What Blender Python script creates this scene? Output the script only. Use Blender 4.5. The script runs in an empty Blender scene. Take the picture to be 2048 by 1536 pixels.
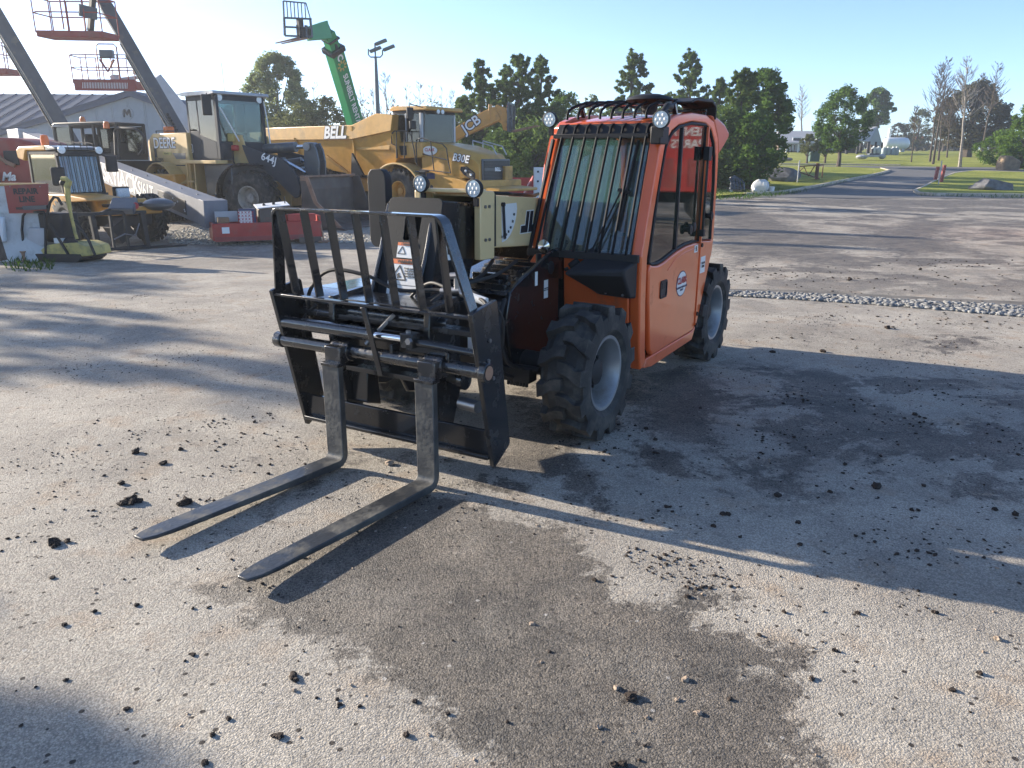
import bpy, bmesh, math, random
import numpy as np
from mathutils import Vector, Matrix, Euler
random.seed(7); rng = np.random.default_rng(7)
R = math.radians
S = bpy.context.scene
# ---------------------------------------------------------------- camera
FPX, PW, PH = 1540.0, 2048.0, 1536.0
PITCH, ROLL, HCAM = 0.28414, 0.00402, 1.6648
cp, sp, cr, sr = math.cos(PITCH), math.sin(PITCH), math.cos(ROLL), math.sin(ROLL)
FW = Vector((0, cp, -sp)); UP0 = Vector((0, sp, cp)); RT0 = Vector((1, 0, 0))
RT = cr * RT0 + sr * UP0; UP = -sr * RT0 + cr * UP0
CAM = Vector((0, 0, HCAM))
cam = bpy.data.cameras.new('camera'); co = bpy.data.objects.new('camera', cam)
S.collection.objects.link(co); S.camera = co
cam.sensor_width = 36; cam.lens = 36 * FPX / PW; cam.clip_start = .05; cam.clip_end = 6000
m = Matrix((RT, UP, -FW)).transposed().to_4x4(); m.translation = CAM; co.matrix_world = m
# ---------------------------------------------------------------- light
SUN_EL, SUN_AZ = R(17.5), R(180 - 26)          # azimuth of the direction TO the sun, from +x counter-clockwise
W = bpy.data.worlds.new('World'); S.world = W; W.use_nodes = True
nt = W.node_tree; nt.nodes.clear()
sky = nt.nodes.new('ShaderNodeTexSky'); sky.sky_type = 'NISHITA'; sky.sun_disc = False
sky.sun_elevation = SUN_EL; sky.sun_rotation = math.pi / 2 - SUN_AZ
sky.air_density = .55; sky.dust_density = .45; sky.ozone_density = 2.1; sky.altitude = 100
bg = nt.nodes.new('ShaderNodeBackground'); bg.inputs[1].default_value = .135
wo = nt.nodes.new('ShaderNodeOutputWorld')
nt.links.new(sky.outputs[0], bg.inputs[0]); nt.links.new(bg.outputs[0], wo.inputs[0])
sl = bpy.data.lights.new('sun', 'SUN'); sl.energy = 5.0; sl.angle = R(.6); sl.color = (1, .89, .74)
so = bpy.data.objects.new('sun', sl); S.collection.objects.link(so)
tosun = Vector((math.cos(SUN_EL) * math.cos(SUN_AZ), math.cos(SUN_EL) * math.sin(SUN_AZ), math.sin(SUN_EL)))
so.rotation_euler = tosun.to_track_quat('Z', 'Y').to_euler(); so.location = (-20, 20, 30)
S.view_settings.view_transform = 'Standard'; S.view_settings.look = 'None'; S.view_settings.gamma = 1
S.view_settings.use_curve_mapping = False; S.view_settings.exposure = 1.3
# ---------------------------------------------------------------- terrain height and pixel rays
def ss(a, b, x):
    t = min(1, max(0, (x - a) / (b - a))); return t * t * (3 - 2 * t)
def gh(x, y):
    lf = 1 - ss(-1, 7, x)
    z = -.28 * ss(7, 20, y) * lf
    d = max(0, y - 40)
    z += (.04 * d * min(1, d / 12 + .2) if d < 70 else 2.8 + (min(d, 330) - 70) * .016) * ss(-12, 8, x)
    return z
def ray(u, v):
    return FW + RT * ((u - PW / 2) / FPX) - UP * ((v - PH / 2) / FPX)
def G(u, v, dz=0):
    d = ray(u, v); t, st = 1.0, 0
    while t < 900:
        p = CAM + d * t
        if p.z <= gh(p.x, p.y) + dz: break
        t *= 1.01
    lo, hi = t / 1.01, t
    for _ in range(25):
        mid = (lo + hi) / 2; p = CAM + d * mid
        if p.z <= gh(p.x, p.y) + dz: hi = mid
        else: lo = mid
    return CAM + d * hi
def D(u, v, dist):                     # point on the pixel ray at ground distance y = dist
    d = ray(u, v); return CAM + d * (dist / d.y)
# ---------------------------------------------------------------- materials
def mat(name, col=(.5, .5, .5), rough=.5, metal=0, var=.12, scale=4, bump=0, bscale=40, coat=0, dirt=0, dcol=(.22, .19, .15), dscale=2.5, spec=.5, detail=6):
    m = bpy.data.materials.new(name); m.use_nodes = True; n = m.node_tree.nodes; l = m.node_tree.links
    b = n['Principled BSDF']; b.inputs['Roughness'].default_value = rough; b.inputs['Metallic'].default_value = metal
    b.inputs['Coat Weight'].default_value = coat; b.inputs['Coat Roughness'].default_value = .08
    b.inputs['Specular IOR Level'].default_value = spec
    tc = n.new('ShaderNodeTexCoord')
    nz = n.new('ShaderNodeTexNoise'); nz.inputs['Scale'].default_value = scale; nz.inputs['Detail'].default_value = detail
    l.new(tc.outputs['Object'], nz.inputs['Vector'])
    mr = n.new('ShaderNodeMapRange'); mr.inputs[1].default_value = .3; mr.inputs[2].default_value = .7
    mr.inputs[3].default_value = 1 - var; mr.inputs[4].default_value = 1 + var
    l.new(nz.outputs[0], mr.inputs[0])
    mx = n.new('ShaderNodeMix'); mx.data_type = 'RGBA'; mx.blend_type = 'MULTIPLY'; mx.inputs[0].default_value = 1
    mx.inputs[6].default_value = (*col, 1); l.new(mr.outputs[0], mx.inputs[7])
    out = mx.outputs[2]
    if dirt:
        n2 = n.new('ShaderNodeTexNoise'); n2.inputs['Scale'].default_value = dscale; n2.inputs['Detail'].default_value = 9; n2.inputs['Roughness'].default_value = .65
        l.new(tc.outputs['Object'], n2.inputs['Vector'])
        r2 = n.new('ShaderNodeMapRange'); r2.inputs[1].default_value = .62 - dirt * .35; r2.inputs[2].default_value = .78 - dirt * .2
        l.new(n2.outputs[0], r2.inputs[0])
        m2 = n.new('ShaderNodeMix'); m2.data_type = 'RGBA'; l.new(r2.outputs[0], m2.inputs[0]); l.new(out, m2.inputs[6]); m2.inputs[7].default_value = (*dcol, 1)
        out = m2.outputs[2]
        rr = n.new('ShaderNodeMapRange'); rr.inputs[3].default_value = rough; rr.inputs[4].default_value = .9
        l.new(r2.outputs[0], rr.inputs[0]); l.new(rr.outputs[0], b.inputs['Roughness'])
    l.new(out, b.inputs['Base Color'])
    if bump:
        n3 = n.new('ShaderNodeTexNoise'); n3.inputs['Scale'].default_value = bscale; n3.inputs['Detail'].default_value = 4
        l.new(tc.outputs['Object'], n3.inputs['Vector'])
        bp = n.new('ShaderNodeBump'); bp.inputs['Strength'].default_value = bump; bp.inputs['Distance'].default_value = .01
        l.new(n3.outputs[0], bp.inputs['Height']); l.new(bp.outputs[0], b.inputs['Normal'])
    m.diffuse_color = (*col, 1)
    return m
def glassmat(name, tint=(.75, .85, .82), refl=1.0, haze=.04):
    m = bpy.data.materials.new(name); m.use_nodes = True; n = m.node_tree.nodes; l = m.node_tree.links
    n.remove(n['Principled BSDF']); o = n['Material Output']
    tr = n.new('ShaderNodeBsdfTransparent'); tr.inputs[0].default_value = (*tint, 1)
    gl = n.new('ShaderNodeBsdfGlossy'); gl.inputs['Roughness'].default_value = .03; gl.inputs[0].default_value = (.95, .97, 1, 1)
    df = n.new('ShaderNodeBsdfDiffuse'); df.inputs[0].default_value = (.5, .5, .46, 1)
    fr = n.new('ShaderNodeFresnel'); fr.inputs[0].default_value = 1.5 + .25 * refl
    a = n.new('ShaderNodeMixShader'); l.new(fr.outputs[0], a.inputs[0]); l.new(tr.outputs[0], a.inputs[1]); l.new(gl.outputs[0], a.inputs[2])
    c = n.new('ShaderNodeMixShader'); c.inputs[0].default_value = haze; l.new(a.outputs[0], c.inputs[1]); l.new(df.outputs[0], c.inputs[2])
    l.new(c.outputs[0], o.inputs[0]); return m
M = {}
M['orange'] = mat('orange_paint', (.78, .135, .032), .28, coat=.6, var=.06, dirt=.12, dcol=(.35, .12, .05), dscale=3)
M['orange2'] = mat('orange_plastic', (.60, .12, .05), .4, coat=.3, var=.08)
M['cream'] = mat('cream_paint', (.76, .57, .29), .35, coat=.4, var=.05, dirt=.15, dcol=(.4, .33, .2))
M['black'] = mat('black_paint', (.012, .013, .015), .22, coat=.5, var=.2, dirt=.10, dcol=(.05, .045, .04), dscale=9)
M['blackwet'] = mat('wet_black_steel', (.013, .014, .016), .15, coat=1, var=.2, dirt=.28, dcol=(.06, .052, .045), dscale=14, bump=.25, bscale=60)
M['blackmat'] = mat('matt_black', (.016, .016, .017), .65, var=.2)
M['plastic'] = mat('black_plastic', (.020, .020, .022), .55, var=.2, bump=.1, bscale=200, spec=.3)
M['bar'] = mat('guard_bar_black', (.010, .010, .011), .6, var=.1, spec=.12)
M['darkplate'] = mat('dark_slate_paint', (.012, .015, .019), .6, spec=.2, var=.15, bump=.1, bscale=80)
M['rubber'] = mat('tyre_rubber', (.030, .029, .028), .75, var=.3, dirt=.42, dcol=(.105, .096, .082), dscale=8, bump=.3, bscale=60)
M['rubberdusty'] = mat('dusty_rubber', (.03, .03, .03), .8, var=.25, dirt=.5, dcol=(.13, .12, .10), dscale=3)
M['rim'] = mat('silver_rim', (.34, .35, .36), .4, metal=.6, var=.15, dirt=.15, dcol=(.25, .22, .18))
M['chrome'] = mat('chrome', (.8, .8, .8), .12, metal=1, var=.05)
M['steel'] = mat('grey_steel', (.25, .25, .26), .35, metal=.8, var=.2)
M['grey'] = mat('dark_grey_paint', (.075, .082, .09), .35, coat=.3, var=.1, dirt=.12)
M['midgrey'] = mat('mid_grey_paint', (.20, .21, .235), .55, spec=.25, var=.08, dirt=.25, dcol=(.3, .29, .28), dscale=1.2)
M['tanrim'] = mat('pale_tan_rim', (.45, .40, .33), .6, var=.15, dirt=.4, dcol=(.15, .13, .11), dscale=5)
M['greyarm'] = mat('arm_grey_paint', (.045, .052, .062), .6, spec=.12, var=.1)
M['grey2'] = mat('boom_grey_paint', (.095, .105, .12), .55, spec=.25, var=.1, dirt=.15)
M['lightgrey'] = mat('light_grey_paint', (.42, .43, .45), .4, coat=.2, var=.08, dirt=.25, dcol=(.2, .19, .18), dscale=1.2)
M['white'] = mat('white_paint', (.75, .75, .73), .45, var=.05, dirt=.1)
M['decal'] = mat('white_decal', (.78, .78, .76), .4, var=.03)
M['ink'] = mat('black_print', (.015, .015, .02), .5, var=.1)
M['orangeprint'] = mat('orange_print', (.75, .16, .03), .5, var=.05)
M['redprint'] = mat('red_print', (.45, .02, .025), .5, var=.05)
M['navy'] = mat('navy_print', (.02, .03, .10), .5, var=.05)
M['yellow'] = mat('yellow_paint', (.56, .30, .055), .42, coat=.2, var=.1, dirt=.22, dcol=(.30, .19, .08), dscale=.9)
M['jcb'] = mat('machine_yellow', (.58, .28, .045), .42, coat=.2, var=.1, dirt=.25, dcol=(.3, .18, .08), dscale=1.5)
M['tan'] = mat('tan_yellow_paint', (.54, .36, .13), .42, coat=.2, var=.08, dirt=.25, dcol=(.3, .24, .15), dscale=1)
M['palegrn'] = mat('faded_yellow_paint', (.52, .41, .12), .5, var=.12, dirt=.35, dcol=(.2, .17, .1), dscale=5)
M['red'] = mat('red_paint', (.42, .035, .025), .45, coat=.2, var=.1, dirt=.25, dcol=(.25, .12, .09), dscale=1.5)
M['redbr'] = mat('faded_red_paint', (.30, .05, .04), .5, var=.1, dirt=.3, dcol=(.2, .12, .1), dscale=2)
M['green'] = mat('green_paint', (.02, .25, .09), .4, coat=.2, var=.08, dirt=.12, dcol=(.1, .2, .12))
M['steelworn'] = mat('worn_bucket_steel', (.105, .085, .075), .5, metal=.3, var=.35, scale=2, dirt=.4, dcol=(.17, .12, .09), dscale=1.5)
M['rusty'] = mat('rusty_edge', (.28, .16, .10), .7, var=.3, dirt=.3)
M['amber'] = mat('amber_beacon', (.75, .17, .02), .25, var=.05)
M['lens'] = mat('lamp_lens', (.72, .76, .76), .15, var=.25, scale=60, coat=.6)
M['siding'] = mat('metal_siding', (.30, .34, .37), .7, var=.05, spec=.2)
M['roofblue'] = mat('blue_roof', (.065, .09, .14), .7, var=.06, spec=.12)
M['roofgrey'] = mat('grey_shingle', (.42, .42, .42), .8, var=.12, scale=8)
M['wood'] = mat('brown_boards', (.14, .10, .075), .8, var=.25, scale=6)
M['bark'] = mat('bark', (.085, .065, .05), .9, var=.35, scale=12, bump=.6, bscale=30)
M['barkpale'] = mat('pale_bark', (.26, .23, .20), .9, var=.35, scale=9)
M['rock'] = mat('boulder_rock', (.13, .13, .135), .85, var=.45, scale=3, bump=.8, bscale=12)
M['sandstone'] = mat('sandstone', (.22, .16, .10), .9, var=.35, scale=3, bump=.6, bscale=14)
M['tank'] = mat('tank_white', (.68, .72, .75), .35, var=.04, coat=.3)
M['cyl'] = mat('cylinder_grey', (.30, .36, .38), .4, var=.1)
M['clod'] = mat('dirt_clod', (.035, .024, .018), .95, var=.4, scale=30, bump=.8, bscale=90)
M['stone'] = mat('tan_pebble', (.30, .23, .17), .8, var=.3, scale=30)
M['plasticwhite'] = mat('milky_plastic', (.55, .56, .55), .4, var=.12, scale=3, dirt=.25, dcol=(.3, .29, .26), dscale=3)
M['kerb'] = mat('kerb_concrete', (.50, .43, .33), .9, var=.2, scale=5, dirt=.2)
M['glass'] = glassmat('cab_glass', (.62, .76, .74), 1.0, .10)
M['glassside'] = glassmat('side_glass', (.38, .42, .41), 1.7, .015)
M['glassfar'] = glassmat('machine_glass', (.42, .52, .53), .2, .01)
# ---------------------------------------------------------------- geometry builder
class B:
    def __init__(s): s.v = []; s.f = []
    def add(s, v, f):
        o = len(s.v); s.v += [tuple(p) for p in v]; s.f += [tuple(i + o for i in q) for q in f]; return s
    def bx(s, x0, x1, y0, y1, z0, z1):
        v = [(x, y, z) for x in (x0, x1) for y in (y0, y1) for z in (z0, z1)]
        return s.add(v, [(0, 1, 3, 2), (4, 6, 7, 5), (0, 4, 5, 1), (2, 3, 7, 6), (0, 2, 6, 4), (1, 5, 7, 3)])
    def prism(s, pts, ax, a, b, a2=None):
        n = len(pts); area = sum(pts[i][0] * pts[(i + 1) % n][1] - pts[(i + 1) % n][0] * pts[i][1] for i in range(n))
        if (area < 0) != (ax == 'Y'): pts = pts[::-1]
        if a > b: a, b = b, a
        def P(p, t): return (t, p[0], p[1]) if ax == 'X' else ((p[0], t, p[1]) if ax == 'Y' else (p[0], p[1], t))
        v = [P(p, a) for p in pts] + [P(p, b) for p in pts]
        return s.add(v, [tuple(range(n))[::-1], tuple(range(n, 2 * n))] + [(i, (i + 1) % n, n + (i + 1) % n, n + i) for i in range(n)])
    def bar(s, p0, p1, w, h, up=(0, 0, 1)):
        p0, p1 = Vector(p0), Vector(p1); d = (p1 - p0).normalized(); up = Vector(up)
        if abs(d.dot(up)) > .98: up = Vector((1, 0, 0))
        a = d.cross(up).normalized(); b = a.cross(d).normalized()
        w2, h2 = (w, w) if not isinstance(w, tuple) else w, (h, h) if not isinstance(h, tuple) else h
        v = []
        for p, ww, hh in ((p0, w2[0], h2[0]), (p1, w2[1], h2[1])):
            v += [p + a * (i * ww / 2) + b * (j * hh / 2) for i, j in ((-1, -1), (1, -1), (1, 1), (-1, 1))]
        return s.add(v, [(0, 3, 2, 1), (4, 5, 6, 7), (0, 1, 5, 4), (1, 2, 6, 5), (2, 3, 7, 6), (3, 0, 4, 7)])
    def tube(s, pts, r, n=8, closed=False, caps=True):
        P = [Vector(p) for p in pts]; k = len(P); rs = r if isinstance(r, (list, tuple)) else [r] * k
        v = []; a = None
        for i in range(k):
            if closed: d = P[(i + 1) % k] - P[i - 1]
            else: d = P[min(i + 1, k - 1)] - P[max(i - 1, 0)]
            d.normalize()
            if a is None:
                a = d.cross(Vector((0, 0, 1)) if abs(d.z) < .9 else Vector((1, 0, 0))).normalized()
            else: a = (a - d * a.dot(d)).normalized()
            b = d.cross(a)
            for j in range(n):
                t = 2 * math.pi * j / n; v.append(P[i] + (a * math.cos(t) + b * math.sin(t)) * rs[i])
        f = []
        for i in range(k if closed else k - 1):
            for j in range(n):
                i2 = (i + 1) % k; f.append((i * n + j, i * n + (j + 1) % n, i2 * n + (j + 1) % n, i2 * n + j))
        if caps and not closed: f += [tuple(range(n))[::-1], tuple(range((k - 1) * n, k * n))]
        return s.add(v, f)
    def cyl(s, p0, p1, r, r1=None, n=16): return s.tube([p0, p1], [r, r if r1 is None else r1], n)
    def lathe(s, prof, c=(0, 0, 0), ax='Z', n=24, caps=False):
        v = []; k = len(prof); c = Vector(c)
        for r, h in prof:
            for j in range(n):
                t = 2 * math.pi * j / n; a, b = r * math.cos(t), r * math.sin(t)
                v.append(c + Vector((a, b, h) if ax == 'Z' else ((a, h, b) if ax == 'Y' else (h, a, b))))
        f = []
        for i in range(k - 1):
            for j in range(n):
                q = (i * n + j, i * n + (j + 1) % n, (i + 1) * n + (j + 1) % n, (i + 1) * n + j)
                f.append(q if ax != 'Y' else q[::-1])
        if caps: f += [tuple(range(n)), tuple(range((k - 1) * n, k * n))]
        return s.add(v, f)
    def ring(s, O, I, ax, a, b):          # band between two loops with equal counts
        n = len(O)
        def P(p, t): return (t, p[0], p[1]) if ax == 'X' else ((p[0], t, p[1]) if ax == 'Y' else (p[0], p[1], t))
        v = [P(p, a) for p in O] + [P(p, a) for p in I] + [P(p, b) for p in O] + [P(p, b) for p in I]
        f = []
        for i in range(n):
            j = (i + 1) % n
            f += [(i, j, n + j, n + i), (2 * n + i, 3 * n + i, 3 * n + j, 2 * n + j), (i, 2 * n + i, 2 * n + j, j), (n + i, n + j, 3 * n + j, 3 * n + i)]
        return s.add(v, f)
    def strip(s, O, I, ax, a, b):         # open band
        for i in range(len(O) - 1): s.prism([O[i], O[i + 1], I[i + 1], I[i]], ax, a, b)
        return s
    def sph(s, c, r, n=12, sc=(1, 1, 1)):
        prof = [(math.sin(math.pi * i / (n // 2)) * r, -math.cos(math.pi * i / (n // 2)) * r) for i in range(n // 2 + 1)]
        o = len(s.v); s.lathe(prof, (0, 0, 0), 'Z', n)
        for i in range(o, len(s.v)): p = s.v[i]; s.v[i] = (c[0] + p[0] * sc[0], c[1] + p[1] * sc[1], c[2] + p[2] * sc[2])
        return s
    def mk(s, name, mt, parent=None, bevel=0, label=None, smooth=True, fix=True, seg=2):
        me = bpy.data.meshes.new(name); me.from_pydata([tuple(p) for p in s.v], [], s.f); me.update()
        if fix:
            bm = bmesh.new(); bm.from_mesh(me); bmesh.ops.remove_doubles(bm, verts=bm.verts, dist=1e-5)
            bmesh.ops.recalc_face_normals(bm, faces=bm.faces); bm.to_mesh(me); bm.free()
        me.materials.append(M[mt] if isinstance(mt, str) else mt)
        if smooth:
            me.polygons.foreach_set('use_smooth', [True] * len(me.polygons)); me.set_sharp_from_angle(angle=R(38))
        o = bpy.data.objects.new(name, me); S.collection.objects.link(o)
        if parent: o.parent = parent
        if bevel:
            bv = o.modifiers.new('edge', 'BEVEL'); bv.width = bevel; bv.segments = seg; bv.limit_method = 'ANGLE'; bv.angle_limit = R(40); bv.harden_normals = False
        if label: o['label'] = label
        return o
def tag(o, label=None, cat=None, group=None, kind=None):
    if label: o['label'] = label
    if cat: o['category'] = cat
    if group: o['group'] = group
    if kind: o['kind'] = kind
    return o
def empty(name, loc=(0, 0, 0), rz=0, parent=None, rot=None):
    o = bpy.data.objects.new(name, None); S.collection.objects.link(o); o.location = loc
    o.rotation_euler = rot if rot else (0, 0, rz); o.empty_display_size = .2
    if parent: o.parent = parent
    return o
KID = {}; TXM = {}
def kids(o): return [c for c in bpy.data.objects if c.parent == o]
def dup(root, loc, rz=None, label=None, parent=None, ks=None):
    def cp_(o, par):
        c = o.copy(); S.collection.objects.link(c); c.parent = par
        for ch in (KID[o] if o in KID else KID.setdefault(o, kids(o))): cp_(ch, c)
        return c
    c = cp_(root, parent); c.location = loc
    if rz is not None: c.rotation_euler[2] = rz
    if label: c['label'] = label
    return c
def text(s, size, mt, parent, org, xd, yd, bold=0, shear=0, align='CENTER', ext=.0006, name='lettering', sp=1.0, lsp=1.0, sx=1.0):
    cu = bpy.data.curves.new(name, 'FONT'); cu.body = s; cu.size = size; cu.align_x = align; cu.align_y = 'CENTER'
    cu.offset = bold; cu.shear = shear; cu.extrude = ext; cu.space_character = sp; cu.space_line = lsp; cu.resolution_u = 3
    cu.materials.append(M[mt] if isinstance(mt, str) else mt)
    oc = bpy.data.objects.new(name, cu); me = bpy.data.meshes.new_from_object(oc); bpy.data.objects.remove(oc)
    o = bpy.data.objects.new(name, me); S.collection.objects.link(o)
    x = Vector(xd).normalized(); y = Vector(yd); y = (y - x * y.dot(x)).normalized(); z = x.cross(y)
    mm = Matrix((x * sx, y, z)).transposed().to_4x4(); mm.translation = Vector(org) + z * .003
    if parent: o.parent = parent
    o.matrix_local = mm; TXM[o.name] = mm
    return o
class Fr:                                # a thing's own frame: X forward, Y left, Z up
    def __init__(s, x, y, z, yaw): s.o = Vector((x, y, z)); s.yaw = yaw; s.R = Matrix.Rotation(yaw, 3, 'Z'); s.Ri = s.R.transposed()
    def pl(s, ax, val, u, v):
        d = s.Ri @ ray(u, v); c = s.Ri @ (CAM - s.o); t = (val - c[ax]) / d[ax]; return c + d * t
    def Y(s, val, pts): return [(p.x, p.z) for p in (s.pl(1, val, *q) for q in pts)]
    def X(s, val, pts): return [(p.y, p.z) for p in (s.pl(0, val, *q) for q in pts)]
    def Z(s, val, pts): return [(p.x, p.y) for p in (s.pl(2, val, *q) for q in pts)]
def circ(cx, cy, rx, ry, n, t0=0): return [(cx + rx * math.cos(t0 + 2 * math.pi * i / n), cy + ry * math.sin(t0 + 2 * math.pi * i / n)) for i in range(n)]
def rrect(x0, x1, y0, y1, r, k=4):
    pts = []
    for cx, cy, a in ((x1 - r, y1 - r, 0), (x0 + r, y1 - r, 90), (x0 + r, y0 + r, 180), (x1 - r, y0 + r, 270)):
        for i in range(k + 1): t = R(a + 90 * i / k); pts.append((cx + r * math.cos(t), cy + r * math.sin(t)))
    return pts
# ---------------------------------------------------------------- wheels
def lugs(b, Rr, Wd, n, h, t=.05, bend=.6, half=True, segs=None):
    """two rows of angled tread lugs; ribs run from shoulder to centre"""
    for sd in (-1, 1):
        for i in range(n):
            a0 = 2 * math.pi * (i + (.5 if sd > 0 else 0)) / n
            a0 += random.uniform(-.01, .01)
            st = segs or [(.50, 0, -.55), (.47, .05, 0), (.30, .35, 0), (.16, .85, 0), (.02, 1.0, 0)]
            ring = []
            for y, k, dr in st:
                a = a0 + k * bend * 2 * math.pi / n; w = t / Rr * (1.15 if y > .4 else .85)
                top = Rr - (h * -dr * 1.2 if dr else 0); bot = Rr - h * 1.5 - (h * 1.0 if dr else 0)
                for aa, rr in ((a - w / 2 * 1.15, bot), (a + w / 2 * 1.15, bot), (a + w / 2 * .85, top), (a - w / 2 * .85, top)):
                    ring.append((rr * math.cos(aa), y * Wd * sd, rr * math.sin(aa)))
            k = len(st); f = [(0, 1, 2, 3), tuple(4 * (k - 1) + q for q in (3, 2, 1, 0))]
            for q in range(k - 1):
                for e in range(4): f.append((4 * q + e, 4 * q + (e + 1) % 4, 4 * q + 4 + (e + 1) % 4, 4 * q + 4 + e))
            b.add(ring, f)
def wheel(parent, c, Rr, Wd, rimR, nl=16, lugh=.03, t=.05, tyremat='rubber', rimmat='rim', side=1, steer=0, hub='black', det=1, bend=.6, segs=None, deep=False):
    w = empty('wheel', c, steer, parent)
    b = B(); r0 = Rr - lugh; n = 48 if det else 28
    prof = [(rimR * .98, -.36 * Wd), (rimR + .3 * (r0 - rimR), -.50 * Wd), (rimR + .62 * (r0 - rimR), -.515 * Wd), (r0 - .12 * (r0 - rimR), -.475 * Wd), (r0 - .02, -.42 * Wd), (r0, -.3 * Wd)]
    prof = prof + [(r, -h) for r, h in prof[::-1]]
    b.lathe(prof, (0, 0, 0), 'Y', n)
    lugs(b, Rr, Wd, nl, lugh, t, bend, segs=segs)
    to = b.mk('tyre', tyremat, w, fix=True); to.data.set_sharp_from_angle(angle=R(24))
    s = side; b = B()
    rp = [(rimR * 1.0, -.40 * Wd), (rimR * .93, -.38 * Wd), (rimR * .93, .25 * Wd), (rimR * 1.0, .36 * Wd), (rimR * 1.06, .40 * Wd), (rimR * 1.05, .425 * Wd), (rimR * .97, .42 * Wd), (rimR * .90, .33 * Wd), (rimR * .86, .1 * Wd), (rimR * .84, .02 * Wd)] + ([(rimR * .83, -.12 * Wd)] if deep else [(rimR * .6, -.02 * Wd), (rimR * .5, .02 * Wd)])
    b.lathe([(r, h * s) for r, h in rp], (0, 0, 0), 'Y', n); b.mk('rim', rimmat, w)
    b = B()
    if deep: b.lathe([(rimR * .83, -.12 * Wd * s), (rimR * .6, -.10 * Wd * s), (rimR * .5, .0)], (0, 0, 0), 'Y', 32)
    b.lathe([(rimR * .52, .0), (rimR * .52, .06 * Wd * s), (rimR * .38, .1 * Wd * s), (rimR * .36, .22 * Wd * s), (rimR * .2, .27 * Wd * s), (.001, .27 * Wd * s)], (0, 0, 0), 'Y', 20)
    for i in range(8):
        a = i * math.pi / 4; x, z = rimR * .45 * math.cos(a), rimR * .45 * math.sin(a); b.cyl((x, 0, z), (x, .13 * Wd * s, z), rimR * .045, n=6)
    b.mk('hub', hub, w)
    return w
# ================================================================ SETTING: ground, lot, road, lawns
ghv = np.vectorize(gh)
def field_material():
    m = bpy.data.materials.new('meadow_grass'); m.use_nodes = True; n = m.node_tree.nodes; l = m.node_tree.links
    b = n['Principled BSDF']; b.inputs['Roughness'].default_value = .9; b.inputs['Specular IOR Level'].default_value = .15
    g = n.new('ShaderNodeNewGeometry')
    def noise(sc, det=6, ro=.6):
        t = n.new('ShaderNodeTexNoise'); t.inputs['Scale'].default_value = sc; t.inputs['Detail'].default_value = det; t.inputs['Roughness'].default_value = ro
        l.new(g.outputs['Position'], t.inputs['Vector']); return t.outputs[0]
    cr_ = n.new('ShaderNodeValToRGB'); e = cr_.color_ramp.elements
    e[0].position = .3; e[0].color = (.20, .235, .045, 1); e[1].position = .72; e[1].color = (.42, .42, .11, 1)
    l.new(noise(.35), cr_.inputs[0])
    c2 = n.new('ShaderNodeValToRGB'); e = c2.color_ramp.elements; e[0].position = .35; e[0].color = (.55, .55, .5, 1); e[1].position = .7; e[1].color = (1.25, 1.25, 1.1, 1)
    l.new(noise(9, 8, .7), c2.inputs[0])
    mx = n.new('ShaderNodeMix'); mx.data_type = 'RGBA'; mx.blend_type = 'MULTIPLY'; mx.inputs[0].default_value = 1
    l.new(cr_.outputs[0], mx.inputs[6]); l.new(c2.outputs[0], mx.inputs[7]); l.new(mx.outputs[2], b.inputs['Base Color'])
    bp = n.new('ShaderNodeBump'); bp.inputs['Strength'].default_value = .6; bp.inputs['Distance'].default_value = .06
    l.new(noise(14, 6), bp.inputs['Height']); l.new(bp.outputs[0], b.inputs['Normal'])
    return m
M['grass'] = field_material()
def gridmesh(name, xs, ys, zf, mt, kind='structure'):
    X, Y = np.meshgrid(xs, ys); Z = zf(X, Y); nx, ny = len(xs), len(ys)
    v = np.stack([X.ravel(), Y.ravel(), Z.ravel()], 1)
    i = np.arange(ny - 1)[:, None] * nx + np.arange(nx - 1)[None, :]
    f = np.stack([i, i + 1, i + nx + 1, i + nx], -1).reshape(-1, 4)
    me = bpy.data.meshes.new(name); me.vertices.add(len(v)); me.vertices.foreach_set('co', v.ravel())
    me.loops.add(f.size); me.loops.foreach_set('vertex_index', f.ravel()); me.polygons.add(len(f))
    me.polygons.foreach_set('loop_start', np.arange(0, f.size, 4)); me.polygons.foreach_set('loop_total', np.full(len(f), 4))
    me.polygons.foreach_set('use_smooth', [True] * len(f)); me.update(calc_edges=True); me.materials.append(mt)
    o = bpy.data.objects.new(name, me); S.collection.objects.link(o); o['kind'] = kind
    return o, v
def geo(a, b, n, p=2.0): t = np.linspace(0, 1, n); return a + (b - a) * t ** p
xs = np.concatenate([-geo(60, 3000, 24)[::-1], np.arange(-59, 60, 1.5), geo(60, 3000, 24)])
ys = np.concatenate([-geo(12, 500, 8)[::-1], np.arange(-10.5, 130, 1.5), geo(130, 4000, 26)])
gridmesh('ground', xs, ys, lambda X, Y: ghv(X, Y) - .06, M['grass'])
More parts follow.
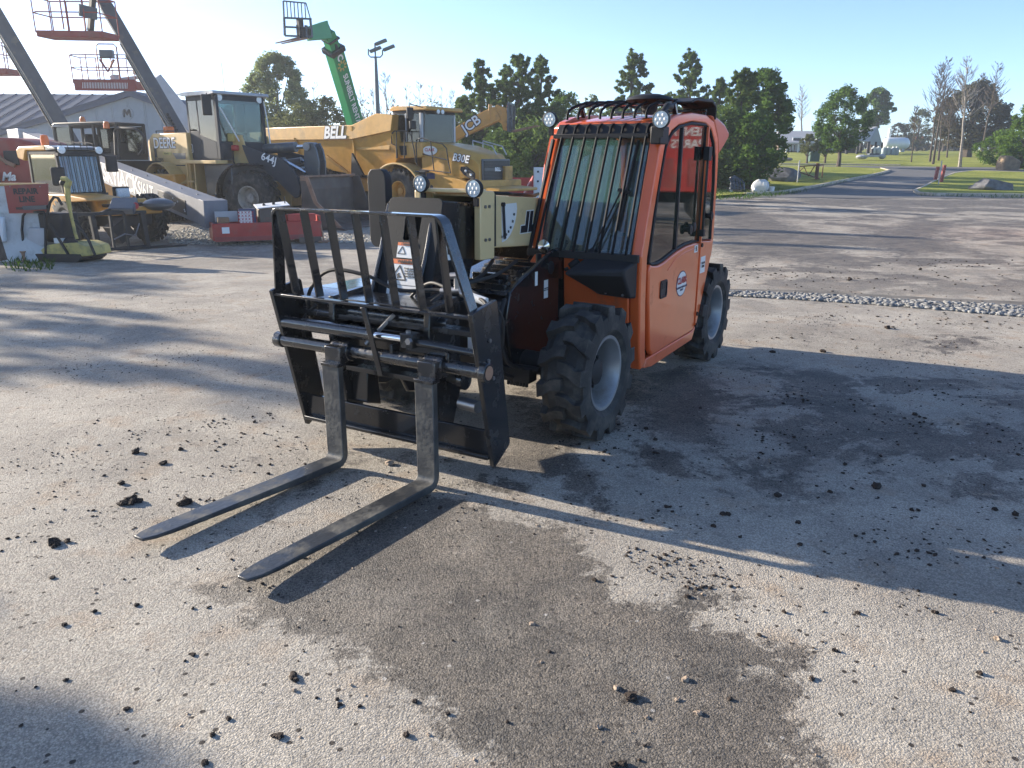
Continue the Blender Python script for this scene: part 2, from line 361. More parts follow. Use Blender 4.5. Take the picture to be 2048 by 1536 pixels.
# asphalt ---------------------------------------------------------
def sdist(P, poly):
    """signed distance of points to a polygon, positive inside"""
    A = np.array(poly); Bq = np.roll(A, -1, 0); x, y = P[:, 0], P[:, 1]
    d = np.full(len(P), 1e9); ins = np.zeros(len(P), bool)
    for (ax, ay), (bx, by) in zip(A, Bq):
        ex, ey = bx - ax, by - ay; t = np.clip(((x - ax) * ex + (y - ay) * ey) / (ex * ex + ey * ey + 1e-12), 0, 1)
        d = np.minimum(d, np.hypot(x - ax - t * ex, y - ay - t * ey))
        c = (ay > y) != (by > y); ins ^= c & (x < ex * (y - ay) / (ey + 1e-12) + ax)
    return np.where(ins, d, -d)
def gp(pts): return [(G(u, v).x, G(u, v).y) for u, v in pts]
DARK = [  # (outline on the photo's ground, edge softness in m, strength)
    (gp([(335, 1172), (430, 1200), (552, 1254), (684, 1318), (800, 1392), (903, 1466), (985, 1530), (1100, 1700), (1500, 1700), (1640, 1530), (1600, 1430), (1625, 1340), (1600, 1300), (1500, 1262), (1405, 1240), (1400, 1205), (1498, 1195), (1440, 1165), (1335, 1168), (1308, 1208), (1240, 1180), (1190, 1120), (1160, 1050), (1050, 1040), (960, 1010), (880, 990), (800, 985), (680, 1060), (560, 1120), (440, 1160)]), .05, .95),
    (gp([(430, 1180), (300, 1110), (420, 960), (640, 860), (900, 820), (1000, 900), (960, 1010), (800, 985), (680, 1060), (560, 1130)]), .3, .55),
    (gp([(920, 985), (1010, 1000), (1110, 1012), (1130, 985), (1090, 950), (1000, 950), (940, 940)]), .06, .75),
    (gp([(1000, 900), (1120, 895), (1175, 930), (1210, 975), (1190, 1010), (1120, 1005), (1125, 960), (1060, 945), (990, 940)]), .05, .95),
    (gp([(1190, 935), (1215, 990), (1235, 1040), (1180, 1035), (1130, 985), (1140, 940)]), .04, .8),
    (gp([(1450, 735), (1540, 760), (1600, 850), (1700, 900), (1860, 905), (1990, 930), (1890, 840), (1700, 780), (1560, 725)]), .10, .75),
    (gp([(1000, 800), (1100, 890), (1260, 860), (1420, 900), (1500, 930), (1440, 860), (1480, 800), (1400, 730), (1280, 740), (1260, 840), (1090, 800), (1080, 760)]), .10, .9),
    (gp([(1850, 960), (1960, 930), (2060, 960), (2060, 1010), (1900, 1000)]), .05, .8),
    (gp([(1420, 400), (1560, 430), (1640, 470), (1690, 500), (1700, 545), (1560, 520), (1440, 540), (1400, 470)]), .5, .9),
    (gp([(1640, 480), (1800, 440), (1960, 440), (1900, 480), (1950, 500), (1800, 530), (1730, 500)]), .4, .8),
    (gp([(1700, 560), (1800, 540), (1870, 555), (1760, 580)]), .1, .7),
    (gp([(1580, 660), (1650, 625), (1700, 640), (1660, 680), (1600, 700)]), .15, .6),
    (gp([(1750, 700), (1850, 665), (2000, 668), (2040, 700), (1900, 715)]), .12, .65),
    (gp([(1550, 395), (2100, 400), (2100, 416), (1550, 412)]), .8, .7),
    (gp([(600, 780), (760, 760), (1000, 760), (1010, 850), (700, 860)]), .15, .45),
    (gp([(0, 520), (200, 545), (500, 530), (700, 500), (520, 470), (300, 495), (0, 505)]), .5, .45),
    (gp([(1290, 1520), (1480, 1380), (1600, 1480), (1590, 1560)]), .2, .3),
]
LIGHT = [
    (gp([(1215, 1145), (1290, 1150), (1320, 1205), (1240, 1200)]), .03, 1), (gp([(1340, 1250), (1395, 1262), (1385, 1285), (1350, 1275)]), .03, .9),
    (gp([(1460, 1330), (1530, 1335), (1560, 1362), (1480, 1360)]), .03, 1), (gp([(1290, 1300), (1370, 1290), (1390, 1330), (1300, 1340)]), .04, .7),
    (gp([(1060, 960), (1130, 965), (1120, 1005), (1040, 1000)]), .05, .9), (gp([(950, 1070), (990, 1060), (990, 1095), (955, 1090)]), .02, .6),
    (gp([(0, 1180), (340, 1190), (650, 1330), (900, 1500), (960, 1640), (0, 1640)]), .4, .7),
    (gp([(1640, 1300), (2100, 1240), (2100, 1640), (1660, 1640)]), .3, .8),
    (gp([(1560, 590), (2048, 630), (2048, 668), (1760, 655), (1500, 640), (1470, 610)]), .3, .6),
]
def asphalt():
    m = bpy.data.materials.new('weathered_asphalt'); m.use_nodes = True; n = m.node_tree.nodes; l = m.node_tree.links
    b = n['Principled BSDF']; b.inputs['Specular IOR Level'].default_value = .35
    g = n.new('ShaderNodeNewGeometry'); P = g.outputs['Position']
    def noise(sc, det=6, ro=.6, dist=0):
        t = n.new('ShaderNodeTexNoise'); t.inputs['Scale'].default_value = sc; t.inputs['Detail'].default_value = det; t.inputs['Roughness'].default_value = ro; t.inputs['Distortion'].default_value = dist
        l.new(P, t.inputs['Vector']); return t.outputs[0]
    def mth(op, a, b_=None, c=None):
        t = n.new('ShaderNodeMath'); t.operation = op
        for i, q in enumerate((a, b_, c)):
            if q is None: continue
            if isinstance(q, (int, float)): t.inputs[i].default_value = q
            else: l.new(q, t.inputs[i])
        return t.outputs[0]
    def mrange(x, a, b_, c=0, d=1):
        t = n.new('ShaderNodeMapRange'); t.interpolation_type = 'SMOOTHSTEP'; l.new(x, t.inputs[0])
        for i, q in enumerate((a, b_, c, d)): t.inputs[i + 1].default_value = q
        return t.outputs[0]
    def mixc(f, a, b_, bt='MIX'):
        t = n.new('ShaderNodeMix'); t.data_type = 'RGBA'; t.blend_type = bt
        if isinstance(f, (int, float)): t.inputs[0].default_value = f
        else: l.new(f, t.inputs[0])
        for i, q in ((6, a), (7, b_)):
            if isinstance(q, tuple): t.inputs[i].default_value = (*q, 1)
            else: l.new(q, t.inputs[i])
        return t.outputs[2]
    at = n.new('ShaderNodeAttribute'); at.attribute_name = 'wear'; sp_ = n.new('ShaderNodeSeparateColor'); l.new(at.outputs['Color'], sp_.inputs[0])
    wet = sp_.outputs[0]; lig = sp_.outputs[1]; gen = sp_.outputs[2]
    # broad dark patches with ragged edges: painted layout perturbed by noise
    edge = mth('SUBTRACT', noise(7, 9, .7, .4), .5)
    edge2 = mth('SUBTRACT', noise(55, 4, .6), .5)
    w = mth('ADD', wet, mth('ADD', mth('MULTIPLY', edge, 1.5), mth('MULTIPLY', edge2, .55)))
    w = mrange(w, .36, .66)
    w = mth('MULTIPLY', w, mrange(noise(1.7, 6, .7), .25, .6, .55, .97))
    # general mottling
    gen_ = mrange(mth('ADD', noise(.45, 7, .62, .6), mth('MULTIPLY', mth('SUBTRACT', noise(4, 6, .7), .5), .25)), .44, .55)
    gen_ = mth('MULTIPLY', gen_, gen)
    gn = mrange(mth('ADD', noise(1.05, 8, .66, .5), mth('MULTIPLY', mth('SUBTRACT', noise(9, 6, .7), .5), .22)), .47, .56)
    gen_ = mth('MAXIMUM', gen_, mth('MULTIPLY', gn, at.outputs['Alpha']))
    w = mth('MAXIMUM', w, mth('MULTIPLY', gen_, .92))
    w = mth('SUBTRACT', w, mth('MULTIPLY', mrange(mth('ADD', lig, mth('MULTIPLY', edge, .6)), .45, .6), .9)); w = mrange(w, 0, 1)
    tone = noise(1.3, 8, .7, .3)
    base = mixc(mrange(tone, .3, .7), (.345, .312, .265), (.52, .475, .40))
    base = mixc(mrange(noise(2.6, 6, .65), .5, .72), base, (.40, .32, .24))
    base = mixc(mth('MULTIPLY', mrange(noise(.8, 9, .72, .5), .50, .66), .45), base, (.20, .18, .155))
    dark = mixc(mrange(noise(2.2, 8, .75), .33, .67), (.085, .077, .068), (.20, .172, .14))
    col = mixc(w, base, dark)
    # aggregate
    vo = n.new('ShaderNodeTexVoronoi'); vo.inputs['Scale'].default_value = 150; vo.inputs['Randomness'].default_value = 1; l.new(P, vo.inputs['Vector'])
    vo2 = n.new('ShaderNodeTexVoronoi'); vo2.inputs['Scale'].default_value = 38; l.new(P, vo2.inputs['Vector'])
    hs = n.new('ShaderNodeSeparateColor'); l.new(vo.outputs['Color'], hs.inputs[0])
    agg = mth('ADD', mrange(hs.outputs[0], 0, 1, .76, 1.18), mth('MULTIPLY', mth('MULTIPLY', mth('SUBTRACT', hs.outputs[1], .42), 1.0), w))
    cc = n.new('ShaderNodeCombineColor'); [l.new(agg, cc.inputs[i]) for i in range(3)]
    col = mixc(1.0, col, cc.outputs[0], 'MULTIPLY')
    gap = mrange(vo.outputs['Distance'], .3, .8, 1.03, .72)
    cg = n.new('ShaderNodeCombineColor'); [l.new(gap, cg.inputs[i]) for i in range(3)]
    col = mixc(1.0, col, cg.outputs[0], 'MULTIPLY')
    # pale and dark stray chips
    h2 = n.new('ShaderNodeSeparateColor'); l.new(vo2.outputs['Color'], h2.inputs[0])
    col = mixc(mth('MULTIPLY', mrange(h2.outputs[0], .985, .992), mrange(vo2.outputs['Distance'], .35, .25)), col, (.40, .38, .35))
    col = mixc(mth('MULTIPLY', mrange(h2.outputs[1], .93, .95), mrange(vo2.outputs['Distance'], .4, .3)), col, (.05, .042, .036))
    l.new(col, b.inputs['Base Color'])
    ro = mrange(w, 0, 1, .85, .62); l.new(ro, b.inputs['Roughness'])
    hgt = mth('ADD', mth('MULTIPLY', vo.outputs['Distance'], -.5), mth('ADD', mth('MULTIPLY', noise(24, 8, .75), 1.6), mth('MULTIPLY', noise(170, 3, .6), .5)))
    bp = n.new('ShaderNodeBump'); l.new(mrange(w, 0, 1, .7, 1.0), bp.inputs['Strength']); bp.inputs['Distance'].default_value = .011
    l.new(hgt, bp.inputs['Height']); l.new(bp.outputs[0], b.inputs['Normal'])
    return m
M['asphalt'] = asphalt()
xs = np.concatenate([np.arange(-70, -20, 1.0), np.arange(-20, -5, .25), np.arange(-5, 5, .055), np.arange(5, 14, .12), np.arange(14, 60, .7)])
ys = np.concatenate([np.arange(-9, .6, .3), np.arange(.6, 9, .055), np.arange(9, 20, .12), np.arange(20, 50.2, .45)])
def lotz(X, Y):
    return ghv(X, Y) + .012 * np.sin(X * .9 + 1) * np.sin(Y * .7) * (np.hypot(X - .3, Y - 5) > 4) * (Y < 40)
lot, LV = gridmesh('parking_lot', xs, ys, lambda X, Y: ghv(X, Y), M['asphalt'])
a = lot.data.color_attributes.new('wear', 'FLOAT_COLOR', 'POINT')
P2 = LV[:, :2]; wet = np.zeros(len(P2)); lg = np.zeros(len(P2))
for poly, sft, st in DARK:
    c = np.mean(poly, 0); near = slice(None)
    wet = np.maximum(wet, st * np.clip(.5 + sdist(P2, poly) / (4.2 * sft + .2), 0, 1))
for poly, sft, st in LIGHT: lg = np.maximum(lg, st * np.clip(.5 + sdist(P2, poly) / (4.2 * sft + .2), 0, 1))
gen = np.clip((P2[:, 1] - 6) / 6, 0, 1) * .9 + np.clip((-3 - P2[:, 0]) / 3, 0, 1) * .3
gen = np.clip(gen, .18, 1) * np.where(P2[:, 0] < -1.5, .55, 1)
zone = np.maximum(np.clip(.5 + sdist(P2, gp([(1020, 760), (1300, 720), (2100, 745), (2100, 1090), (1700, 1020), (1300, 990), (1000, 960)])) / .7, 0, 1), .45 * np.clip(.5 + sdist(P2, gp([(1450, 420), (2100, 420), (2100, 730), (1450, 700)])) / 1.5, 0, 1))
colr = np.stack([wet, lg, gen, zone], 1); a.data.foreach_set('color', colr.ravel())
def patch(name, poly, dz, mt, step=2.0, kind='structure'):
    bm = bmesh.new(); vs = [bm.verts.new((x, y, 0)) for x, y in poly]; bm.faces.new(vs)
    xs_ = [p[0] for p in poly]; ys_ = [p[1] for p in poly]
    for ax, lo, hi in ((0, min(xs_), max(xs_)), (1, min(ys_), max(ys_))):
        q = math.floor(lo / step) * step + step
        st = step
        while q < hi:
            no = (1, 0, 0) if ax == 0 else (0, 1, 0); cc = (q, 0, 0) if ax == 0 else (0, q, 0)
            bmesh.ops.bisect_plane(bm, geom=bm.verts[:] + bm.edges[:] + bm.faces[:], plane_co=cc, plane_no=no); q += st
    for v in bm.verts: v.co.z = gh(v.co.x, v.co.y) + dz
    bm.normal_update()
    if sum(f.normal.z for f in bm.faces) < 0: bmesh.ops.reverse_faces(bm, faces=bm.faces)
    me = bpy.data.meshes.new(name); bm.to_mesh(me); bm.free(); me.materials.append(M[mt] if isinstance(mt, str) else mt)
    o = bpy.data.objects.new(name, me); S.collection.objects.link(o); o['kind'] = kind; return o
def kerb(name, pts, w=.16, h=.14, step=1.0, dz=0.0):
    out = []
    for (ax, ay), (bx, by) in zip(pts[:-1], pts[1:]):
        n_ = max(1, int(math.hypot(bx - ax, by - ay) / step))
        out += [(ax + (bx - ax) * i / n_, ay + (by - ay) * i / n_) for i in range(n_)]
    out.append(pts[-1]); b = B(); v = []; k = len(out)
    for i, (x, y) in enumerate(out):
        a0, a1 = out[max(0, i - 1)], out[min(k - 1, i + 1)]; dx, dy = a1[0] - a0[0], a1[1] - a0[1]; L = math.hypot(dx, dy) + 1e-9
        nx_, ny_ = -dy / L, dx / L; z = gh(x, y) + dz
        for s_, hh in ((-.5, -.1), (-.5, h - .02), (-.38, h), (.38, h), (.5, h - .02), (.5, -.1)): v.append((x + nx_ * w * s_, y + ny_ * w * s_, z + hh + (random.uniform(-.006, .006) if hh > 0 else 0)))
    f = []
    for i in range(k - 1):
        for e in range(5): f.append((6 * i + e, 6 * i + e + 1, 6 * i + 7 + e, 6 * i + 6 + e))
    f += [(0, 1, 2, 3, 4, 5), tuple(6 * (k - 1) + e for e in (5, 4, 3, 2, 1, 0))]
    o = b.add(v, f).mk(name, 'kerb', None); o['kind'] = 'structure'; return o
roadm = mat('smooth_asphalt', (.135, .13, .125), .8, var=.18, scale=.5, bump=.4, bscale=25, detail=8)
# lawns: raised islands with kerbs
LL = gp([(1300, 400), (1430, 396), (1490, 391), (1560, 387), (1610, 378), (1700, 361), (1762, 348), (1778, 343), (1762, 339), (1690, 336), (1560, 334), (1300, 334)])
RI = gp([(1829, 384), (1838, 389), (1865, 391), (2048, 393), (2500, 400), (2500, 350), (2048, 347), (1945, 344), (1908, 349), (1870, 364)])
patch('lawn', LL, .10, M['grass']); patch('lawn', RI, .12, M['grass'])
kerb('kerb', LL[2:9]); kerb('kerb', [RI[-1]] + RI[:5]); kerb('kerb', RI[5:][::1])
# road surface past the lot's edge: between the lawns, then a crossing road
RD = gp([(1500, 396), (1560, 388), (1610, 379), (1700, 362), (1762, 349), (1776, 343), (1762, 340), (1690, 337.5), (1560, 335), (1400, 334.5), (1400, 331), (1560, 331), (1800, 332.5), (1900, 334), (2048, 335.5), (2500, 338), (2500, 351), (2048, 348), (1945, 345), (1908, 350), (1870, 365), (1828, 386), (1838, 392), (2000, 397)])
patch('road', RD, .012, roadm, 3.0)
kerb('kerb', gp([(1560, 327.5), (1690, 328.5), (1800, 330)]), .3, .05)
# ================================================================ THE TELEHANDLER
TX, TY, TYAW = -0.17933, 4.99288, -2.10203
F = Fr(TX, TY, 0, TYAW)
T = tag(empty('telehandler', (TX, TY, 0), TYAW), 'compact orange and cream telehandler with black pallet fork carriage in the foreground', 'telehandler')
WB = 2.29
for x, y, s in ((0, .755, 1), (0, -.755, -1), (-WB, .755, 1), (-WB, -.755, -1)):
    w = wheel(T, (x, y, .408), .415, .29, .222, nl=13, lugh=.036, t=.092, side=s, hub='blackmat', bend=.62, deep=True, segs=[(.505, 0, -.75), (.485, .0, 0), (.34, .06, 0), (.18, .34, 0), (.05, .42, 0), (-.06, .42, 0)])
    w.rotation_euler[1] = random.random() * .4
# --- chassis
b = B(); b.prism([(.28, .36), (.36, .5), (.34, .82), (.05, .84), (-.42, .86), (-.5, .8), (-2.7, .8), (-2.75, .45), (-2.5, .27), (-.5, .27)], 'Y', -.28, .27); b.mk('chassis', 'blackmat', T, .012)
b = B(); b.prism([(.215, .80), (.235, .72), (.20, .55), (.15, .42), (-.1, .36), (-.46, .34), (-.46, 1.06), (-.40, 1.09), (-.30, 1.06), (.12, .92), (.19, .88)], 'Y', .275, .305)
b.mk('frame_side_plate', 'black', T, .006)
b = B(); b.prism([(.215, .80), (.235, .72), (.20, .55), (.15, .42), (-.1, .36), (-.46, .34), (-.46, .9), (.12, .9), (.19, .88)], 'Y', -.46, -.43); b.mk('frame_side_plate', 'black', T, .006)
b = B(); b.prism([(-.5, 1.0), (.18, .885), (.20, .86), (-.5, .84)], 'Y', -.26, .274); b.mk('frame_top_cover', 'blackwet', T, .008)
b = B()
for q in range(9): b.bx(-.45 + q * .07, -.405 + q * .07, -.1 + random.uniform(-.05, .02), .20 + random.uniform(-.04, .05), .95 - q * .012, 1.012 - q * .012 + random.uniform(-.012, .02))
for q in range(6): b.cyl((-.4 + q * .1, .24, .96 - q * .016), (-.4 + q * .1, .24, 1.01 - q * .016), .014, n=6)
b.mk('valve_bank', 'blackwet', T, .003)
b = B(); b.cyl((0, -.62, .408), (0, .62, .408), .075, n=20); b.sph((0, 0, .408), .15, 16)
for s in (1, -1):
    b.cyl((0, s * .50, .408), (0, s * .66, .408), .13, n=20); b.prism([(-.1, .3), (.1, .3), (.13, .4), (.1, .54), (-.1, .54)], 'Y', s * .48, s * .6)
    b.cyl((.16, s * .12, .40), (.16, s * .50, .41), .02, n=8)
b.cyl((.16, -.2, .40), (.16, .2, .40), .04, n=12)
for q in range(7): b.cyl((.2, .3 + q * .022, .30), (.2, .3 + q * .022, .34 + .01 * (q % 3)), .012, n=6)
b.bx(.12, .22, .24, .46, .33, .42); b.mk('front_axle', 'blackmat', T, .004)
b = B(); b.cyl((-WB, -.62, .408), (-WB, .62, .408), .075, n=16)
for s in (1, -1): b.cyl((-WB, s * .5, .408), (-WB, s * .66, .408), .13, n=16)
b.mk('rear_axle', 'blackmat', T)
# small frame decals
b = B(); b.bx(.09, .135, .3052, .3064, .655, .70); b = B(); b.bx(-.155, -.12, .3052, .3065, .88, .97); b.mk('safety_decal', 'decal', T)
b = B(); b.bx(-.30, -.245, .3052, .3065, .78, .90); b.mk('safety_decal', 'decal', T)
text('WARNING\nKEEP CLEAR', .012, 'ink', T, (-.272, .3066, .84), (-1, 0, 0), (0, 0, 1), 0)
# --- engine cover on the machine's right, right fender, counterweight
b = B(); b.prism([(-.55, .29), (-.55, .98), (-.75, 1.10), (-2.2, 1.22), (-2.65, 1.18), (-2.78, 1.0), (-2.78, .5), (-2.72, .85), (-1.85, .85), (-1.80, .29)], 'Y', -.86, -.50); b.mk('engine_cover', 'black', T, .05, seg=4)
b = B(); b.prism([(-2.45, .45), (-2.83, .5), (-2.86, 1.0), (-2.76, 1.2), (-2.45, 1.2)], 'Y', -.49, .6); b.mk('counterweight', 'black', T, .03)
b = B(); b.prism([(-.46, .84), (-.46, .87), (.55, .87), (.93, .875), (.95, .86), (.93, .74), (.915, .74), (.91, .845)], 'Y', -.93, -.45); b.mk('right_fender', 'blackwet', T, .004)
b = B(); b.prism([(.42, .62), (.92, .70), (.93, .86), (.42, .84)], 'Y', -.93, -.915); b.prism([(.5, .70), (.9, .66), (.92, .86), (.5, .86)], 'Y', -.47, -.455); b.mk('fender_bracket', 'black', T, .003)
# --- boom
b = B(); y0, y1 = -.345, .055
bt = lambda x: 1.452 + (x - .1) * .062
bb = lambda x: 1.128 + (x - .1) * .050
prof = [(.085, bb(.085)), (.085, bt(.085)), (-2.55, bt(-2.55)), (-2.62, 1.24), (-2.55, bb(-2.55) - .03)]
for ya, yb in ((y1 - .012, y1), (y0, y0 + .012)): b.prism(prof, 'Y', ya, yb)
b.prism([(.085, bt(.085)), (.085, bt(.085) - .012), (-2.55, bt(-2.55) - .012), (-2.55, bt(-2.55))], 'Y', y0 + .012, y1 - .012)
b.prism([(.085, bb(.085)), (.085, bb(.085) + .012), (-2.55, bb(-2.55) + .012), (-2.55, bb(-2.55))], 'Y', y0 + .012, y1 - .012)
b.mk('boom', 'cream', T, .003)
b = B()
for ya, yb in ((y1 + .002, y1 + .048), (y0 - .048, y0 - .002)): b.prism([(.20, 1.065), (.21, 1.07), (.205, 1.475), (.195, 1.48), (.05, 1.475), (.04, 1.46), (.045, 1.07), (.055, 1.06)], 'Y', ya, yb)
b.prism([(.06, 1.462), (.20, 1.465), (.20, 1.488), (.06, 1.485)], 'Y', y0 - .0, y1 + .0); b.mk('boom_collar', 'cream', T, .006)
b = B(); b.bx(.02, .04, y1 + .001, y1 + .03, 1.13, 1.455); b.bx(-.02, .0, y1 + .001, y1 + .02, 1.13, 1.45); b.mk('wear_pad', 'blackmat', T, .002)
b = B()
for x in (.11, .155):
    for z in (1.40, 1.36, 1.20, 1.16) if 0 else (1.385, 1.185):
        B().cyl((x, y1 + .04, z), (x, y1 + .056, z), .011, n=6).mk('bolt', 'steel', T)
b = B(); b.tube([(.04 - i * .06, y1 - .09 + .02 * math.sin(i * 1.3), bt(.04 - i * .06) + .018 + (.012 if i in (0, 14) else 0)) for i in range(15)], .011, 8); b.mk('boom_hose', 'blackmat', T)
b = B(); b.tube([(.0 - i * .06, y1 - .14 + .015 * math.sin(i * 1.1 + 1), bt(-i * .06) + .016) for i in range(15)], .011, 8); b.mk('boom_hose', 'blackmat', T)
# angle indicator
b = B(); arc = [(-.115, 1.385), (-.305, 1.388)] + [(-.115 - .20 * math.cos(R(a)), 1.385 - .24 * math.sin(R(a))) for a in range(8, 91, 8)]
b.prism(arc, 'Y', y1 + .0005, y1 + .0025); b.mk('boom_angle_plate', 'decal', T)
b = B(); b.bar((-.125, y1 + .012, 1.385), (-.145, y1 + .012, 1.165), .022, .006, (0, 1, 0)); b.cyl((-.125, y1, 1.385), (-.125, y1 + .02, 1.385), .014); b.mk('angle_pointer', 'ink', T, .002)
for a, s in ((20, '60'), (34, '50'), (48, '40'), (60, '30'), (71, '20'), (82, '10'), (90, '0')):
    text(s, .022, 'ink', T, (-.115 - .165 * math.cos(R(a)), y1 + .003, 1.385 - .205 * math.sin(R(a))), (-1, 0, -.2), (0, 0, 1), .0008)
# boom lettering: outlined block letters
def jlg(x, z, h):
    b = B(); o = B()
    def pp(bb, P, g, y):
        c = [x - p[0] * h + (-.18 * h * p[1] * -1 if 0 else .0) for p in P]
        bb.prism([(x - (p[0] + .22 * p[1]) * h, z + p[1] * h) for p in P], 'Y', y1 + .0006, y)
    J = [(-.38, 0), (.30, 0), (.30, 1), (.02, 1), (.02, .34), (-.38, .34)]
    L = [(.38, 0), (1.15, 0), (1.15, .34), (.68, .34), (.68, 1), (.38, 1)]
    g = .05
    Jo = [(-.38 - g, -g), (.30 + g * .8, -g), (.30 + g * .8, 1 + g), (.02 - g, 1 + g), (.02 - g, .34 + g), (-.38 - g, .34 + g)]
    Lo = [(.38 - g * .8, -g), (1.15 + g, -g), (1.15 + g, .34 + g), (.68 + g, .34 + g), (.68 + g, 1 + g), (.38 - g * .8, 1 + g)]
    Gl = [(1.25, 0), (1.95, 0), (1.95, .58), (1.68, .58), (1.68, .3), (1.53, .3), (1.53, .7), (1.95, .7), (1.95, 1), (1.25, 1)]
    for P in (Jo, Lo): pp(o, P, 0, y1 + .0012)
    for P in (J, L, Gl): pp(b, P, 0, y1 + .0022)
    o.mk('lettering', 'decal', T, smooth=False); b.mk('lettering', 'ink', T, smooth=False)
jlg(-.415, 1.185, .14)
# inner boom and nose
b = B(); b.prism([(.5, 1.15), (.5, 1.405), (-.5, 1.385), (-.5, 1.13)], 'Y', -.30, .005); b.mk('inner_boom', 'blackmat', T, .01)
b = B(); npf = [(.10, 1.16), (.10, 1.40), (.52, 1.435), (.56, 1.41), (.66, 1.12), (.78, .86), (.90, .66), (.93, .50), (.86, .38), (.66, .33), (.46, .36), (.34, .50), (.26, .74), (.20, 1.0)]
for ya, yb in ((.0, .025), (-.33, -.305)): b.prism(npf, 'Y', ya, yb)
b.mk('boom_nose', 'black', T, .006)
def npt(y, t, off=0.0):                 # point on the nose's front face, t=0 top .. 1 bottom
    p0, p1 = Vector((.555, 0, 1.45)), Vector((.72, 0, .86)); d = p1 - p0; n = Vector((d.z, 0, -d.x)).normalized() * -1
    p = p0 + d * t + n * off; return Vector((p.x, y + .038, p.z))
Lh = (Vector((.555, 0, 1.45)) - Vector((.72, 0, .86))).length
O_ = []
for (a, c) in rrect(-.345, .04, 0, Lh, .035, 5): O_.append((a, c))
nO = len(O_); cx, cz = -.15, .175
I_ = []
for (a, c) in O_:
    t = math.atan2(c - cz - .12, (a - cx) * 1.6); I_.append((cx + .075 * math.cos(t), cz + .095 * math.sin(t)))
v = [];
for off in (.0, -.012):
    for P in (O_, I_): v += [npt(a, c / Lh, off) for a, c in P]
f = []
for i in range(nO):
    j = (i + 1) % nO; f += [(i, j, nO + j, nO + i), (2 * nO + i, 3 * nO + i, 3 * nO + j, 2 * nO + j), (i, 2 * nO + i, 2 * nO + j, j), (nO + i, nO + j, 3 * nO + j, 3 * nO + i)]
B().add(v, f).mk('nose_front_plate', 'darkplate', T, .002)
b = B(); b.bx(.42, .50, -.26, -.02, 1.02, 1.38); b.cyl((.46, -.2, 1.3), (.5, -.2, 1.3), .02); b.bar((.45, -.24, 1.24), (.52, -.06, 1.24), .02, .03); b.mk('nose_internals', 'blackmat', T, .005)
def ndecal(y0_, y1_, t0, t1, mt, off=.0015, name='warning_decal', th=.001):
    v = [npt(y, t, o) for o in (off, off + th) for y, t in ((y0_, t0), (y1_, t0), (y1_, t1), (y0_, t1))]
    return B().add(v, [(0, 1, 2, 3), (7, 6, 5, 4), (0, 4, 5, 1), (1, 5, 6, 2), (2, 6, 7, 3), (3, 7, 4, 0)]).mk(name, mt, T, smooth=False)
ndecal(-.235, -.10, .43, .575, 'decal'); ndecal(-.235, -.10, .43, .46, 'orangeprint', .003)
ndecal(-.275, -.06, .59, 1.0, 'decal'); ndecal(-.275, -.06, .59, .635, 'orangeprint', .003); ndecal(-.275, -.06, .83, .835, 'ink', .003)
upv = (npt(0, 0) - npt(0, 1))
text('WARNING', .026, 'ink', T, npt(-.155, .612, .0045), (0, 1, 0), upv, .001); text('! DANGER', .018, 'ink', T, npt(-.165, .445, .0045), (0, 1, 0), upv, .001)
def tri(y, t, sz, w):
    P = [(y - sz, t + sz / Lh * 1.5), (y + sz, t + sz / Lh * 1.5), (y, t)]
    b = B()
    for i in range(3): b.bar(npt(P[i][0], P[i][1], .0035), npt(P[(i + 1) % 3][0], P[(i + 1) % 3][1], .0035), w, .001, npt(0, 0, 1) - npt(0, 0, 0))
    return b
b = tri(-.20, .65, .055, .008); b.bar(npt(-.215, .735, .0035), npt(-.185, .76, .0035), .012, .001, (1, 0, .3)); b.bar(npt(-.2, .72, .0035), npt(-.205, .77, .0035), .01, .001, (1, 0, .3)); b.mk('warning_symbol', 'ink', T, smooth=False)
b = tri(-.20, .47, .028, .005); b.mk('warning_symbol', 'ink', T, smooth=False)
b = B(); b.cyl(npt(-.235, .86, .003), npt(-.235, .86, .0042), .010); b.bar(npt(-.235, .88, .0035), npt(-.235, .95, .0035), .030, .001, (1, 0, .3)); b.bar(npt(-.26, .97, .0035), npt(-.21, .97, .0035), .008, .001, (1, 0, .3)); b.mk('warning_symbol', 'ink', T, smooth=False)
text('Crush hazard. Keep\nclear of boom and\nforks at all times.\nRead the manual.', .015, 'ink', T, npt(-.105, .71, .0035), (0, 1, 0), upv, .0004)
text('Allow no riders', .016, 'ink', T, npt(-.13, .90, .0035), (0, 1, 0), upv, .0004)
b = B(); b.prism([(.43 + .07 * math.cos(t), 1.17 + .085 * math.sin(t)) for t in np.linspace(0, 2 * math.pi, 24)[:-1]], 'Y', .0255, .0265); b.mk('round_decal', 'decal', T)
b = B(); b.prism([(.42, 1.12), (.45, 1.12), (.455, 1.17), (.435, 1.21), (.415, 1.17)], 'Y', .0267, .0275); b.mk('warning_symbol', 'ink', T)
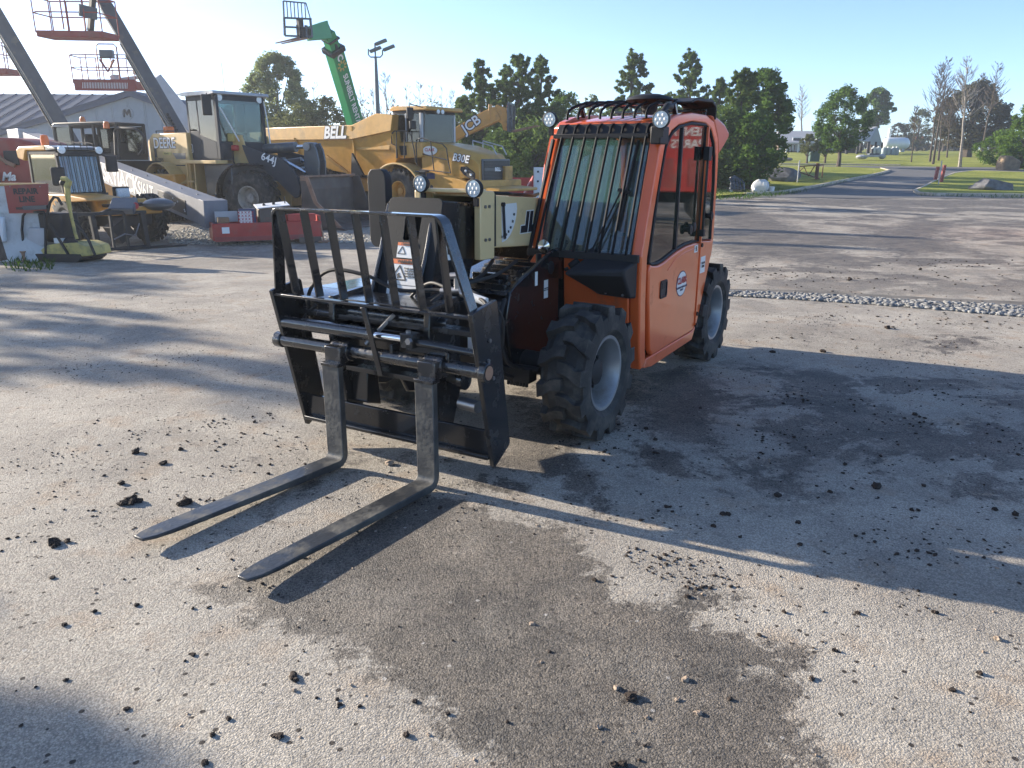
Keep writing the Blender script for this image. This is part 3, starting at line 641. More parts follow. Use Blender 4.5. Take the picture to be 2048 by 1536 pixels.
# --- hydraulic hoses at the nose
def hose(pts, r=.011, mt='blackmat', name='hose', n=8):
    P = [Vector(p) for p in pts]; out = []
    for i in range(len(P) - 1):
        a, b_, c, d = P[max(i - 1, 0)], P[i], P[i + 1], P[min(i + 2, len(P) - 1)]
        for k in range(6):
            t = k / 6; out.append(.5 * ((2 * b_) + (c - a) * t + (2 * a - 5 * b_ + 4 * c - d) * t * t + (3 * b_ - a - 3 * c + d) * t ** 3))
    out.append(P[-1]); return B().tube(out, r, n).mk(name, mt, T)
hose([(.98, -.60, .78), (1.0, -.56, .93), (1.0, -.40, 1.06), (.98, -.15, 1.05), (.96, .05, .985), (.9, .25, .99), (.9, .36, 1.0)])
hose([(.9, .36, 1.0), (.85, .2, 1.02), (.8, .05, .95), (.8, -.05, .85)], .009)
hose([(.92, .5, .98), (.95, .60, .97), (1.0, .66, .90), (1.04, .64, .76), (1.0, .6, .62)], .010)
hose([(.90, .42, 1.04), (.92, .54, 1.0), (.90, .62, .96), (.86, .66, .86), (.84, .64, .72)], .007)
hose([(1.02, -.60, .60), (1.05, -.58, .76), (1.02, -.5, .86)], .010)
b = B(); b.cyl((.9, .30, .99), (.9, .42, 1.005), .018, n=10); b.cyl((.92, .44, .995), (.92, .52, .975), .02, n=10); b.cyl((.9, .40, 1.0), (.9, .40, 1.08), .016, n=10); b.cyl((.9, .36, 1.075), (.9, .44, 1.085), .018, n=8); b.mk('hose_fitting', 'steel', T)
b = B(); b.cyl((.92, .50, .985), (.93, .60, .965), .022, n=12); b.mk('hose_coupling', 'white', T)
hose([(.9, .2, .9), (.6, .18, .96), (.2, .2, .98), (-.2, .12, 1.02)], .012)
hose([(.92, .1, .88), (.62, .1, .92), (.25, .12, .97), (-.1, .0, 1.03)], .012)
hose([(.30, .33, .86), (.42, .36, .70), (.36, .38, .50), (.2, .40, .42)], .014)
hose([(.34, .30, .80), (.5, .34, .62), (.42, .36, .46), (.22, .34, .36)], .012)
b = B(); b.bx(.95, .955, .50, .56, .70, .80); b.mk('safety_decal', 'decal', T)
# --- coupler behind the carriage
b = B()
for yc in (-.16, -.0): pass
for ya, yb in ((-.36, -.32), (.30, .34)): b.prism([(.80, .95), (1.06, .93), (1.08, .70), (1.02, .42), (.98, .18), (.90, .16), (.78, .45)], 'Y', ya, yb)
b.prism([(.78, .86), (1.04, .88), (1.05, .92), (.78, .92)], 'Y', -.36, .34); b.prism([(.84, .26), (.96, .3), (.95, .5), (.86, .5)], 'Y', -.318, -.20); b.prism([(.84, .26), (.96, .3), (.95, .5), (.86, .5)], 'Y', .18, .298)
b.prism([(.80, .55), (.95, .52), (.98, .76), (.80, .84)], 'Y', -.30, .28); b.mk('coupler', 'black', T, .006)
b = B(); b.cyl((.90, -.42, .52), (.90, .42, .52), .035, n=16); b.cyl((.90, .42, .52), (.90, .45, .52), .055, n=16); b.cyl((.98, -.4, .84), (.98, .4, .84), .028, n=12); b.mk('coupler_pin', 'blackwet', T)
b = B(); b.cyl((.93, .435, .40), (.95, .56, .40), .035, n=14); b.mk('coupler_pin', 'steel', T)
b = B(); b.cyl((.72, -.12, .62), (.86, -.12, .50), .05); b.cyl((.72, -.12, .62), (.45, -.12, .9), .042); b.mk('tilt_cylinder', 'blackmat', T)
b = B(); b.bar((1.02, .07, .86), (1.10, -.02, .74), .02, .02); b.cyl((1.09, -.01, .76), (1.12, -.05, .70), .014); b.mk('locking_lever', 'steel', T, .003)
# --- fork carriage
CY = .02
def cx_(z): return 1.035 + (z - .13) * .205
b = B()
P = [(1.215, .955), (1.20, .96), (.995, .995), (.985, .985), (.855, .20), (.86, .185), (1.005, .105), (1.02, .11), (1.025, .13)]
for ya, yb in ((CY + .655, CY + .68), (CY - .68, CY - .655)):
    B().prism(P, 'Y', ya, yb).mk('carriage_side_plate', 'black', T, .003)
b = B(); b.bx(cx_(.2) - .065, cx_(.2) - .04, CY - .654, CY + .654, .15, .30); b.bx(cx_(.2) - .039, cx_(.2) - .005, CY - .654, CY + .654, .15, .172); b.mk('lower_cross_member', 'black', T, .004)
b = B(); b.bx(cx_(.93) - .035, cx_(.93) + .005, CY - .654, CY + .654, .925, .94); b.mk('upper_cross_member', 'black', T, .003)
b = B(); b.cyl((1.13, CY - .71, .655), (1.13, CY + .71, .655), .036, n=24); b.mk('fork_shaft', 'blackwet', T)
B().cyl((1.13, CY + .682, .655), (1.13, CY + .72, .655), .05, n=20).mk('shaft_cap', 'blackwet', T, .004); B().cyl((1.13, CY - .682, .655), (1.13, CY - .735, .655), .045, n=20).mk('shaft_cap', 'blackwet', T, .004)
b = B(); b.cyl((1.13, CY + .7215, .655), (1.13, CY + .7225, .655), .036, n=20); b.mk('shaft_end', 'rusty', T)
b = B(); b.cyl((1.135, CY - .654, .765), (1.135, .02, .765), .036, n=20); b.mk('side_shift_cylinder', 'blackwet', T)
b = B(); b.cyl((1.135, .02, .765), (1.135, .22, .765), .019, n=16); b.mk('cylinder_rod', 'chrome', T)
b = B(); b.bar((1.13, .22, .765), (1.13, .30, .765), .07, .075); b.bx(1.08, 1.12, .22, .50, .70, .77); b.cyl((1.13, .30, .755), (1.13, CY + .654, .745), .020, n=12)
for y in (.14, .5): b.bx(1.09, 1.155, y, y + .018, .62, .73)
b.mk('cylinder_clevis', 'black', T, .003)
B().cyl((1.17, .29, .77), (1.19, .29, .77), .018, n=6).mk('bolt', 'steel', T); B().cyl((1.13, .25, .80), (1.13, .25, .815), .014, n=6).mk('bolt', 'steel', T)
b = B(); b.bar((1.205, .02, .925), (1.155, .075, .55), .032, .012, (1, 0, 0)); b.mk('centre_brace', 'black', T, .002)
b = B(); b.bx(.96, 1.05, CY - .654, CY + .654, .80, .83); b.bx(.93, 1.02, -.3, .3, .5, .53); b.mk('rear_cross_member', 'black', T, .003)
for y, x, z in ((CY + .681, 1.06, .80), (CY + .681, 1.075, .70), (CY + .681, 1.03, .60)):
    B().cyl((x, y, z), (x, y + .008, z), .011, n=6).mk('bolt', 'steel', T)
# load backrest
zb, zt, xb_, xt_ = .94, 1.415, cx_(.94) - .01, 1.268
hb, ht = .66, .555
outer = [(CY - hb, zb)] + [(CY - ht - .008 + .05 * (1 - math.cos(R(a))), zt - .05 + .05 * math.sin(R(a))) for a in (0, 30, 60, 90)] + [(CY + ht - .06 + .06 * math.sin(R(a)), zt - .06 + .06 * math.cos(R(a))) for a in (0, 25, 50, 75)] + [(CY + hb, zb)]
def xz(z): return xb_ + (xt_ - xb_) * (z - zb) / (zt - zb)
v = []
for y, z in outer:
    for dx, ins in ((.0, 0), (-.075, 0), (-.075, .012), (.0, .012)):
        yy = y - math.copysign(min(ins, 1), y - CY) * (1 if abs(y - CY) > ht - .03 else 0); zz = z - (ins if z > zt - .05 else 0)
        v.append((xz(z) + dx, yy, zz))
f = []
for i in range(len(outer) - 1):
    for e in range(4): f.append((4 * i + e, 4 * i + (e + 1) % 4, 4 * i + 4 + (e + 1) % 4, 4 * i + 4 + e))
f += [(0, 1, 2, 3), tuple(4 * (len(outer) - 1) + e for e in range(4))]
B().add(v, f).mk('backrest_frame', 'blackwet', T, .002)
for i, y in enumerate((-.50, -.325, -.15, .025, .20, .37, .535)):
    B().prism([(xb_ - .005, zb + .002), (xb_ - .058, zb + .002), (xt_ - .058, zt - .014), (xt_ - .005, zt - .014)], 'Y', y - .006, y + .006).mk('backrest_bar', 'black', T, .0015)
# forks
def fork(y, w, skew, name='fork'):
    h = w / 2; e = empty(name, (0, y, 0), 0, T); th = .040
    # side profile of shank and blade, rounded heel
    xo, zo = 1.25, .058
    inner = [(xo, .60)] + [(xo + .03 - .03 * math.cos(R(a)), zo + .03 - .03 * math.sin(R(a))) for a in (0, 22, 45, 68, 90)] + [(1.6, zo), (2.27, zo + .002), (2.405, zo + .002)]
    outr = [(xo - th, .60)] + [(xo + .03 - .07 * math.cos(R(a)), zo + .03 - .07 * math.sin(R(a))) for a in (0, 22, 45, 68, 90)] + [(1.6, zo - th * .9), (2.27, zo - .018), (2.405, zo - .012)]
    hw = [h] * 7 + [h, h * .42]
    inner.insert(8, (2.35, zo + .002)); outr.insert(8, (2.35, zo - .015)); hw.insert(8, h * .9)
    hw = [h] * 7 + [h * .97, h * .84, h * .52]
    v = []
    for (ix, iz), (ox, oz), q in zip(inner, outr, hw): k_ = skew * max(0, ix - 1.27) / 1.13; v += [(ix, -q + k_, iz), (ix, q + k_, iz), (ox, q + k_, oz), (ox, -q + k_, oz)]
    f = [(0, 1, 2, 3), tuple(4 * 9 + k for k in (3, 2, 1, 0))]
    for i in range(9):
        for k in range(4): f.append((4 * i + k, 4 * i + (k + 1) % 4, 4 * i + 4 + (k + 1) % 4, 4 * i + 4 + k))
    B().add(v, f).mk('fork_blade', M['fork'], e, .004)
    b = B(); b.cyl((1.13, -h * 1.02, .655), (1.13, h * 1.02, .655), .056, n=24); b.bx(1.165, 1.225, -h * .95, h * .95, .60, .69); b.mk('fork_sleeve', 'blackwet', e, .004)
    b = B(); b.bx(1.19, 1.256, -h * 1.04, h * 1.04, .585, .605); b.mk('weld_bead', 'black', e, .004)
    return e
M['fork'] = mat('worn_black_fork', (.040, .043, .047), .40, metal=.2, coat=.25, var=.4, scale=3, dirt=.45, dcol=(.12, .115, .10), dscale=7, bump=.25, bscale=45)
fork(-.20, .118, -.085); fork(.428, .114, -.05)
# --- mirror on the right fender
b = B(); P = rrect(-.095, .095, 0, .46, .06, 5)
v = []; n_ = len(P)
mx, my, mz = .50, -.435, 1.145
for (s_, dx) in ((1, .02), (1, -.03), (.86, -.055)): v += [(mx + dx, my + a * s_ * .72, mz + .23 + (c - .23) * (s_ if s_ == 1 else .93)) for a, c in P]
f = [tuple(range(n_)), tuple(range(2 * n_, 3 * n_))[::-1]]
for k in (0, n_):
    for i in range(n_): f.append((k + i, k + (i + 1) % n_, k + n_ + (i + 1) % n_, k + n_ + i))
b.add(v, f).mk('mirror_housing', M['plastic'], T, .004)
hose([(.46, -.515, 1.60), (.46, -.52, 1.36), (.48, -.51, 1.27), (.50, -.44, 1.18), (.50, -.44, 1.05), (.48, -.46, .87)], .011, 'steel', 'mirror_arm')
b = B(); b.cyl((.46, -.545, 1.52), (.46, -.49, 1.52), .016, n=10); b.bar((.46, -.52, 1.49), (.48, -.44, 1.49), .05, .045); b.cyl((.50, -.46, 1.02), (.50, -.42, 1.02), .016); b.mk('mirror_clamp', 'plastic', T, .003)
# --- work lamps
def lamp(x, y, z, r=.05, mount=None):
    e = empty('work_lamp', (x, y, z), 0, T)
    B().lathe([(.001, -.045), (r * .6, -.04), (r * .95, -.01), (r, .0), (r, .022), (r * .9, .024)], ax='X', n=24).mk('lamp_housing', 'plastic', e)
    b = B(); b.lathe([(r * .9, .018), (.001, .020)], ax='X', n=24); b.mk('lamp_glass', 'lens', e)
    b = B()
    for i in range(6):
        a = i * math.pi / 3; b.sph((.020, r * .5 * math.cos(a), r * .5 * math.sin(a)), r * .2, 8, (.5, 1, 1))
    b.sph((.02, 0, 0), r * .2, 8, (.5, 1, 1)); b.mk('lamp_led', 'white', e)
    b = B(); b.bar((-.01, 0, -r), (-.01, 0, -r - .05), .03, .02); b.mk('lamp_bracket', 'plastic', e)
    return e
lamp(.20, -.335, 1.515, .054); lamp(.235, .085, 1.495, .056)
lamp(-.53, .185, 1.915, .050); lamp(-.60, .925, 1.905, .056)
exec_cab = True
# --- cab
CYL, CYR = .87, .06
# A pillar, roof rail and rear pillar as one arched band on the left side
out_ = [(-.60, .285), (-.565, .42), (-.53, .75), (-.515, 1.06), (-.60, 1.34), (-.70, 1.63), (-.755, 1.80), (-.80, 1.865), (-.90, 1.92), (-1.05, 1.955), (-1.36, 1.985), (-1.70, 1.985), (-1.90, 1.945), (-2.03, 1.83), (-2.08, 1.70), (-2.10, 1.5), (-2.12, 1.05), (-2.09, .90)]
inn_ = [(-.70, .30), (-.675, .42), (-.635, .75), (-.625, 1.04), (-.70, 1.32), (-.79, 1.60), (-.84, 1.745), (-.89, 1.80), (-.96, 1.85), (-1.09, 1.89), (-1.37, 1.925), (-1.68, 1.925), (-1.84, 1.89), (-1.95, 1.80), (-2.0, 1.69), (-2.03, 1.5), (-2.05, 1.05), (-2.02, .92)]
B().strip(out_, inn_, 'Y', CYL - .075, CYL).mk('cab_frame', 'orange', T, .012, seg=3)
mir = lambda P: P
B().strip(out_[2:], inn_[2:], 'Y', CYR, CYR + .06).mk('cab_frame', 'orange', T, .01)
# front fascia, header, rear wall
b = B(); b.prism([(-.60, .30), (-.56, .42), (-.525, .75), (-.508, 1.045), (-.56, 1.045), (-.62, .75), (-.66, .30)], 'Y', .31, CYL - .078); b.mk('front_fascia', 'orange', T, .01)
b = B(); b.prism([(-.62, .86), (-.30, .90), (-.28, .93), (-.50, 1.04), (-.62, 1.04)], 'Y', .065, .305); b.mk('fascia_step', 'black', T, .01)
b = B(); b.prism([(-.36, .985), (-.44, 1.04), (-.52, 1.045), (-.52, .97), (-.36, .965)], 'Y', .12, .27); b.mk('hinge_bracket', 'orange', T, .01)
b = B(); b.cyl((-.34, .24, .975), (-.34, .31, .975), .042, n=20); b.cyl((-.36, .2, .9), (-.36, .2, 1.06), .02); b.mk('filler_cap', 'plastic', T, .004)
b = B(); b.prism([(-.81, .262), (-.66, .285), (-.70, .345), (-1.70, .352), (-1.79, .37), (-1.71, .278)], 'Y', CYL - .07, CYL + .002); b.mk('door_sill', 'orange', T, .008)
b = B(); b.prism([(-1.735, .365), (-1.80, .37), (-1.87, .50), (-1.99, .75), (-2.10, .96), (-2.06, 1.035), (-1.74, 1.06)], 'Y', CYL - .05, CYL + .001); b.mk('rear_side_panel', 'orange', T, .008)
b = B(); b.bx(-2.0, -.6, .09, CYL - .08, .275, .34); b.bx(-2.1, -2.06, .12, CYL - .08, .34, 1.1); b.prism([(-.66, .34), (-2.05, .34), (-2.05, 1.06), (-.66, 1.04)], 'Y', CYR, CYR + .03); b.mk('cab_tub', 'blackmat', T)
# door
dp = [(-.79, .352), (-1.70, .362), (-1.712, .40), (-1.722, 1.048), (-1.60, 1.058), (-1.40, 1.055), (-1.20, 1.035), (-1.05, 1.01), (-.92, .985), (-.80, .975), (-.70, .985), (-.655, 1.0), (-.645, .95), (-.66, .75), (-.70, .55), (-.735, .40)]
dr = empty('cab_door', (0, 0, 0), 0, T)
b = B(); b.prism(dp, 'Y', CYL - .03, CYL + .012); b.mk('door_panel', 'orange', dr, .012, seg=3)
b = B(); b.bx(-1.735, -1.715, CYL - .02, CYL + .02, .40, 1.9); b.mk('door_post', 'orange', dr, .004)
wi = [(-.66, 1.01), (-.72, 1.31), (-.805, 1.59), (-.855, 1.735), (-.91, 1.795), (-.98, 1.84), (-1.10, 1.88), (-1.37, 1.912), (-1.70, 1.912), (-1.722, 1.90), (-1.722, 1.06), (-1.60, 1.07), (-1.40, 1.067), (-1.20, 1.048), (-1.05, 1.022), (-.92, .998), (-.80, .988), (-.70, .995)]
b = B(); b.prism(wi, 'Y', CYL - .012, CYL - .008); b.mk('door_window', 'glassside', dr, smooth=False)
b = B(); b.tube([(x, CYL - .004, z) for x, z in wi], .011, 6, closed=True); b.mk('window_seal', 'plastic', dr)
b = B(); b.bx(-1.19, -1.165, CYL - .02, CYL + .004, 1.04, 1.885); b.mk('window_divider', 'plastic', dr)
b = B(); b.add([(-.93, CYL + .0125, .72), (-1.09, CYL + .0125, .72), (-1.09, CYL + .0125, .845), (-.93, CYL + .0125, .845)], [(0, 1, 2, 3)]); b = B()
b.ring(rrect(-1.0, -.865, .735, .86, .02), [(x * .82 - .168, z * .78 + .175) for x, z in rrect(-1.0, -.865, .735, .86, .02)], 'Y', CYL + .0, CYL + .020); b.bx(-.965, -.9, CYL + .004, CYL + .016, .80, .84); b.mk('door_handle', 'plastic', dr, .002)
b = B(); b.prism(rrect(-.985, -.88, .75, .845, .01), 'Y', CYL + .0, CYL + .013); b.mk('handle_recess', 'ink', dr)
b = B(); b.tube([(-1.0, CYL + .013, .92), (-1.15, CYL + .013, .985), (-1.35, CYL + .013, 1.01), (-1.6, CYL + .013, 1.02)], .003, 6); b.mk('door_crease', 'orange', dr)
def oval(cx, cz, rx, rz, y, e, par):
    B().prism(circ(cx, cz, rx, rz, 40), 'Y', y, y + .0012).mk('oval_decal', 'navy', par)
    B().prism(circ(cx, cz, rx * .93, rz * .92, 40), 'Y', y, y + .002).mk('oval_decal', 'decal', par)
    text('CLARK', rz * .70, 'redprint', par, (cx, y + .0022, cz + rz * .24), (-1, 0, 0), (0, 0, 1), rz * .02)
    text('EQUIPMENT RENTAL AND\nSUPPLY', rz * .21, 'navy', par, (cx, y + .0022, cz - rz * .38), (-1, 0, 0), (0, 0, 1), rz * .006)
oval(-1.325, .785, .115, .095, CYL + .0125, 0, dr)
b = B(); b.bx(-1.66, -1.58, CYL + .0125, CYL + .0138, .985, 1.04); b.mk('small_decal', 'decal', dr); text('B', .05, 'ink', dr, (-1.62, CYL + .014, 1.012), (-1, 0, 0), (0, 0, 1), .001)
b = B(); b.bx(-1.92, -1.80, CYL + .0012, CYL + .0026, .80, .93); b.mk('small_decal', 'decal', T); text('G5-18A\nSERIES', .026, 'ink', T, (-1.86, CYL + .003, .865), (-1, 0, 0), (0, 0, 1), .0006)
# rear quarter window with hinge rod, knobs
qi = [(-1.745, 1.07), (-1.745, 1.905), (-1.83, 1.875), (-1.93, 1.79), (-1.985, 1.68), (-2.015, 1.5), (-2.035, 1.05)]
b = B(); b.prism(qi, 'Y', CYL - .012, CYL - .008); b.mk('quarter_window', 'glassside', T, smooth=False)
b = B(); b.tube([(x, CYL - .004, z) for x, z in qi], .009, 6, closed=True); b.mk('window_seal', 'plastic', T)
b = B(); b.cyl((-1.70, CYL + .03, 1.10), (-1.70, CYL + .03, 1.70), .010, n=8); b.bx(-1.735, -1.66, CYL + .005, CYL + .05, 1.66, 1.76); b.bx(-1.72, -1.68, CYL + .01, CYL + .045, 1.10, 1.15)
b.mk('hinge_rod', 'plastic', T, .003)
b = B(); b.cyl((-1.735, CYL + .01, .49), (-1.735, CYL + .03, .49), .016); b.cyl((-1.735, CYL + .01, .40), (-1.735, CYL + .03, .40), .016); b.cyl((-1.735, CYL + .01, 1.03), (-1.735, CYL + .03, 1.03), .016); b.mk('door_hinge', 'plastic', T)
for x, z in ((-1.42, 1.17), (-1.50, 1.185), (-1.93, 1.24)): B().lathe([(.001, 0), (.018, 0), (.02, .02), (.034, .025), (.034, .04), (.001, .045)], (x, CYL - .01, z), 'Y', 12).mk('window_latch', 'plastic', T)
b = B(); b.lathe([(.001, -.05), (.03, -.04), (.04, .0), (.001, .01)], (-1.20, CYL - .03, 1.42), 'Y', 12); b.mk('window_latch', 'plastic', T)
# windscreen
def ws(y, t, off=0):                     # point on the windscreen plane, t 0..1 bottom to top
    p0, p1 = Vector((-.535, 0, 1.06)), Vector((-.80, 0, 1.835)); d = p1 - p0; n = Vector((-d.z, 0, d.x)).normalized(); n = -n if n.x < 0 else n
    p = p0 + d * t + n * off; return Vector((p.x, y, p.z))
b = B(); v = [ws(y, t, o) for o in (0, .005) for y, t in ((.10, 0), (.80, 0), (.80, .97), (.135, .97))]; b.add(v, [(0, 1, 2, 3), (7, 6, 5, 4), (0, 4, 5, 1), (1, 5, 6, 2), (2, 6, 7, 3), (3, 7, 4, 0)]); b.mk('windscreen', 'glass', T, smooth=False)
b = B()
for p, q in (((.10, 0), (.80, 0)), ((.80, 0), (.80, .97)), ((.80, .97), (.135, .97)), ((.135, .97), (.10, 0))): b.bar(ws(*p, .004), ws(*q, .004), .03, .02)
b.mk('windscreen_seal', 'plastic', T, .003)
b = B(); b.bar(ws(.085, -.02), ws(.105, 1.0), .05, .06); b.mk('right_windscreen_pillar', 'orange', T, .012)
b = B(); b.prism([(-.79, 1.80), (-.765, 1.83), (-.80, 1.885), (-.86, 1.91), (-.86, 1.80)], 'Y', .10, .80); b.mk('roof_header', 'orange', T, .01)
# roof skin, curved
v = []; nx, ny = 14, 10
for i in range(nx):
    for j in range(ny):
        s_ = i / (nx - 1); t = j / (ny - 1); x = -.80 - 1.24 * s_
        z = 1.895 + .085 * math.sin(min(1, s_ * 1.6 + .05) * math.pi / 2) - .08 * max(0, s_ - .8) / .2 - .03 * abs(2 * t - 1) ** 4
        v.append((x, CYR + .01 + (CYL - CYR - .06) * t, z))
f = [(i * ny + j, i * ny + j + 1, (i + 1) * ny + j + 1, (i + 1) * ny + j) for i in range(nx - 1) for j in range(ny - 1)]
o = B().add(v, f).mk('cab_roof', M['orange2'] if 0 else 'orange', T); sd = o.modifiers.new('thick', 'SOLIDIFY'); sd.thickness = .02
# rear overhang of the roof
hp = F.Y(.87, [(1418, 236), (1436, 243), (1450, 255), (1458, 270), (1455, 278), (1446, 286), (1436, 292), (1430, 300)])
b = B(); b.prism([(-1.84, 1.99), (-2.02, 1.975), (-2.20, 1.94), (-2.33, 1.885), (-2.34, 1.84), (-2.22, 1.77), (-2.08, 1.70), (-2.0, 1.84)], 'Y', .10, .872); b.mk('roof_spoiler', 'orange2', T, .03, seg=4)
# rear window and interior
b = B(); b.prism([(-2.07, 1.10), (-2.06, 1.10), (-2.0, 1.8), (-2.01, 1.8)], 'Y', .12, .80); b.mk('rear_window', 'glass', T, smooth=False)
b = B(); b.prism([(-.66, 1.04), (-2.04, 1.05), (-1.98, 1.82), (-.86, 1.80)], 'Y', CYR + .02, CYR + .024); b.mk('right_window', 'glass', T, smooth=False)
st = empty('operator_seat', (0, 0, 0), 0, T)
b = B(); b.prism(rrect(.27, .70, -1.72, -1.30, .06), 'Z', .62, .74) if 0 else b.bx(-1.72, -1.27, .27, .70, .60, .73); b.mk('seat_cushion', 'plastic', st, .04)
b = B(); b.prism([(-1.70, .72), (-1.80, 1.30), (-1.90, 1.30), (-1.82, .72)], 'Y', .28, .69); b.mk('seat_back', 'plastic', st, .04)
b = B(); b.prism([(-1.82, 1.33), (-1.86, 1.52), (-1.92, 1.52), (-1.90, 1.33)], 'Y', .38, .59); b.mk('headrest', 'plastic', st, .03)
b = B(); b.tube([(-1.0 + .15 * math.cos(t) * .8, .49 + .17 * math.sin(t), 1.02 - .12 * math.cos(t)) for t in np.linspace(0, 2 * math.pi, 25)[:-1]], .014, 8, closed=True); b.bar((-1.0, .33, 1.02), (-1.0, .65, 1.02), .03, .02); b.cyl((-1.0, .49, 1.02), (-.8, .49, .75), .025); b.mk('steering_wheel', 'plastic', T)
b = B(); b.prism([(-.62, .4), (-.88, .45), (-.85, .95), (-.64, 1.02)], 'Y', .2, .78); b.bx(-1.7, -1.2, .10, .24, .4, .86); b.mk('dashboard', 'plastic', T, .02)
b = B(); b.cyl((-.90, .78, 1.18), (-.93, .78, 1.28), .035); b.prism(rrect(.60, .78, 1.42, 1.66, .03), 'X', -.90, -.87); b.mk('inside_mirror', 'plastic', T, .01)
# guard over the windscreen
b = B(); b.bar(ws(.055, -.035, .06), ws(.87, -.035, .06), .03, .05); b.bar(ws(.06, -.03, .05), ws(.10, .93, .05), .022, .022); b.mk('guard_bottom_rail', 'blackmat', T, .004)
b = B(); v = [(-.735, .115, 1.825), (-.735, .86, 1.825), (-.79, .86, 1.895), (-.79, .115, 1.895)]; v += [(x - .008, y, z - .006) for x, y, z in v]
b.add(v, [(0, 1, 2, 3), (7, 6, 5, 4), (0, 4, 5, 1), (1, 5, 6, 2), (2, 6, 7, 3), (3, 7, 4, 0)]); b.bar((-.72, .11, 1.815), (-.72, .80, 1.815), .02, .03); b.mk('guard_header_plate', 'plastic', T, .003)
b = B(); b.bx(-.82, -.66, .83, .90, 1.76, 1.87); b.tube([(-.74, .845, 1.86), (-.80, .85, 1.95), (-.86, .86, 2.0), (-.95, .86, 2.0)], .022, 8); b.mk('guard_corner_bracket', 'plastic', T, .01)
ysb = [.135 + i * (.735 - .135) / 7 for i in range(8)]
for i, y in enumerate(ysb):
    yb = .125 + i * (.82 - .125) / 7.4; yt = .175 + i * (.80 - .175) / 7.2
    pts = [ws(yb, -.02, .075), ws(yb + (yt - yb) * .5, .5, .075), ws(yt, .93, .07)]
    pts += [Vector((-.745, yt, 1.865)), Vector((-.775, yt, 1.885)), Vector((-.82, yt, 1.89))]
    B().tube(pts, .0095, 8).mk('guard_bar', 'bar', T)
for i in range(8):
    y = .15 + i * .082
    pts = [(-.80, y + .02, 1.925), (-.80, y + .02, 1.955), (-.825, y + .02, 1.985), (-.88, y + .02, 2.008), (-1.1, y + .02, 2.055), (-1.5, y + .02, 2.075), (-1.85, y + .02, 2.06)]
    B().tube(pts, .0095, 8).mk('roof_guard_bar', 'bar', T)
b = B(); b.bar((-1.1, .14, 2.035), (-1.1, .80, 2.035), .05, .02); b.bar((-1.8, .10, 2.02), (-1.8, .84, 2.02), .06, .02)
for y in (.13, .82): b.bar((-1.1, y, 2.03), (-1.15, y, 1.96), .03, .03); b.bar((-1.8, y, 2.03), (-1.8, y, 1.94), .03, .03)
b.mk('roof_guard_frame', 'black', T, .004)
b = B(); b.lathe([(.001, .055), (.07, .05), (.15, .03), (.165, .012), (.15, .0), (.06, -.012), (.05, -.08), (.001, -.08)], (-1.12, .64, 2.045), 'Z', 32); b.mk('roof_dish', 'plastic', T)
b = B(); b.prism([(-1.30, 2.055), (-1.42, 2.085), (-1.80, 2.095), (-1.90, 2.06), (-1.91, 1.96), (-1.89, 1.96), (-1.885, 2.045), (-1.79, 2.075), (-1.42, 2.065), (-1.30, 2.045)], 'Y', .62, .88); b.mk('roof_shade', 'plastic', T, .004)
# wiper
b = B(); b.bar(ws(.52, .02, .03), ws(.66, .52, .035), .012, .008); b.bar(ws(.555, .02, .03), ws(.685, .50, .035), .010, .008); b.cyl(ws(.53, .01, .0), ws(.53, .01, .05), .02); b.bar(ws(.64, .52, .035), ws(.72, .50, .035), .03, .02); b.mk('wiper_arm', 'plastic', T)
b = B(); b.bar(ws(.675, .20, .018), ws(.715, .93, .018), .012, .022); b.mk('wiper_blade', 'plastic', T)
# hooded mirror/step housing on the fascia
b = B()
tp = [(.50, 1.035, -.50), (.872, 1.03, -.50), (.878, .965, -.33), (.43, .955, -.27)]
# points: (y, z, x)
P8 = [(-.505, .52, 1.045), (-.505, .845, 1.045), (-.30, .80, .985), (-.25, .43, .965), (-.505, .60, .80), (-.505, .845, .79), (-.46, .845, .80), (-.46, .61, .81)]
v = [(-.50, .50, 1.05), (-.50, .85, 1.045), (-.33, .83, 1.0), (-.26, .44, .965), (-.26, .445, .945), (-.33, .835, .955), (-.42, .845, .80), (-.42, .63, .81), (-.50, .85, .79), (-.50, .56, .80)]
f = [(0, 3, 2, 1), (3, 4, 5, 2), (4, 7, 6, 5), (1, 2, 5, 6, 8), (0, 9, 7, 4, 3), (6, 7, 9, 8)]
B().add(v, f).mk('headlamp_hood', 'plastic', T, .02, seg=3)
B().cyl((-.405, .68, .83), (-.395, .68, .83), .008).mk('bolt', 'steel', T); B().cyl((-.40, .80, .825), (-.39, .80, .825), .008).mk('bolt', 'steel', T)
b = B(); b.bar((-.48, .44, 1.01), (-.44, .40, .97), .05, .05); b.cyl((-.43, .39, .965), (-.41, .37, .955), .012); b.mk('wiper_motor', 'plastic', T, .006)
b = B(); b.lathe([(.001, -.02), (.035, -.015), (.045, .01), (.001, .02)], (-.44, .20, 1.10), 'X', 16); b.mk('inspection_lamp', 'chrome', T)
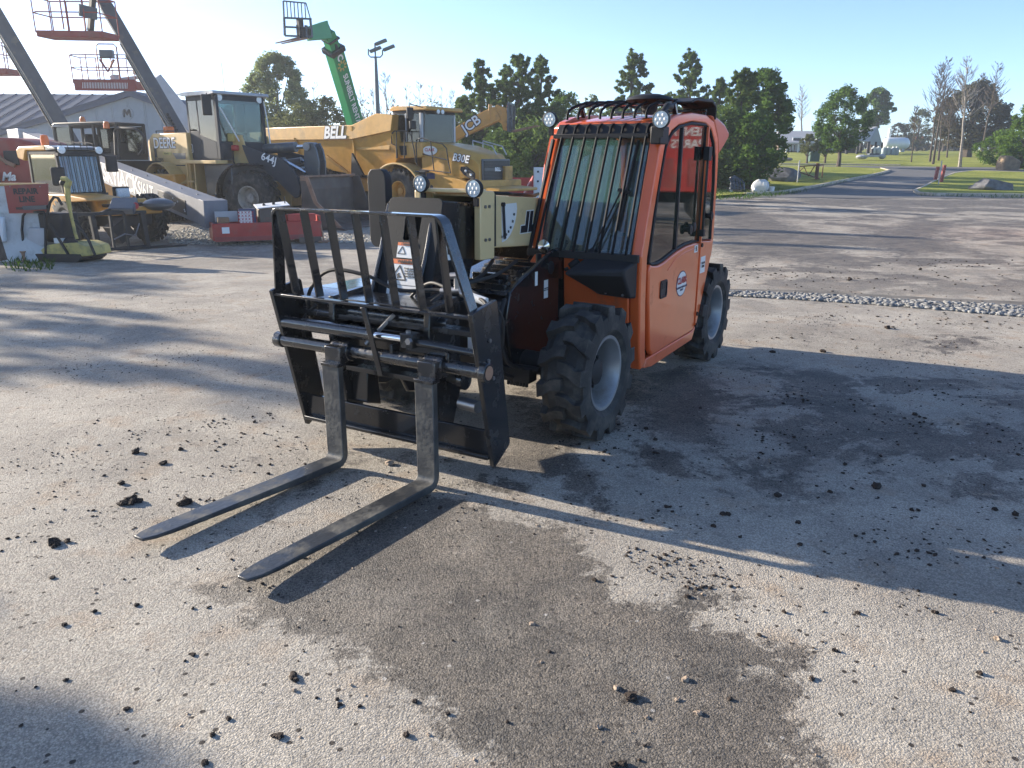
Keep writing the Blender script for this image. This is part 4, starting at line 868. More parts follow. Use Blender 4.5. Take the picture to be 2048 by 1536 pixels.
# ================================================================ MACHINES IN THE LOT BEHIND
def Zp(u, v, z):
    d = ray(u, v); return CAM + d * ((z - CAM.z) / d.z)
def place(u, v, z, loc, yaw):            # frame whose local point loc lies on the ray at height z
    p = Zp(u, v, z); o = p - Matrix.Rotation(yaw, 3, 'Z') @ Vector(loc); return Fr(o.x, o.y, o.z, yaw)
def mat4(fr): m_ = Matrix.Rotation(fr.yaw, 4, 'Z'); m_.translation = fr.o; return m_
def asm(root, fr):
    rel = mat4(root['fr_'] if 0 else ROOTF[root.name]).inverted() @ mat4(fr)
    def mk(b, name, mt, parent=None, **k):
        o = b.mk(name, mt, parent or root, **k)
        if parent is None: o.matrix_local = rel
        return o
    def emp(name):
        e = empty(name, (0, 0, 0), 0, root); e.matrix_local = rel; return e
    mk.emp = emp; mk.rel = rel
    return mk
ROOTF = {}
def thing(name, fr, label, cat, group=None):
    r = empty(name, fr.o, fr.yaw); tag(r, label, cat, group); ROOTF[r.name] = fr; return r
def ftext(mk, s, size, mt, y, x, z, side=-1, ang=0, bold=0, shear=0, sx=1.0, parent=None):   # lettering on a side plane
    xd = Vector((math.cos(ang), 0, math.sin(ang))) * (1 if side < 0 else -1); yd = Vector((-math.sin(ang) * (1 if side < 0 else 1), 0, math.cos(ang)))
    o = text(s, size, mt, parent or mk.root_, (x, y, z), xd, yd, bold, shear, sx=sx); 
    if parent is None: o.matrix_local = mk.rel @ TXM[o.name]
    return o
def bwheel(root, mk, x, y, z, Rr, Wd, rimR, tm='rubber', rm='rim', side=-1, nl=18, lh=.05, t=.11):
    w = wheel(root, (0, 0, 0), Rr, Wd, rimR, nl=nl, lugh=lh, t=t, tyremat=tm, rimmat=rm, side=side, det=0, hub=rm, bend=1.1)
    w.matrix_local = mk.rel @ Matrix.Translation((x, y, z)); return w
def poly_glass(mk, P, ax, val, name='window', mt='glassfar', th=.012, parent=None):
    return mk(B().prism(P, ax, val, val + th), name, mt, smooth=False, parent=parent)
def at_pt(fr, p): return fr.o + fr.R @ Vector(p)
# ---------------------------------------------------------------- wheel loader
FFr = place(497, 397, .53, (0, -1.22, .8), R(-18))
h = at_pt(FFr, (-1.6, 0, 0)); yr = R(-37)
ro = h + Matrix.Rotation(yr, 3, 'Z') @ Vector((-1.6, 0, 0)); RFr = Fr(ro.x, ro.y, ro.z, yr)
L = thing('wheel_loader', RFr, 'tan wheel loader with dark grey cab and lettered grey lift arm and worn bucket', 'wheel loader')
mf = asm(L, FFr); mr = asm(L, RFr); mf.root_ = mr.root_ = L
for mk in (mf, mr):
    for y, s in ((-1.0, -1), (1.0, 1)): bwheel(L, mk, 0, y, .8, .80, .56, .34, side=s, rm='tanrim' if 'tanrim' in M else 'rim')
# front frame
b = B(); b.bar((-1.5, 0, .95), (.9, 0, .9), .7, .7); b.cyl((0, -.9, .8), (0, .9, .8), .2); mf(b, 'front_frame', 'tan', bevel=.03)
arc = [(1.02 * math.cos(R(a)), .80 + 1.0 * math.sin(R(a))) for a in range(70, 216, 12)]
arc2 = [(.98 * math.cos(R(a)), .80 + .96 * math.sin(R(a))) for a in range(70, 216, 12)]
for ya, yb in ((-1.40, -.72), (.72, 1.40)): mf(B().strip(arc, arc2, 'Y', ya, yb), 'fender', 'black')
tw = FFr.Y(-.62, [(466, 271), (484, 270), (503, 328), (471, 333)])
for ya, yb in ((-.66, -.60), (.60, .66)): mf(B().prism(tw, 'Y', ya, yb), 'lift_tower', 'tan', bevel=.01)
ap = [(486, 289.6), (524, 304.4), (554, 313), (572, 321.7), (585, 336.6), (596, 355), (603, 377), (600, 393), (592, 396), (578, 383.6), (560, 365), (535, 342), (500, 327), (489, 300)]
A = FFr.Y(-.8, ap)
for ya, yb in ((-.86, -.76), (.76, .86)): mf(B().prism(A, 'Y', ya, yb), 'lift_arm', 'greyarm' if 'greyarm' in M else 'grey', bevel=.012)
(x0, z0), (x1, z1) = FFr.Y(-.86, [(524, 314), (552, 325)])
ftext(mf, '644J', .30, 'decal', -.865, (x0 + x1) / 2, (z0 + z1) / 2 + .02, ang=math.atan2(z1 - z0, x1 - x0), bold=.006)
lk = FFr.Y(0, [(619, 288), (633, 286), (640, 300), (645, 324), (645, 360), (623, 360), (616, 329), (616, 300)])
for ya, yb in ((-.22, -.14), (.14, .22)): mf(B().prism(lk, 'Y', ya, yb), 'bell_crank', 'grey', bevel=.01)
c = [FFr.pl(1, 0, u, v) for u, v in ((531, 298), (592, 294), (622, 293))]
mf(B().cyl(c[0], c[1], .15, n=14), 'bucket_cylinder', 'grey'); mf(B().cyl(c[1], c[2], .06, n=10), 'cylinder_rod', 'chrome')
mf(B().cyl(c[2] - Vector((0, .26, 0)), c[2] + Vector((0, .26, 0)), .12, n=14), 'pin', 'steel')
c2 = [FFr.pl(1, -.45, u, v) for u, v in ((505, 330), (570, 322), (612, 345))]
for s in (1, -1): q = [Vector((p.x, p.y * s, p.z)) for p in c2]; mf(B().cyl(q[0], q[1], .11, n=12), 'lift_cylinder', 'grey'); mf(B().cyl(q[1], q[2], .05, n=8), 'cylinder_rod', 'chrome')
p = FFr.pl(1, 0, 612, 345); mf(B().cyl((p.x, -.3, p.z), (p.x, .3, p.z), .17, n=14), 'pin', 'steel')
mf(B().bar((p.x - .1, -.8, p.z - .25), (p.x - .1, .8, p.z - .25), .25, .3), 'arm_cross_tube', 'grey', bevel=.03)
p = FFr.pl(1, -.7, 464, 276); mf(B().bx(p.x - .12, p.x + .10, -.78, -.62, p.z - .10, p.z + .13), 'front_lamp', 'palegrn', bevel=.02)
mf(B().bx(p.x + .0, p.x + .2, -.80, -.66, p.z - .36, p.z - .2), 'indicator_lamp', 'redprint', bevel=.03)
mf(B().tube([(p.x + .02, -.72, p.z - .35), (p.x - .05, -.72, p.z - .6), (p.x + .06, -.72, p.z - .8), (p.x + .1, -.72, p.z - 1.0)], .02, 6), 'wiring', 'blackmat')
bx0 = FFr.pl(1, -1.4, 604, 354); X0 = bx0.x
sh_ = [(X0 - .0, bx0.z - .03), (X0 + .02, bx0.z - .35), (X0 - .02, .45), (X0 + .12, .2), (X0 + .45, .08), (X0 + 1.15, .06), (X0 + 1.3, .03)]
so_ = [(x - .04, z - .01) if i < 3 else (x, z - .05) for i, (x, z) in enumerate(sh_)]
mf(B().strip(sh_, so_, 'Y', -1.45, 1.45), 'bucket_shell', 'steelworn')
sp_ = [(X0, bx0.z), (X0 + .22, bx0.z), (X0 + .45, .75), (X0 + 1.2, .08), (X0 + .45, .06), (X0 + .12, .2), (X0 - .02, .45)]
for ya, yb in ((-1.48, -1.44), (1.44, 1.48)): mf(B().prism(sp_, 'Y', ya, yb), 'bucket_side', 'steelworn', bevel=.005)
e1 = [(X0 + .0, bx0.z + .01), (X0 + .24, bx0.z + .01), (X0 + .48, .76), (X0 + 1.22, .09)]; e2 = [(X0 - .0, bx0.z - .1), (X0 + .17, bx0.z - .1), (X0 + .38, .72), (X0 + 1.12, .06)]
mf(B().strip(e1, e2, 'Y', -1.50, -1.435), 'bucket_edge', 'rusty')
mf(B().bx(X0 - .05, X0 + .1, -1.44, 1.44, bx0.z - .02, bx0.z + .04), 'bucket_lip', 'rusty', bevel=.01)
# rear frame, engine cover, cab
hd = RFr.Y(-.95, [(303, 267), (369, 268), (371, 330), (369, 345), (303, 345)])
X1, X2 = hd[0][0], hd[1][0]; zt = hd[0][1]
b = B(); b.prism([(X1, .9), (X1, zt - .04), (X1 + .05, zt), (X2 + .1, zt), (X2 + .1, .9)], 'Y', -.95, .95); mr(b, 'engine_cover', 'tan', bevel=.03)
b = B(); b.add([(X1 - .0, -.95, .9), (X1, .95, .9), (X1, .95, zt - .02), (X1, -.95, zt - .02), (X1 - .75, -.7, .95), (X1 - .75, .7, .95), (X1 - .75, .7, zt - .22), (X1 - .75, -.7, zt - .22)], [(0, 1, 2, 3), (7, 6, 5, 4), (0, 3, 7, 4), (1, 5, 6, 2), (3, 2, 6, 7), (0, 4, 5, 1)]); mr(b, 'rear_grille_housing', 'tan', bevel=.03)
b = B(); b.bar((X1 - .6, 0, .85), (1.4, 0, .95), .8, .6); b.cyl((0, -.9, .8), (0, .9, .8), .2); b.bx(X1 - .9, X1 - .5, -.9, .9, .75, 1.25); mr(b, 'rear_frame', 'tan', bevel=.03)
for ya, yb in ((-1.38, -.8), (.8, 1.38)): mr(B().strip([(.95 * math.cos(R(a)), .85 + .95 * math.sin(R(a))) for a in range(20, 161, 14)], [(.91 * math.cos(R(a)), .85 + .91 * math.sin(R(a))) for a in range(20, 161, 14)], 'Y', ya, yb), 'fender', 'tan')
xz = RFr.Y(-.955, [(330, 287), (304, 277), (355, 297)])
ftext(mr, 'DEERE', .44, 'ink', -.956, xz[0][0] - .03, xz[0][1], bold=.022); ftext(mr, 'DEERE', .44, 'decal', -.962, xz[0][0] - .03, xz[0][1], bold=.008)
xz = RFr.Y(-.955, [(311, 304), (319, 320), (329, 307), (349, 307)])
mr(B().bx(xz[0][0] - .07, xz[0][0] + .07, -.958, -.952, xz[0][1] - .17, xz[0][1] + .14), 'vent', 'ink')
ftext(mr, 'RL 2305', .15, 'ink', -.957, xz[1][0], xz[1][1], bold=.002)
mr(B().bx(xz[2][0] - .1, xz[2][0] + .4, -.958, -.952, xz[2][1] - .05, xz[2][1] + .05), 'maker_plate', 'palegrn'); ftext(mr, 'POWER', .07, 'ink', -.96, xz[2][0] + .12, xz[2][1])
q = RFr.Y(-.955, [(306, 330), (370, 330), (345, 306), (371, 306), (371, 318), (353, 318)])
mr(B().bx(q[0][0], q[1][0], -.958, -.952, q[0][1] - .015, q[0][1] + .015), 'panel_seam', 'ink')
mr(B().prism([q[2], q[3], q[4], q[5]], 'Y', -.957, -.952), 'trim_panel', 'grey')
q = RFr.pl(1, -.2, 339, 261); mr(B().bx(q.x - .13, q.x + .13, -.35, -.1, zt, q.z + .12), 'amber_beacon', 'amber', bevel=.03)
q2 = RFr.Y(-.5, [(312, 262), (352, 262)]); mr(B().tube([(q2[0][0], -.5, zt), (q2[0][0], -.5, q2[0][1]), (q2[1][0], -.5, q2[1][1]), (q2[1][0], -.5, zt)], .018, 6), 'hand_rail', 'blackmat')
# cab
Yc = -.82; cs = RFr.Y(Yc, [(370, 193), (428, 186), (432, 318), (372, 316)])
xa, xb2, zc0, zc1 = cs[0][0], cs[1][0], cs[3][1] - .02, cs[0][1]
for x, y, w_ in ((xa + .04, Yc, .08), (xb2 - .04, Yc, .14), (xa + .04, -Yc, .08), (xb2 - .04, -Yc, .14), (xa + .55, Yc, .06), (xa + .55, -Yc, .06)): mr(B().bx(x - w_ / 2, x + w_ / 2, y - w_ / 2 if y > 0 else y, y if y > 0 else y + w_ / 2 + .02, zc0, zc1), 'cab_pillar', 'greyarm', bevel=.01)
zm = RFr.Y(Yc, [(400, 262)])[0][1]; zm1 = RFr.Y(Yc, [(400, 276)])[0][1]
b = B(); b.bx(xa + .02, xb2 - .02, Yc + .02, -Yc - .02, zc0 - .05, zc0 + .08)
b.prism([(xa + .07, zc0), (xa + .52, zc0), (xa + .52, zm), (xa + .07, zm)], 'Y', Yc + .005, Yc + .04); b.prism([(xa + .07, zc0), (xa + .52, zc0), (xa + .52, zm), (xa + .07, zm)], 'Y', -Yc - .04, -Yc - .005)
for s in (1, -1): ya, yb = sorted((s * Yc + .005 * s, s * Yc + .04 * (1 if s > 0 else -1))); b.prism([(xa + .58, zc0), (xb2 - .12, zc0), (xb2 - .12, zm1 - .12), (xa + .58, zm1 + .1)], 'Y', *sorted((Yc * s, Yc * s + (.04 if Yc * s < 0 else -.04))))
b.bx(xb2 - .06, xb2 - .02, Yc + .1, -Yc - .1, zc0, zm1 - .1); b.bx(xa, xa + .05, Yc + .05, -Yc - .05, zc0, zm)
b.bx(xa, xb2, Yc, -Yc, zc1 - .14, zc1 - .0)
mr(b, 'cab_shell', 'greyarm', bevel=.01)
poly_glass(mr, [(xa + .07, zm), (xa + .52, zm), (xa + .52, zc1 - .14), (xa + .07, zc1 - .14)], 'Y', Yc + .01, 'side_window'); poly_glass(mr, [(xa + .58, zm1 + .1), (xb2 - .12, zm1 - .12), (xb2 - .12, zc1 - .14), (xa + .58, zc1 - .14)], 'Y', Yc + .01, 'side_window')
poly_glass(mr, [(xa + .07, zm), (xb2 - .12, zm), (xb2 - .12, zc1 - .14), (xa + .07, zc1 - .14)], 'Y', -Yc - .02, 'side_window')
poly_glass(mr, [(Yc + .12, zm1 - .1), (-Yc - .12, zm1 - .1), (-Yc - .12, zc1 - .14), (Yc + .12, zc1 - .14)], 'X', xb2 - .04, 'windscreen'); poly_glass(mr, [(Yc + .1, zm), (-Yc - .1, zm), (-Yc - .1, zc1 - .14), (Yc + .1, zc1 - .14)], 'X', xa + .02, 'rear_window')
b = B(); rf = RFr.Y(Yc - .1, [(353, 189), (432, 183)]); b.prism([(xa - .25, zc1 + .04), (xa + .1, zc1 - .01), (xb2 - .1, zc1 - .01), (xb2 + .15, zc1 + .02), (xb2 + .12, zc1 + .10), (xa + .1, zc1 + .11), (xa - .25, zc1 + .07)], 'Y', Yc - .12, -Yc + .12); mr(b, 'cab_roof', 'lightgrey', bevel=.02)
for y in (Yc + .14, -Yc - .14): mr(B().lathe([(.001, -.03), (.09, -.02), (.10, .02), (.001, .03)], (xb2 + .0, y, zc1 - .07), 'X', 14), 'work_lamp', 'lens')
b = B(); b.bx(xa + .62, xa + 1.05, -.25, .25, zc0 + .5, zc0 + .62); b.bx(xa + .55, xa + .68, -.25, .25, zc0 + .6, zc0 + 1.25); b.cyl((xb2 - .5, 0, zc0 + .3), (xb2 - .6, 0, zc0 + .85), .05); b.lathe([(.17, 0), (.2, .02), (.17, .04)], (xb2 - .6, 0, zc0 + .86), 'Z', 12); mr(b, 'seat_and_wheel', 'plastic', bevel=.02)
q = RFr.pl(1, Yc - .25, 413, 207); mr(B().bx(q.x - .03, q.x + .03, Yc - .40, Yc - .10, q.z - .32, q.z + .25), 'side_mirror', 'plastic', bevel=.03)
mr(B().tube([(q.x, Yc - .25, q.z + .2), (q.x - .02, Yc - .2, zc1 + .02)], .015, 6), 'mirror_arm', 'plastic')
q = RFr.pl(1, -Yc + .25, 503, 230); mr(B().bx(q.x - .03, q.x + .03, -Yc + .05, -Yc + .35, q.z - .3, q.z + .25), 'side_mirror', 'plastic', bevel=.03)
mr(B().tube([(xb2 + .25, -.3, zm1 - .1), (xb2 + .1, -.75, zc1 - .35)], .02, 6), 'hand_rail', 'white')
mr(B().tube([(xb2 + .02, -Yc, zc1 - .1), (xb2 + .12, -Yc, zc1 - .6), (xb2 + .18, -Yc, zc0 + .6), (xb2 + .2, -Yc, zc0 + .3)], .02, 6), 'hand_rail', 'white')
q = RFr.Y(Yc, [(382, 297)])[0]
mr(B().prism(rrect(q[0] - .10, q[0] + .10, q[1] - .13, q[1] + .13, .05), 'Y', Yc - .004, Yc + .006), 'emblem', 'decal'); mr(B().prism(rrect(q[0] - .085, q[0] + .085, q[1] - .115, q[1] + .115, .045), 'Y', Yc - .006, Yc + .004), 'emblem', 'ink')
dq = [(-.06, -.06), (-.02, -.02), (-.03, .05), (-.06, .08), (-.02, .09), (0, .05), (.02, .01), (.05, -.02), (.065, -.07), (.02, -.05), (-.02, -.055)]
mr(B().prism([(q[0] + a, q[1] + c_) for a, c_ in dq], 'Y', Yc - .008, Yc), 'emblem', 'decal')
# steps and platform
pl_ = RFr.Y(-1.15, [(362, 320), (434, 320)])
mr(B().bx(pl_[0][0], pl_[1][0], -1.2, -.8, pl_[0][1] - .10, pl_[0][1]), 'step_platform', 'tan', bevel=.01)
b = B(); xs_ = (pl_[0][0] + .25, pl_[0][0] + .65)
for x in xs_: b.bar((x, -1.1, pl_[0][1]), (x, -1.15, .6), .04, .04)
for z in (1.25, .95, .65): b.bar((xs_[0], -1.13, z), (xs_[1], -1.13, z), .12, .04)
mr(b, 'ladder', 'tan'); mr(B().bx(pl_[0][0] + .7, pl_[1][0] + .2, -.85, .85, .85, pl_[0][1] - .1), 'side_tank', 'grey', bevel=.03)
mr(B().tube([(xb2 - .25, -.3, zc1 + .1), (xb2 - .28, -.3, zc1 + .9)], .008, 5), 'antenna', 'blackmat')
# ---------------------------------------------------------------- articulated dump truck
UF = place(797, 382, .50, (0, -1.28, .8), R(-36))
U = thing('dump_truck', UF, 'yellow articulated dump truck with long tipping body and black grille', 'dump truck')
mu = asm(U, UF); mu.root_ = U
for x in (0, -4.3, -5.95):
    for s in (-1, 1): bwheel(U, mu, x, s * 1.05, .8, .82, .6, .35, 'rubberdusty', 'yellow', side=s)
mu(B().bar((-7.4, 0, .95), (2.2, 0, .95), .9, .5).cyl((0, -1, .8), (0, 1, .8), .2).cyl((-4.3, -1, .8), (-4.3, 1, .8), .2).cyl((-5.95, -1, .8), (-5.95, 1, .8), .2), 'frame', 'yellow', bevel=.03)
# tipping body
def yp(v_, pts, fr=UF): return fr.Y(v_, pts)
P = yp(-1.45, [(520, 258), (700, 252), (770, 226), (783, 229), (778, 260), (790, 300), (778, 345), (745, 352), (690, 345), (640, 330), (560, 300), (520, 285)])
top = yp(-1.45, [(500, 257), (704, 250), (752, 227), (786, 229), (782, 262), (703, 279), (500, 281)])
low = yp(-1.38, [(500, 281), (703, 279), (782, 262), (790, 310), (765, 352), (700, 350), (640, 340), (590, 318), (500, 300)])
b = B()
for s in (-1, 1):
    ya, yb = sorted((s * 1.47, s * 1.37)); b.prism(top, 'Y', ya, yb)
mu(b, 'body_top_rail', 'yellow', bevel=.02)
b = B()
xs0, xs1 = low[0][0], low[3][0]; zl = low[0][1]; zb_ = 1.25
# hopper: sides sloping inward
v = [];
for (x, z) in low:
    t = (zl - z) / max(.1, zl - zb_); t = min(1, max(0, t)); v.append((x, -1.40 + .45 * t, z))
n_ = len(v); v += [(x, -y, z) for x, y, z in v]
f = [tuple(range(n_))[::-1], tuple(range(n_, 2 * n_))] + [(i, (i + 1) % n_, n_ + (i + 1) % n_, n_ + i) for i in range(n_)]
mu(B().add(v, f), 'tipping_body', 'yellow', bevel=.02)
hd = yp(-1.2, [(704, 252), (754, 227), (787, 229), (783, 300), (710, 300)])
mu(B().prism(hd, 'Y', -1.30, 1.30), 'headboard', 'yellow', bevel=.02)
q = yp(-1.48, [(669, 266)])[0]
ftext(mu, 'BELL', .62, 'ink', -1.485, q[0], q[1], bold=.05, shear=.25); ftext(mu, 'BELL', .62, 'decal', -1.492, q[0], q[1], bold=.022, shear=.25)
for a_, c_ in (((704, 252), (702, 345)), ((590, 275), (590, 318))):
    r0, r1 = yp(-1.46, [a_, c_]); mu(B().bar((r0[0], -1.46, r0[1]), (r1[0], -1.2, r1[1]), .08, .08), 'body_rib', 'yellow')
r0, r1 = yp(-1.5, [(650, 312), (702, 356)]); mu(B().bar((r0[0], -1.44, r0[1]), (r1[0], -1.3, r1[1]), .12, .10), 'tip_ram', 'jcb')
r = yp(-1.5, [(703, 306), (726, 350), (702, 352)]); mu(B().prism(r, 'Y', -1.5, -1.4), 'mud_flap', 'plastic')
# cab
yc = -.95; c = yp(yc, [(785, 222), (842, 219), (846, 282), (783, 284)])
xa, xb2, z0, z1 = c[0][0], c[1][0], c[3][1], c[0][1]
xa2 = xa
for x in (xa + .04, xb2 - .04):
    for y in (yc + .04, -yc - .04): mu(B().bx(x - .05, x + .05, y - .05, y + .05, z0, z1 - .1), 'cab_pillar', 'lightgrey', bevel=.01)
mu(B().bx(xa + .62, xa + .67, yc, yc + .05, z0, z1 - .1), 'cab_pillar', 'lightgrey', bevel=.01)
b = B(); b.bx(xa, xb2, yc, -yc, z1 - .12, z1 - .0); mu(b, 'cab_shell', 'plastic', bevel=.02)
poly_glass(mu, [(xa + .08, z0), (xb2 - .08, z0), (xb2 - .08, z1 - .12), (xa + .08, z1 - .12)], 'Y', yc + .01, 'side_window')
poly_glass(mu, [(xa + .08, z0), (xb2 - .08, z0), (xb2 - .08, z1 - .12), (xa + .08, z1 - .12)], 'Y', -yc - .02, 'side_window')
poly_glass(mu, [(yc + .08, z0 - .1), (-yc - .08, z0 - .1), (-yc - .08, z1 - .12), (yc + .08, z1 - .12)], 'X', xb2 - .02, 'windscreen'); poly_glass(mu, [(yc + .08, z0), (-yc - .08, z0), (-yc - .08, z1 - .12), (yc + .08, z1 - .12)], 'X', xa + .02, 'rear_window')
b = B(); b.prism([(xa - .1, z1), (xb2 + .32, z1 - .02), (xb2 + .36, z1 + .02), (xb2 + .3, z1 + .12), (xa + .1, z1 + .16), (xa - .1, z1 + .1)], 'Y', yc - .06, -yc + .06); mu(b, 'cab_roof', 'yellow', bevel=.04)
for y in (-.12, .12): mu(B().lathe([(.001, -.03), (.07, -.02), (.08, .02), (.001, .03)], (xb2 + .35, y - .3, z1 - .05), 'X', 12), 'work_lamp', 'lens')
b = B(); b.bx(xa + .3, xa + .7, -.25, .25, z0 - .3, z0 + .1); b.bx(xa + .25, xa + .4, -.25, .25, z0 + .1, z0 + .75); b.lathe([(.2, 0), (.23, .02), (.2, .04)], (xb2 - .35, 0, z0 + .25), 'Z', 12); mu(b, 'seat_and_wheel', 'plastic', bevel=.02)
b = B(); lw = yp(-1.05, [(780, 285), (845, 284), (846, 315), (776, 318)]); b.prism(lw, 'Y', -1.05, 1.05); mu(b, 'cab_base', 'yellow', bevel=.04)
q = yp(-1.06, [(803, 301)])[0]; mu(B().bx(q[0] - .3, q[0] + .25, -1.075, -1.05, q[1] - .17, q[1] + .17), 'side_vent', 'ink')
fd = [(1.25 * math.cos(R(a)), .85 + .98 * math.sin(R(a))) for a in range(12, 170, 12)]; fd2 = [(x * .93, .85 + (z - .85) * .93) for x, z in fd]
for s in (-1, 1): mu(B().strip(fd, fd2, 'Y', *sorted((s * .78, s * 1.45))), 'fender', 'lightgrey' if s > 0 else 'tan', bevel=.02)
# hood
hp_ = yp(-.92, [(846, 283), (880, 280), (905, 288), (948, 305), (972, 318), (950, 370), (925, 366), (905, 352), (880, 345), (848, 340)])
side = yp(-1.0, [(842, 284), (895, 287), (946, 312), (953, 335), (952, 366), (915, 350), (902, 343), (842, 340)])
xh0, xh1 = side[0][0], side[3][0]
zt0, zt1 = side[0][1], side[2][1]; zg = side[4][1]
v = []; st = [(xh0, zt0 + .02, 1.35, .98), (xh0 + (xh1 - xh0) * .5, (zt0 + zt1) / 2 + .13, 1.3, .98), (xh1 - .12, zt1 + .06, 1.30, .95), (xh1 + .02, zt1 - .1, 1.30, .90), (xh1 + .05, zg + .1, 1.25, .90)]
for x, zt_, zb, hw in st: v += [(x, -hw, zb if x < xh1 else zg), (x, -hw, zt_ - .22), (x, -hw * .72, zt_), (x, hw * .72, zt_), (x, hw, zt_ - .22), (x, hw, zb if x < xh1 else zg)]
f = [tuple(range(6))[::-1], tuple(range(6 * 4, 6 * 5))]
for i in range(4):
    for e in range(6): f.append((6 * i + e, 6 * i + (e + 1) % 6, 6 * i + 6 + (e + 1) % 6, 6 * i + 6 + e))
mu(B().add(v, f), 'hood', 'yellow', bevel=.03)
gr = UF.X(xh1 + .06, [(957, 318), (1006, 323), (1006, 365), (957, 364)])
ya, yb = gr[0][0], gr[1][0]
gz0, gz1 = gr[3][1], gr[0][1]
ya, yb = -.78, .85
mu(B().bx(xh1 + .02, xh1 + .10, ya, yb, gz0 - .03, gz1), 'grille_surround', 'grey', bevel=.03)
b = B()
for i in range(14): z = gz0 + .05 + i * (gz1 - gz0 - .1) / 14; b.bx(xh1 + .09, xh1 + .13, ya + .07, yb - .07, z, z + .035)
mu(b, 'grille_bars', 'ink'); zm = (gz0 + gz1) / 2
mu(B().bx(xh1 + .10, xh1 + .15, ya + .05, yb - .05, zm - .02, zm + .08), 'grille_trim', 'grey')
text('BELL', .17, 'decal', U, (xh1 + .155, .03, zm + .03), (0, 1, 0), (0, 0, 1), .008)
hl = yp(-.96, [(924, 333), (934, 333), (950, 346), (950, 358), (944, 359), (930, 350), (922, 340)])
mu(B().prism(hl, 'Y', -1.03, -.92), 'headlamp', 'ink', bevel=.02)
for u_, v_ in ((932, 342), (942, 350)): q = yp(-1.03, [(u_, v_)])[0]; mu(B().sph((q[0], -1.03, q[1]), .05, 10), 'headlamp_bulb', 'lens')
q, q2 = yp(-1.0, [(922, 317), (860, 301)])
ftext(mu, 'B30E', .36, 'ink', -1.02, q[0], q[1], ang=-.13, bold=.03, shear=.2); ftext(mu, 'B30E', .36, 'decal', -1.03, q[0], q[1], ang=-.13, bold=.01, shear=.2)
mu(B().prism(circ(q2[0], q2[1], .34, .16, 28), 'Y', -1.02, -.99), 'oval_decal', 'decal'); ftext(mu, 'CLARK', .15, 'redprint', -1.022, q2[0], q2[1] + .02, bold=.004)
# lower side panel / tank, bumper, mirror, rails
lp = yp(-1.15, [(832, 339), (845, 341), (905, 352), (950, 372), (1000, 378), (1000, 384), (960, 386), (850, 383), (845, 370)])
mu(B().prism(lp, 'Y', -1.15, 1.15), 'lower_body', 'yellow', bevel=.04)
q = yp(-1.16, [(845, 353), (861, 352), (863, 374)])
mu(B().prism(rrect(q[0][0] - .16, q[0][0] + .16, q[0][1] - .25, q[0][1] + .25, .06), 'Y', -1.165, -1.14), 'tank_emblem', 'ink'); mu(B().bx(q[1][0] - .2, q[1][0] + .2, -1.16, -1.14, q[1][1] - .1, q[1][1] + .1), 'blue_label', 'navy')
mu(B().cyl((q[2][0], -1.17, q[2][1]), (q[2][0], -1.14, q[2][1]), .07), 'filler_cap', 'ink')
q = yp(-1.2, [(823, 215), (829, 255)]); 
mu(B().bx(q[0][0] - .04, q[0][0] + .06, -1.45, -1.15, q[1][1] + .28, q[0][1]), 'side_mirror', 'plastic', bevel=.03); mu(B().bx(q[1][0] - .04, q[1][0] + .06, -1.45, -1.15, q[1][1] - .06, q[1][1] + .22), 'side_mirror', 'plastic', bevel=.03)
mu(B().tube([(q[0][0], -1.3, q[0][1]), (q[0][0], -1.3, q[0][1] + .12), (xb2 + .2, -.95, z1 + .05), (xb2 + .15, -.98, z1 - .6), (xb2 + .15, -1.0, z0)], .022, 6), 'mirror_arm', 'plastic')
def rail(pts, y): mu(B().tube([(x, y, z) for x, z in yp(y, pts)], .022, 6), 'hand_rail', 'plastic')
rail([(795, 316), (793, 292), (783, 287), (783, 268), (789, 262), (812, 262), (822, 270), (828, 300), (832, 325)], -1.35); rail([(809, 262), (809, 317)], -1.35); rail([(793, 262), (793, 317)], -1.35)
rail([(834, 330), (832, 290), (834, 279), (845, 276), (860, 282), (885, 288), (893, 297), (896, 320), (901, 345)], -1.25); rail([(861, 283), (868, 341)], -1.25); rail([(845, 308), (895, 320)], -1.25); rail([(842, 339), (870, 342), (902, 346)], -1.25)
b = B()
q = yp(-1.25, [(838, 318), (842, 338), (850, 338)])
for zz in (1.5, 1.2, .9): b.bx(q[0][0] - .15, q[0][0] + .35, -1.35, -1.1, zz, zz + .05)
mu(b, 'step', 'grey')
g = UF.pl(0, xh1 + .3, 1018, 352); mu(B().bx(xh1 + .1, xh1 + .25, g.y - .15, g.y + .3, g.z - .25, g.z + .35), 'lamp_guard', 'yellow', bevel=.02)
mu(B().bx(xh1 - .1, xh1 + .3, -1.2, 1.3, 1.0, 1.25), 'bumper', 'yellow', bevel=.03)
for y in (.3, .9): mu(B().tube([(xh1 - 1.2, y, zt1 + .2), (xh1 - 1.2, y, zt1 + .55), (xh1 - .3, y, zt1 + .35), (xh1 - .1, y, zt1 + .05)], .025, 6), 'hood_rail', 'lightgrey')
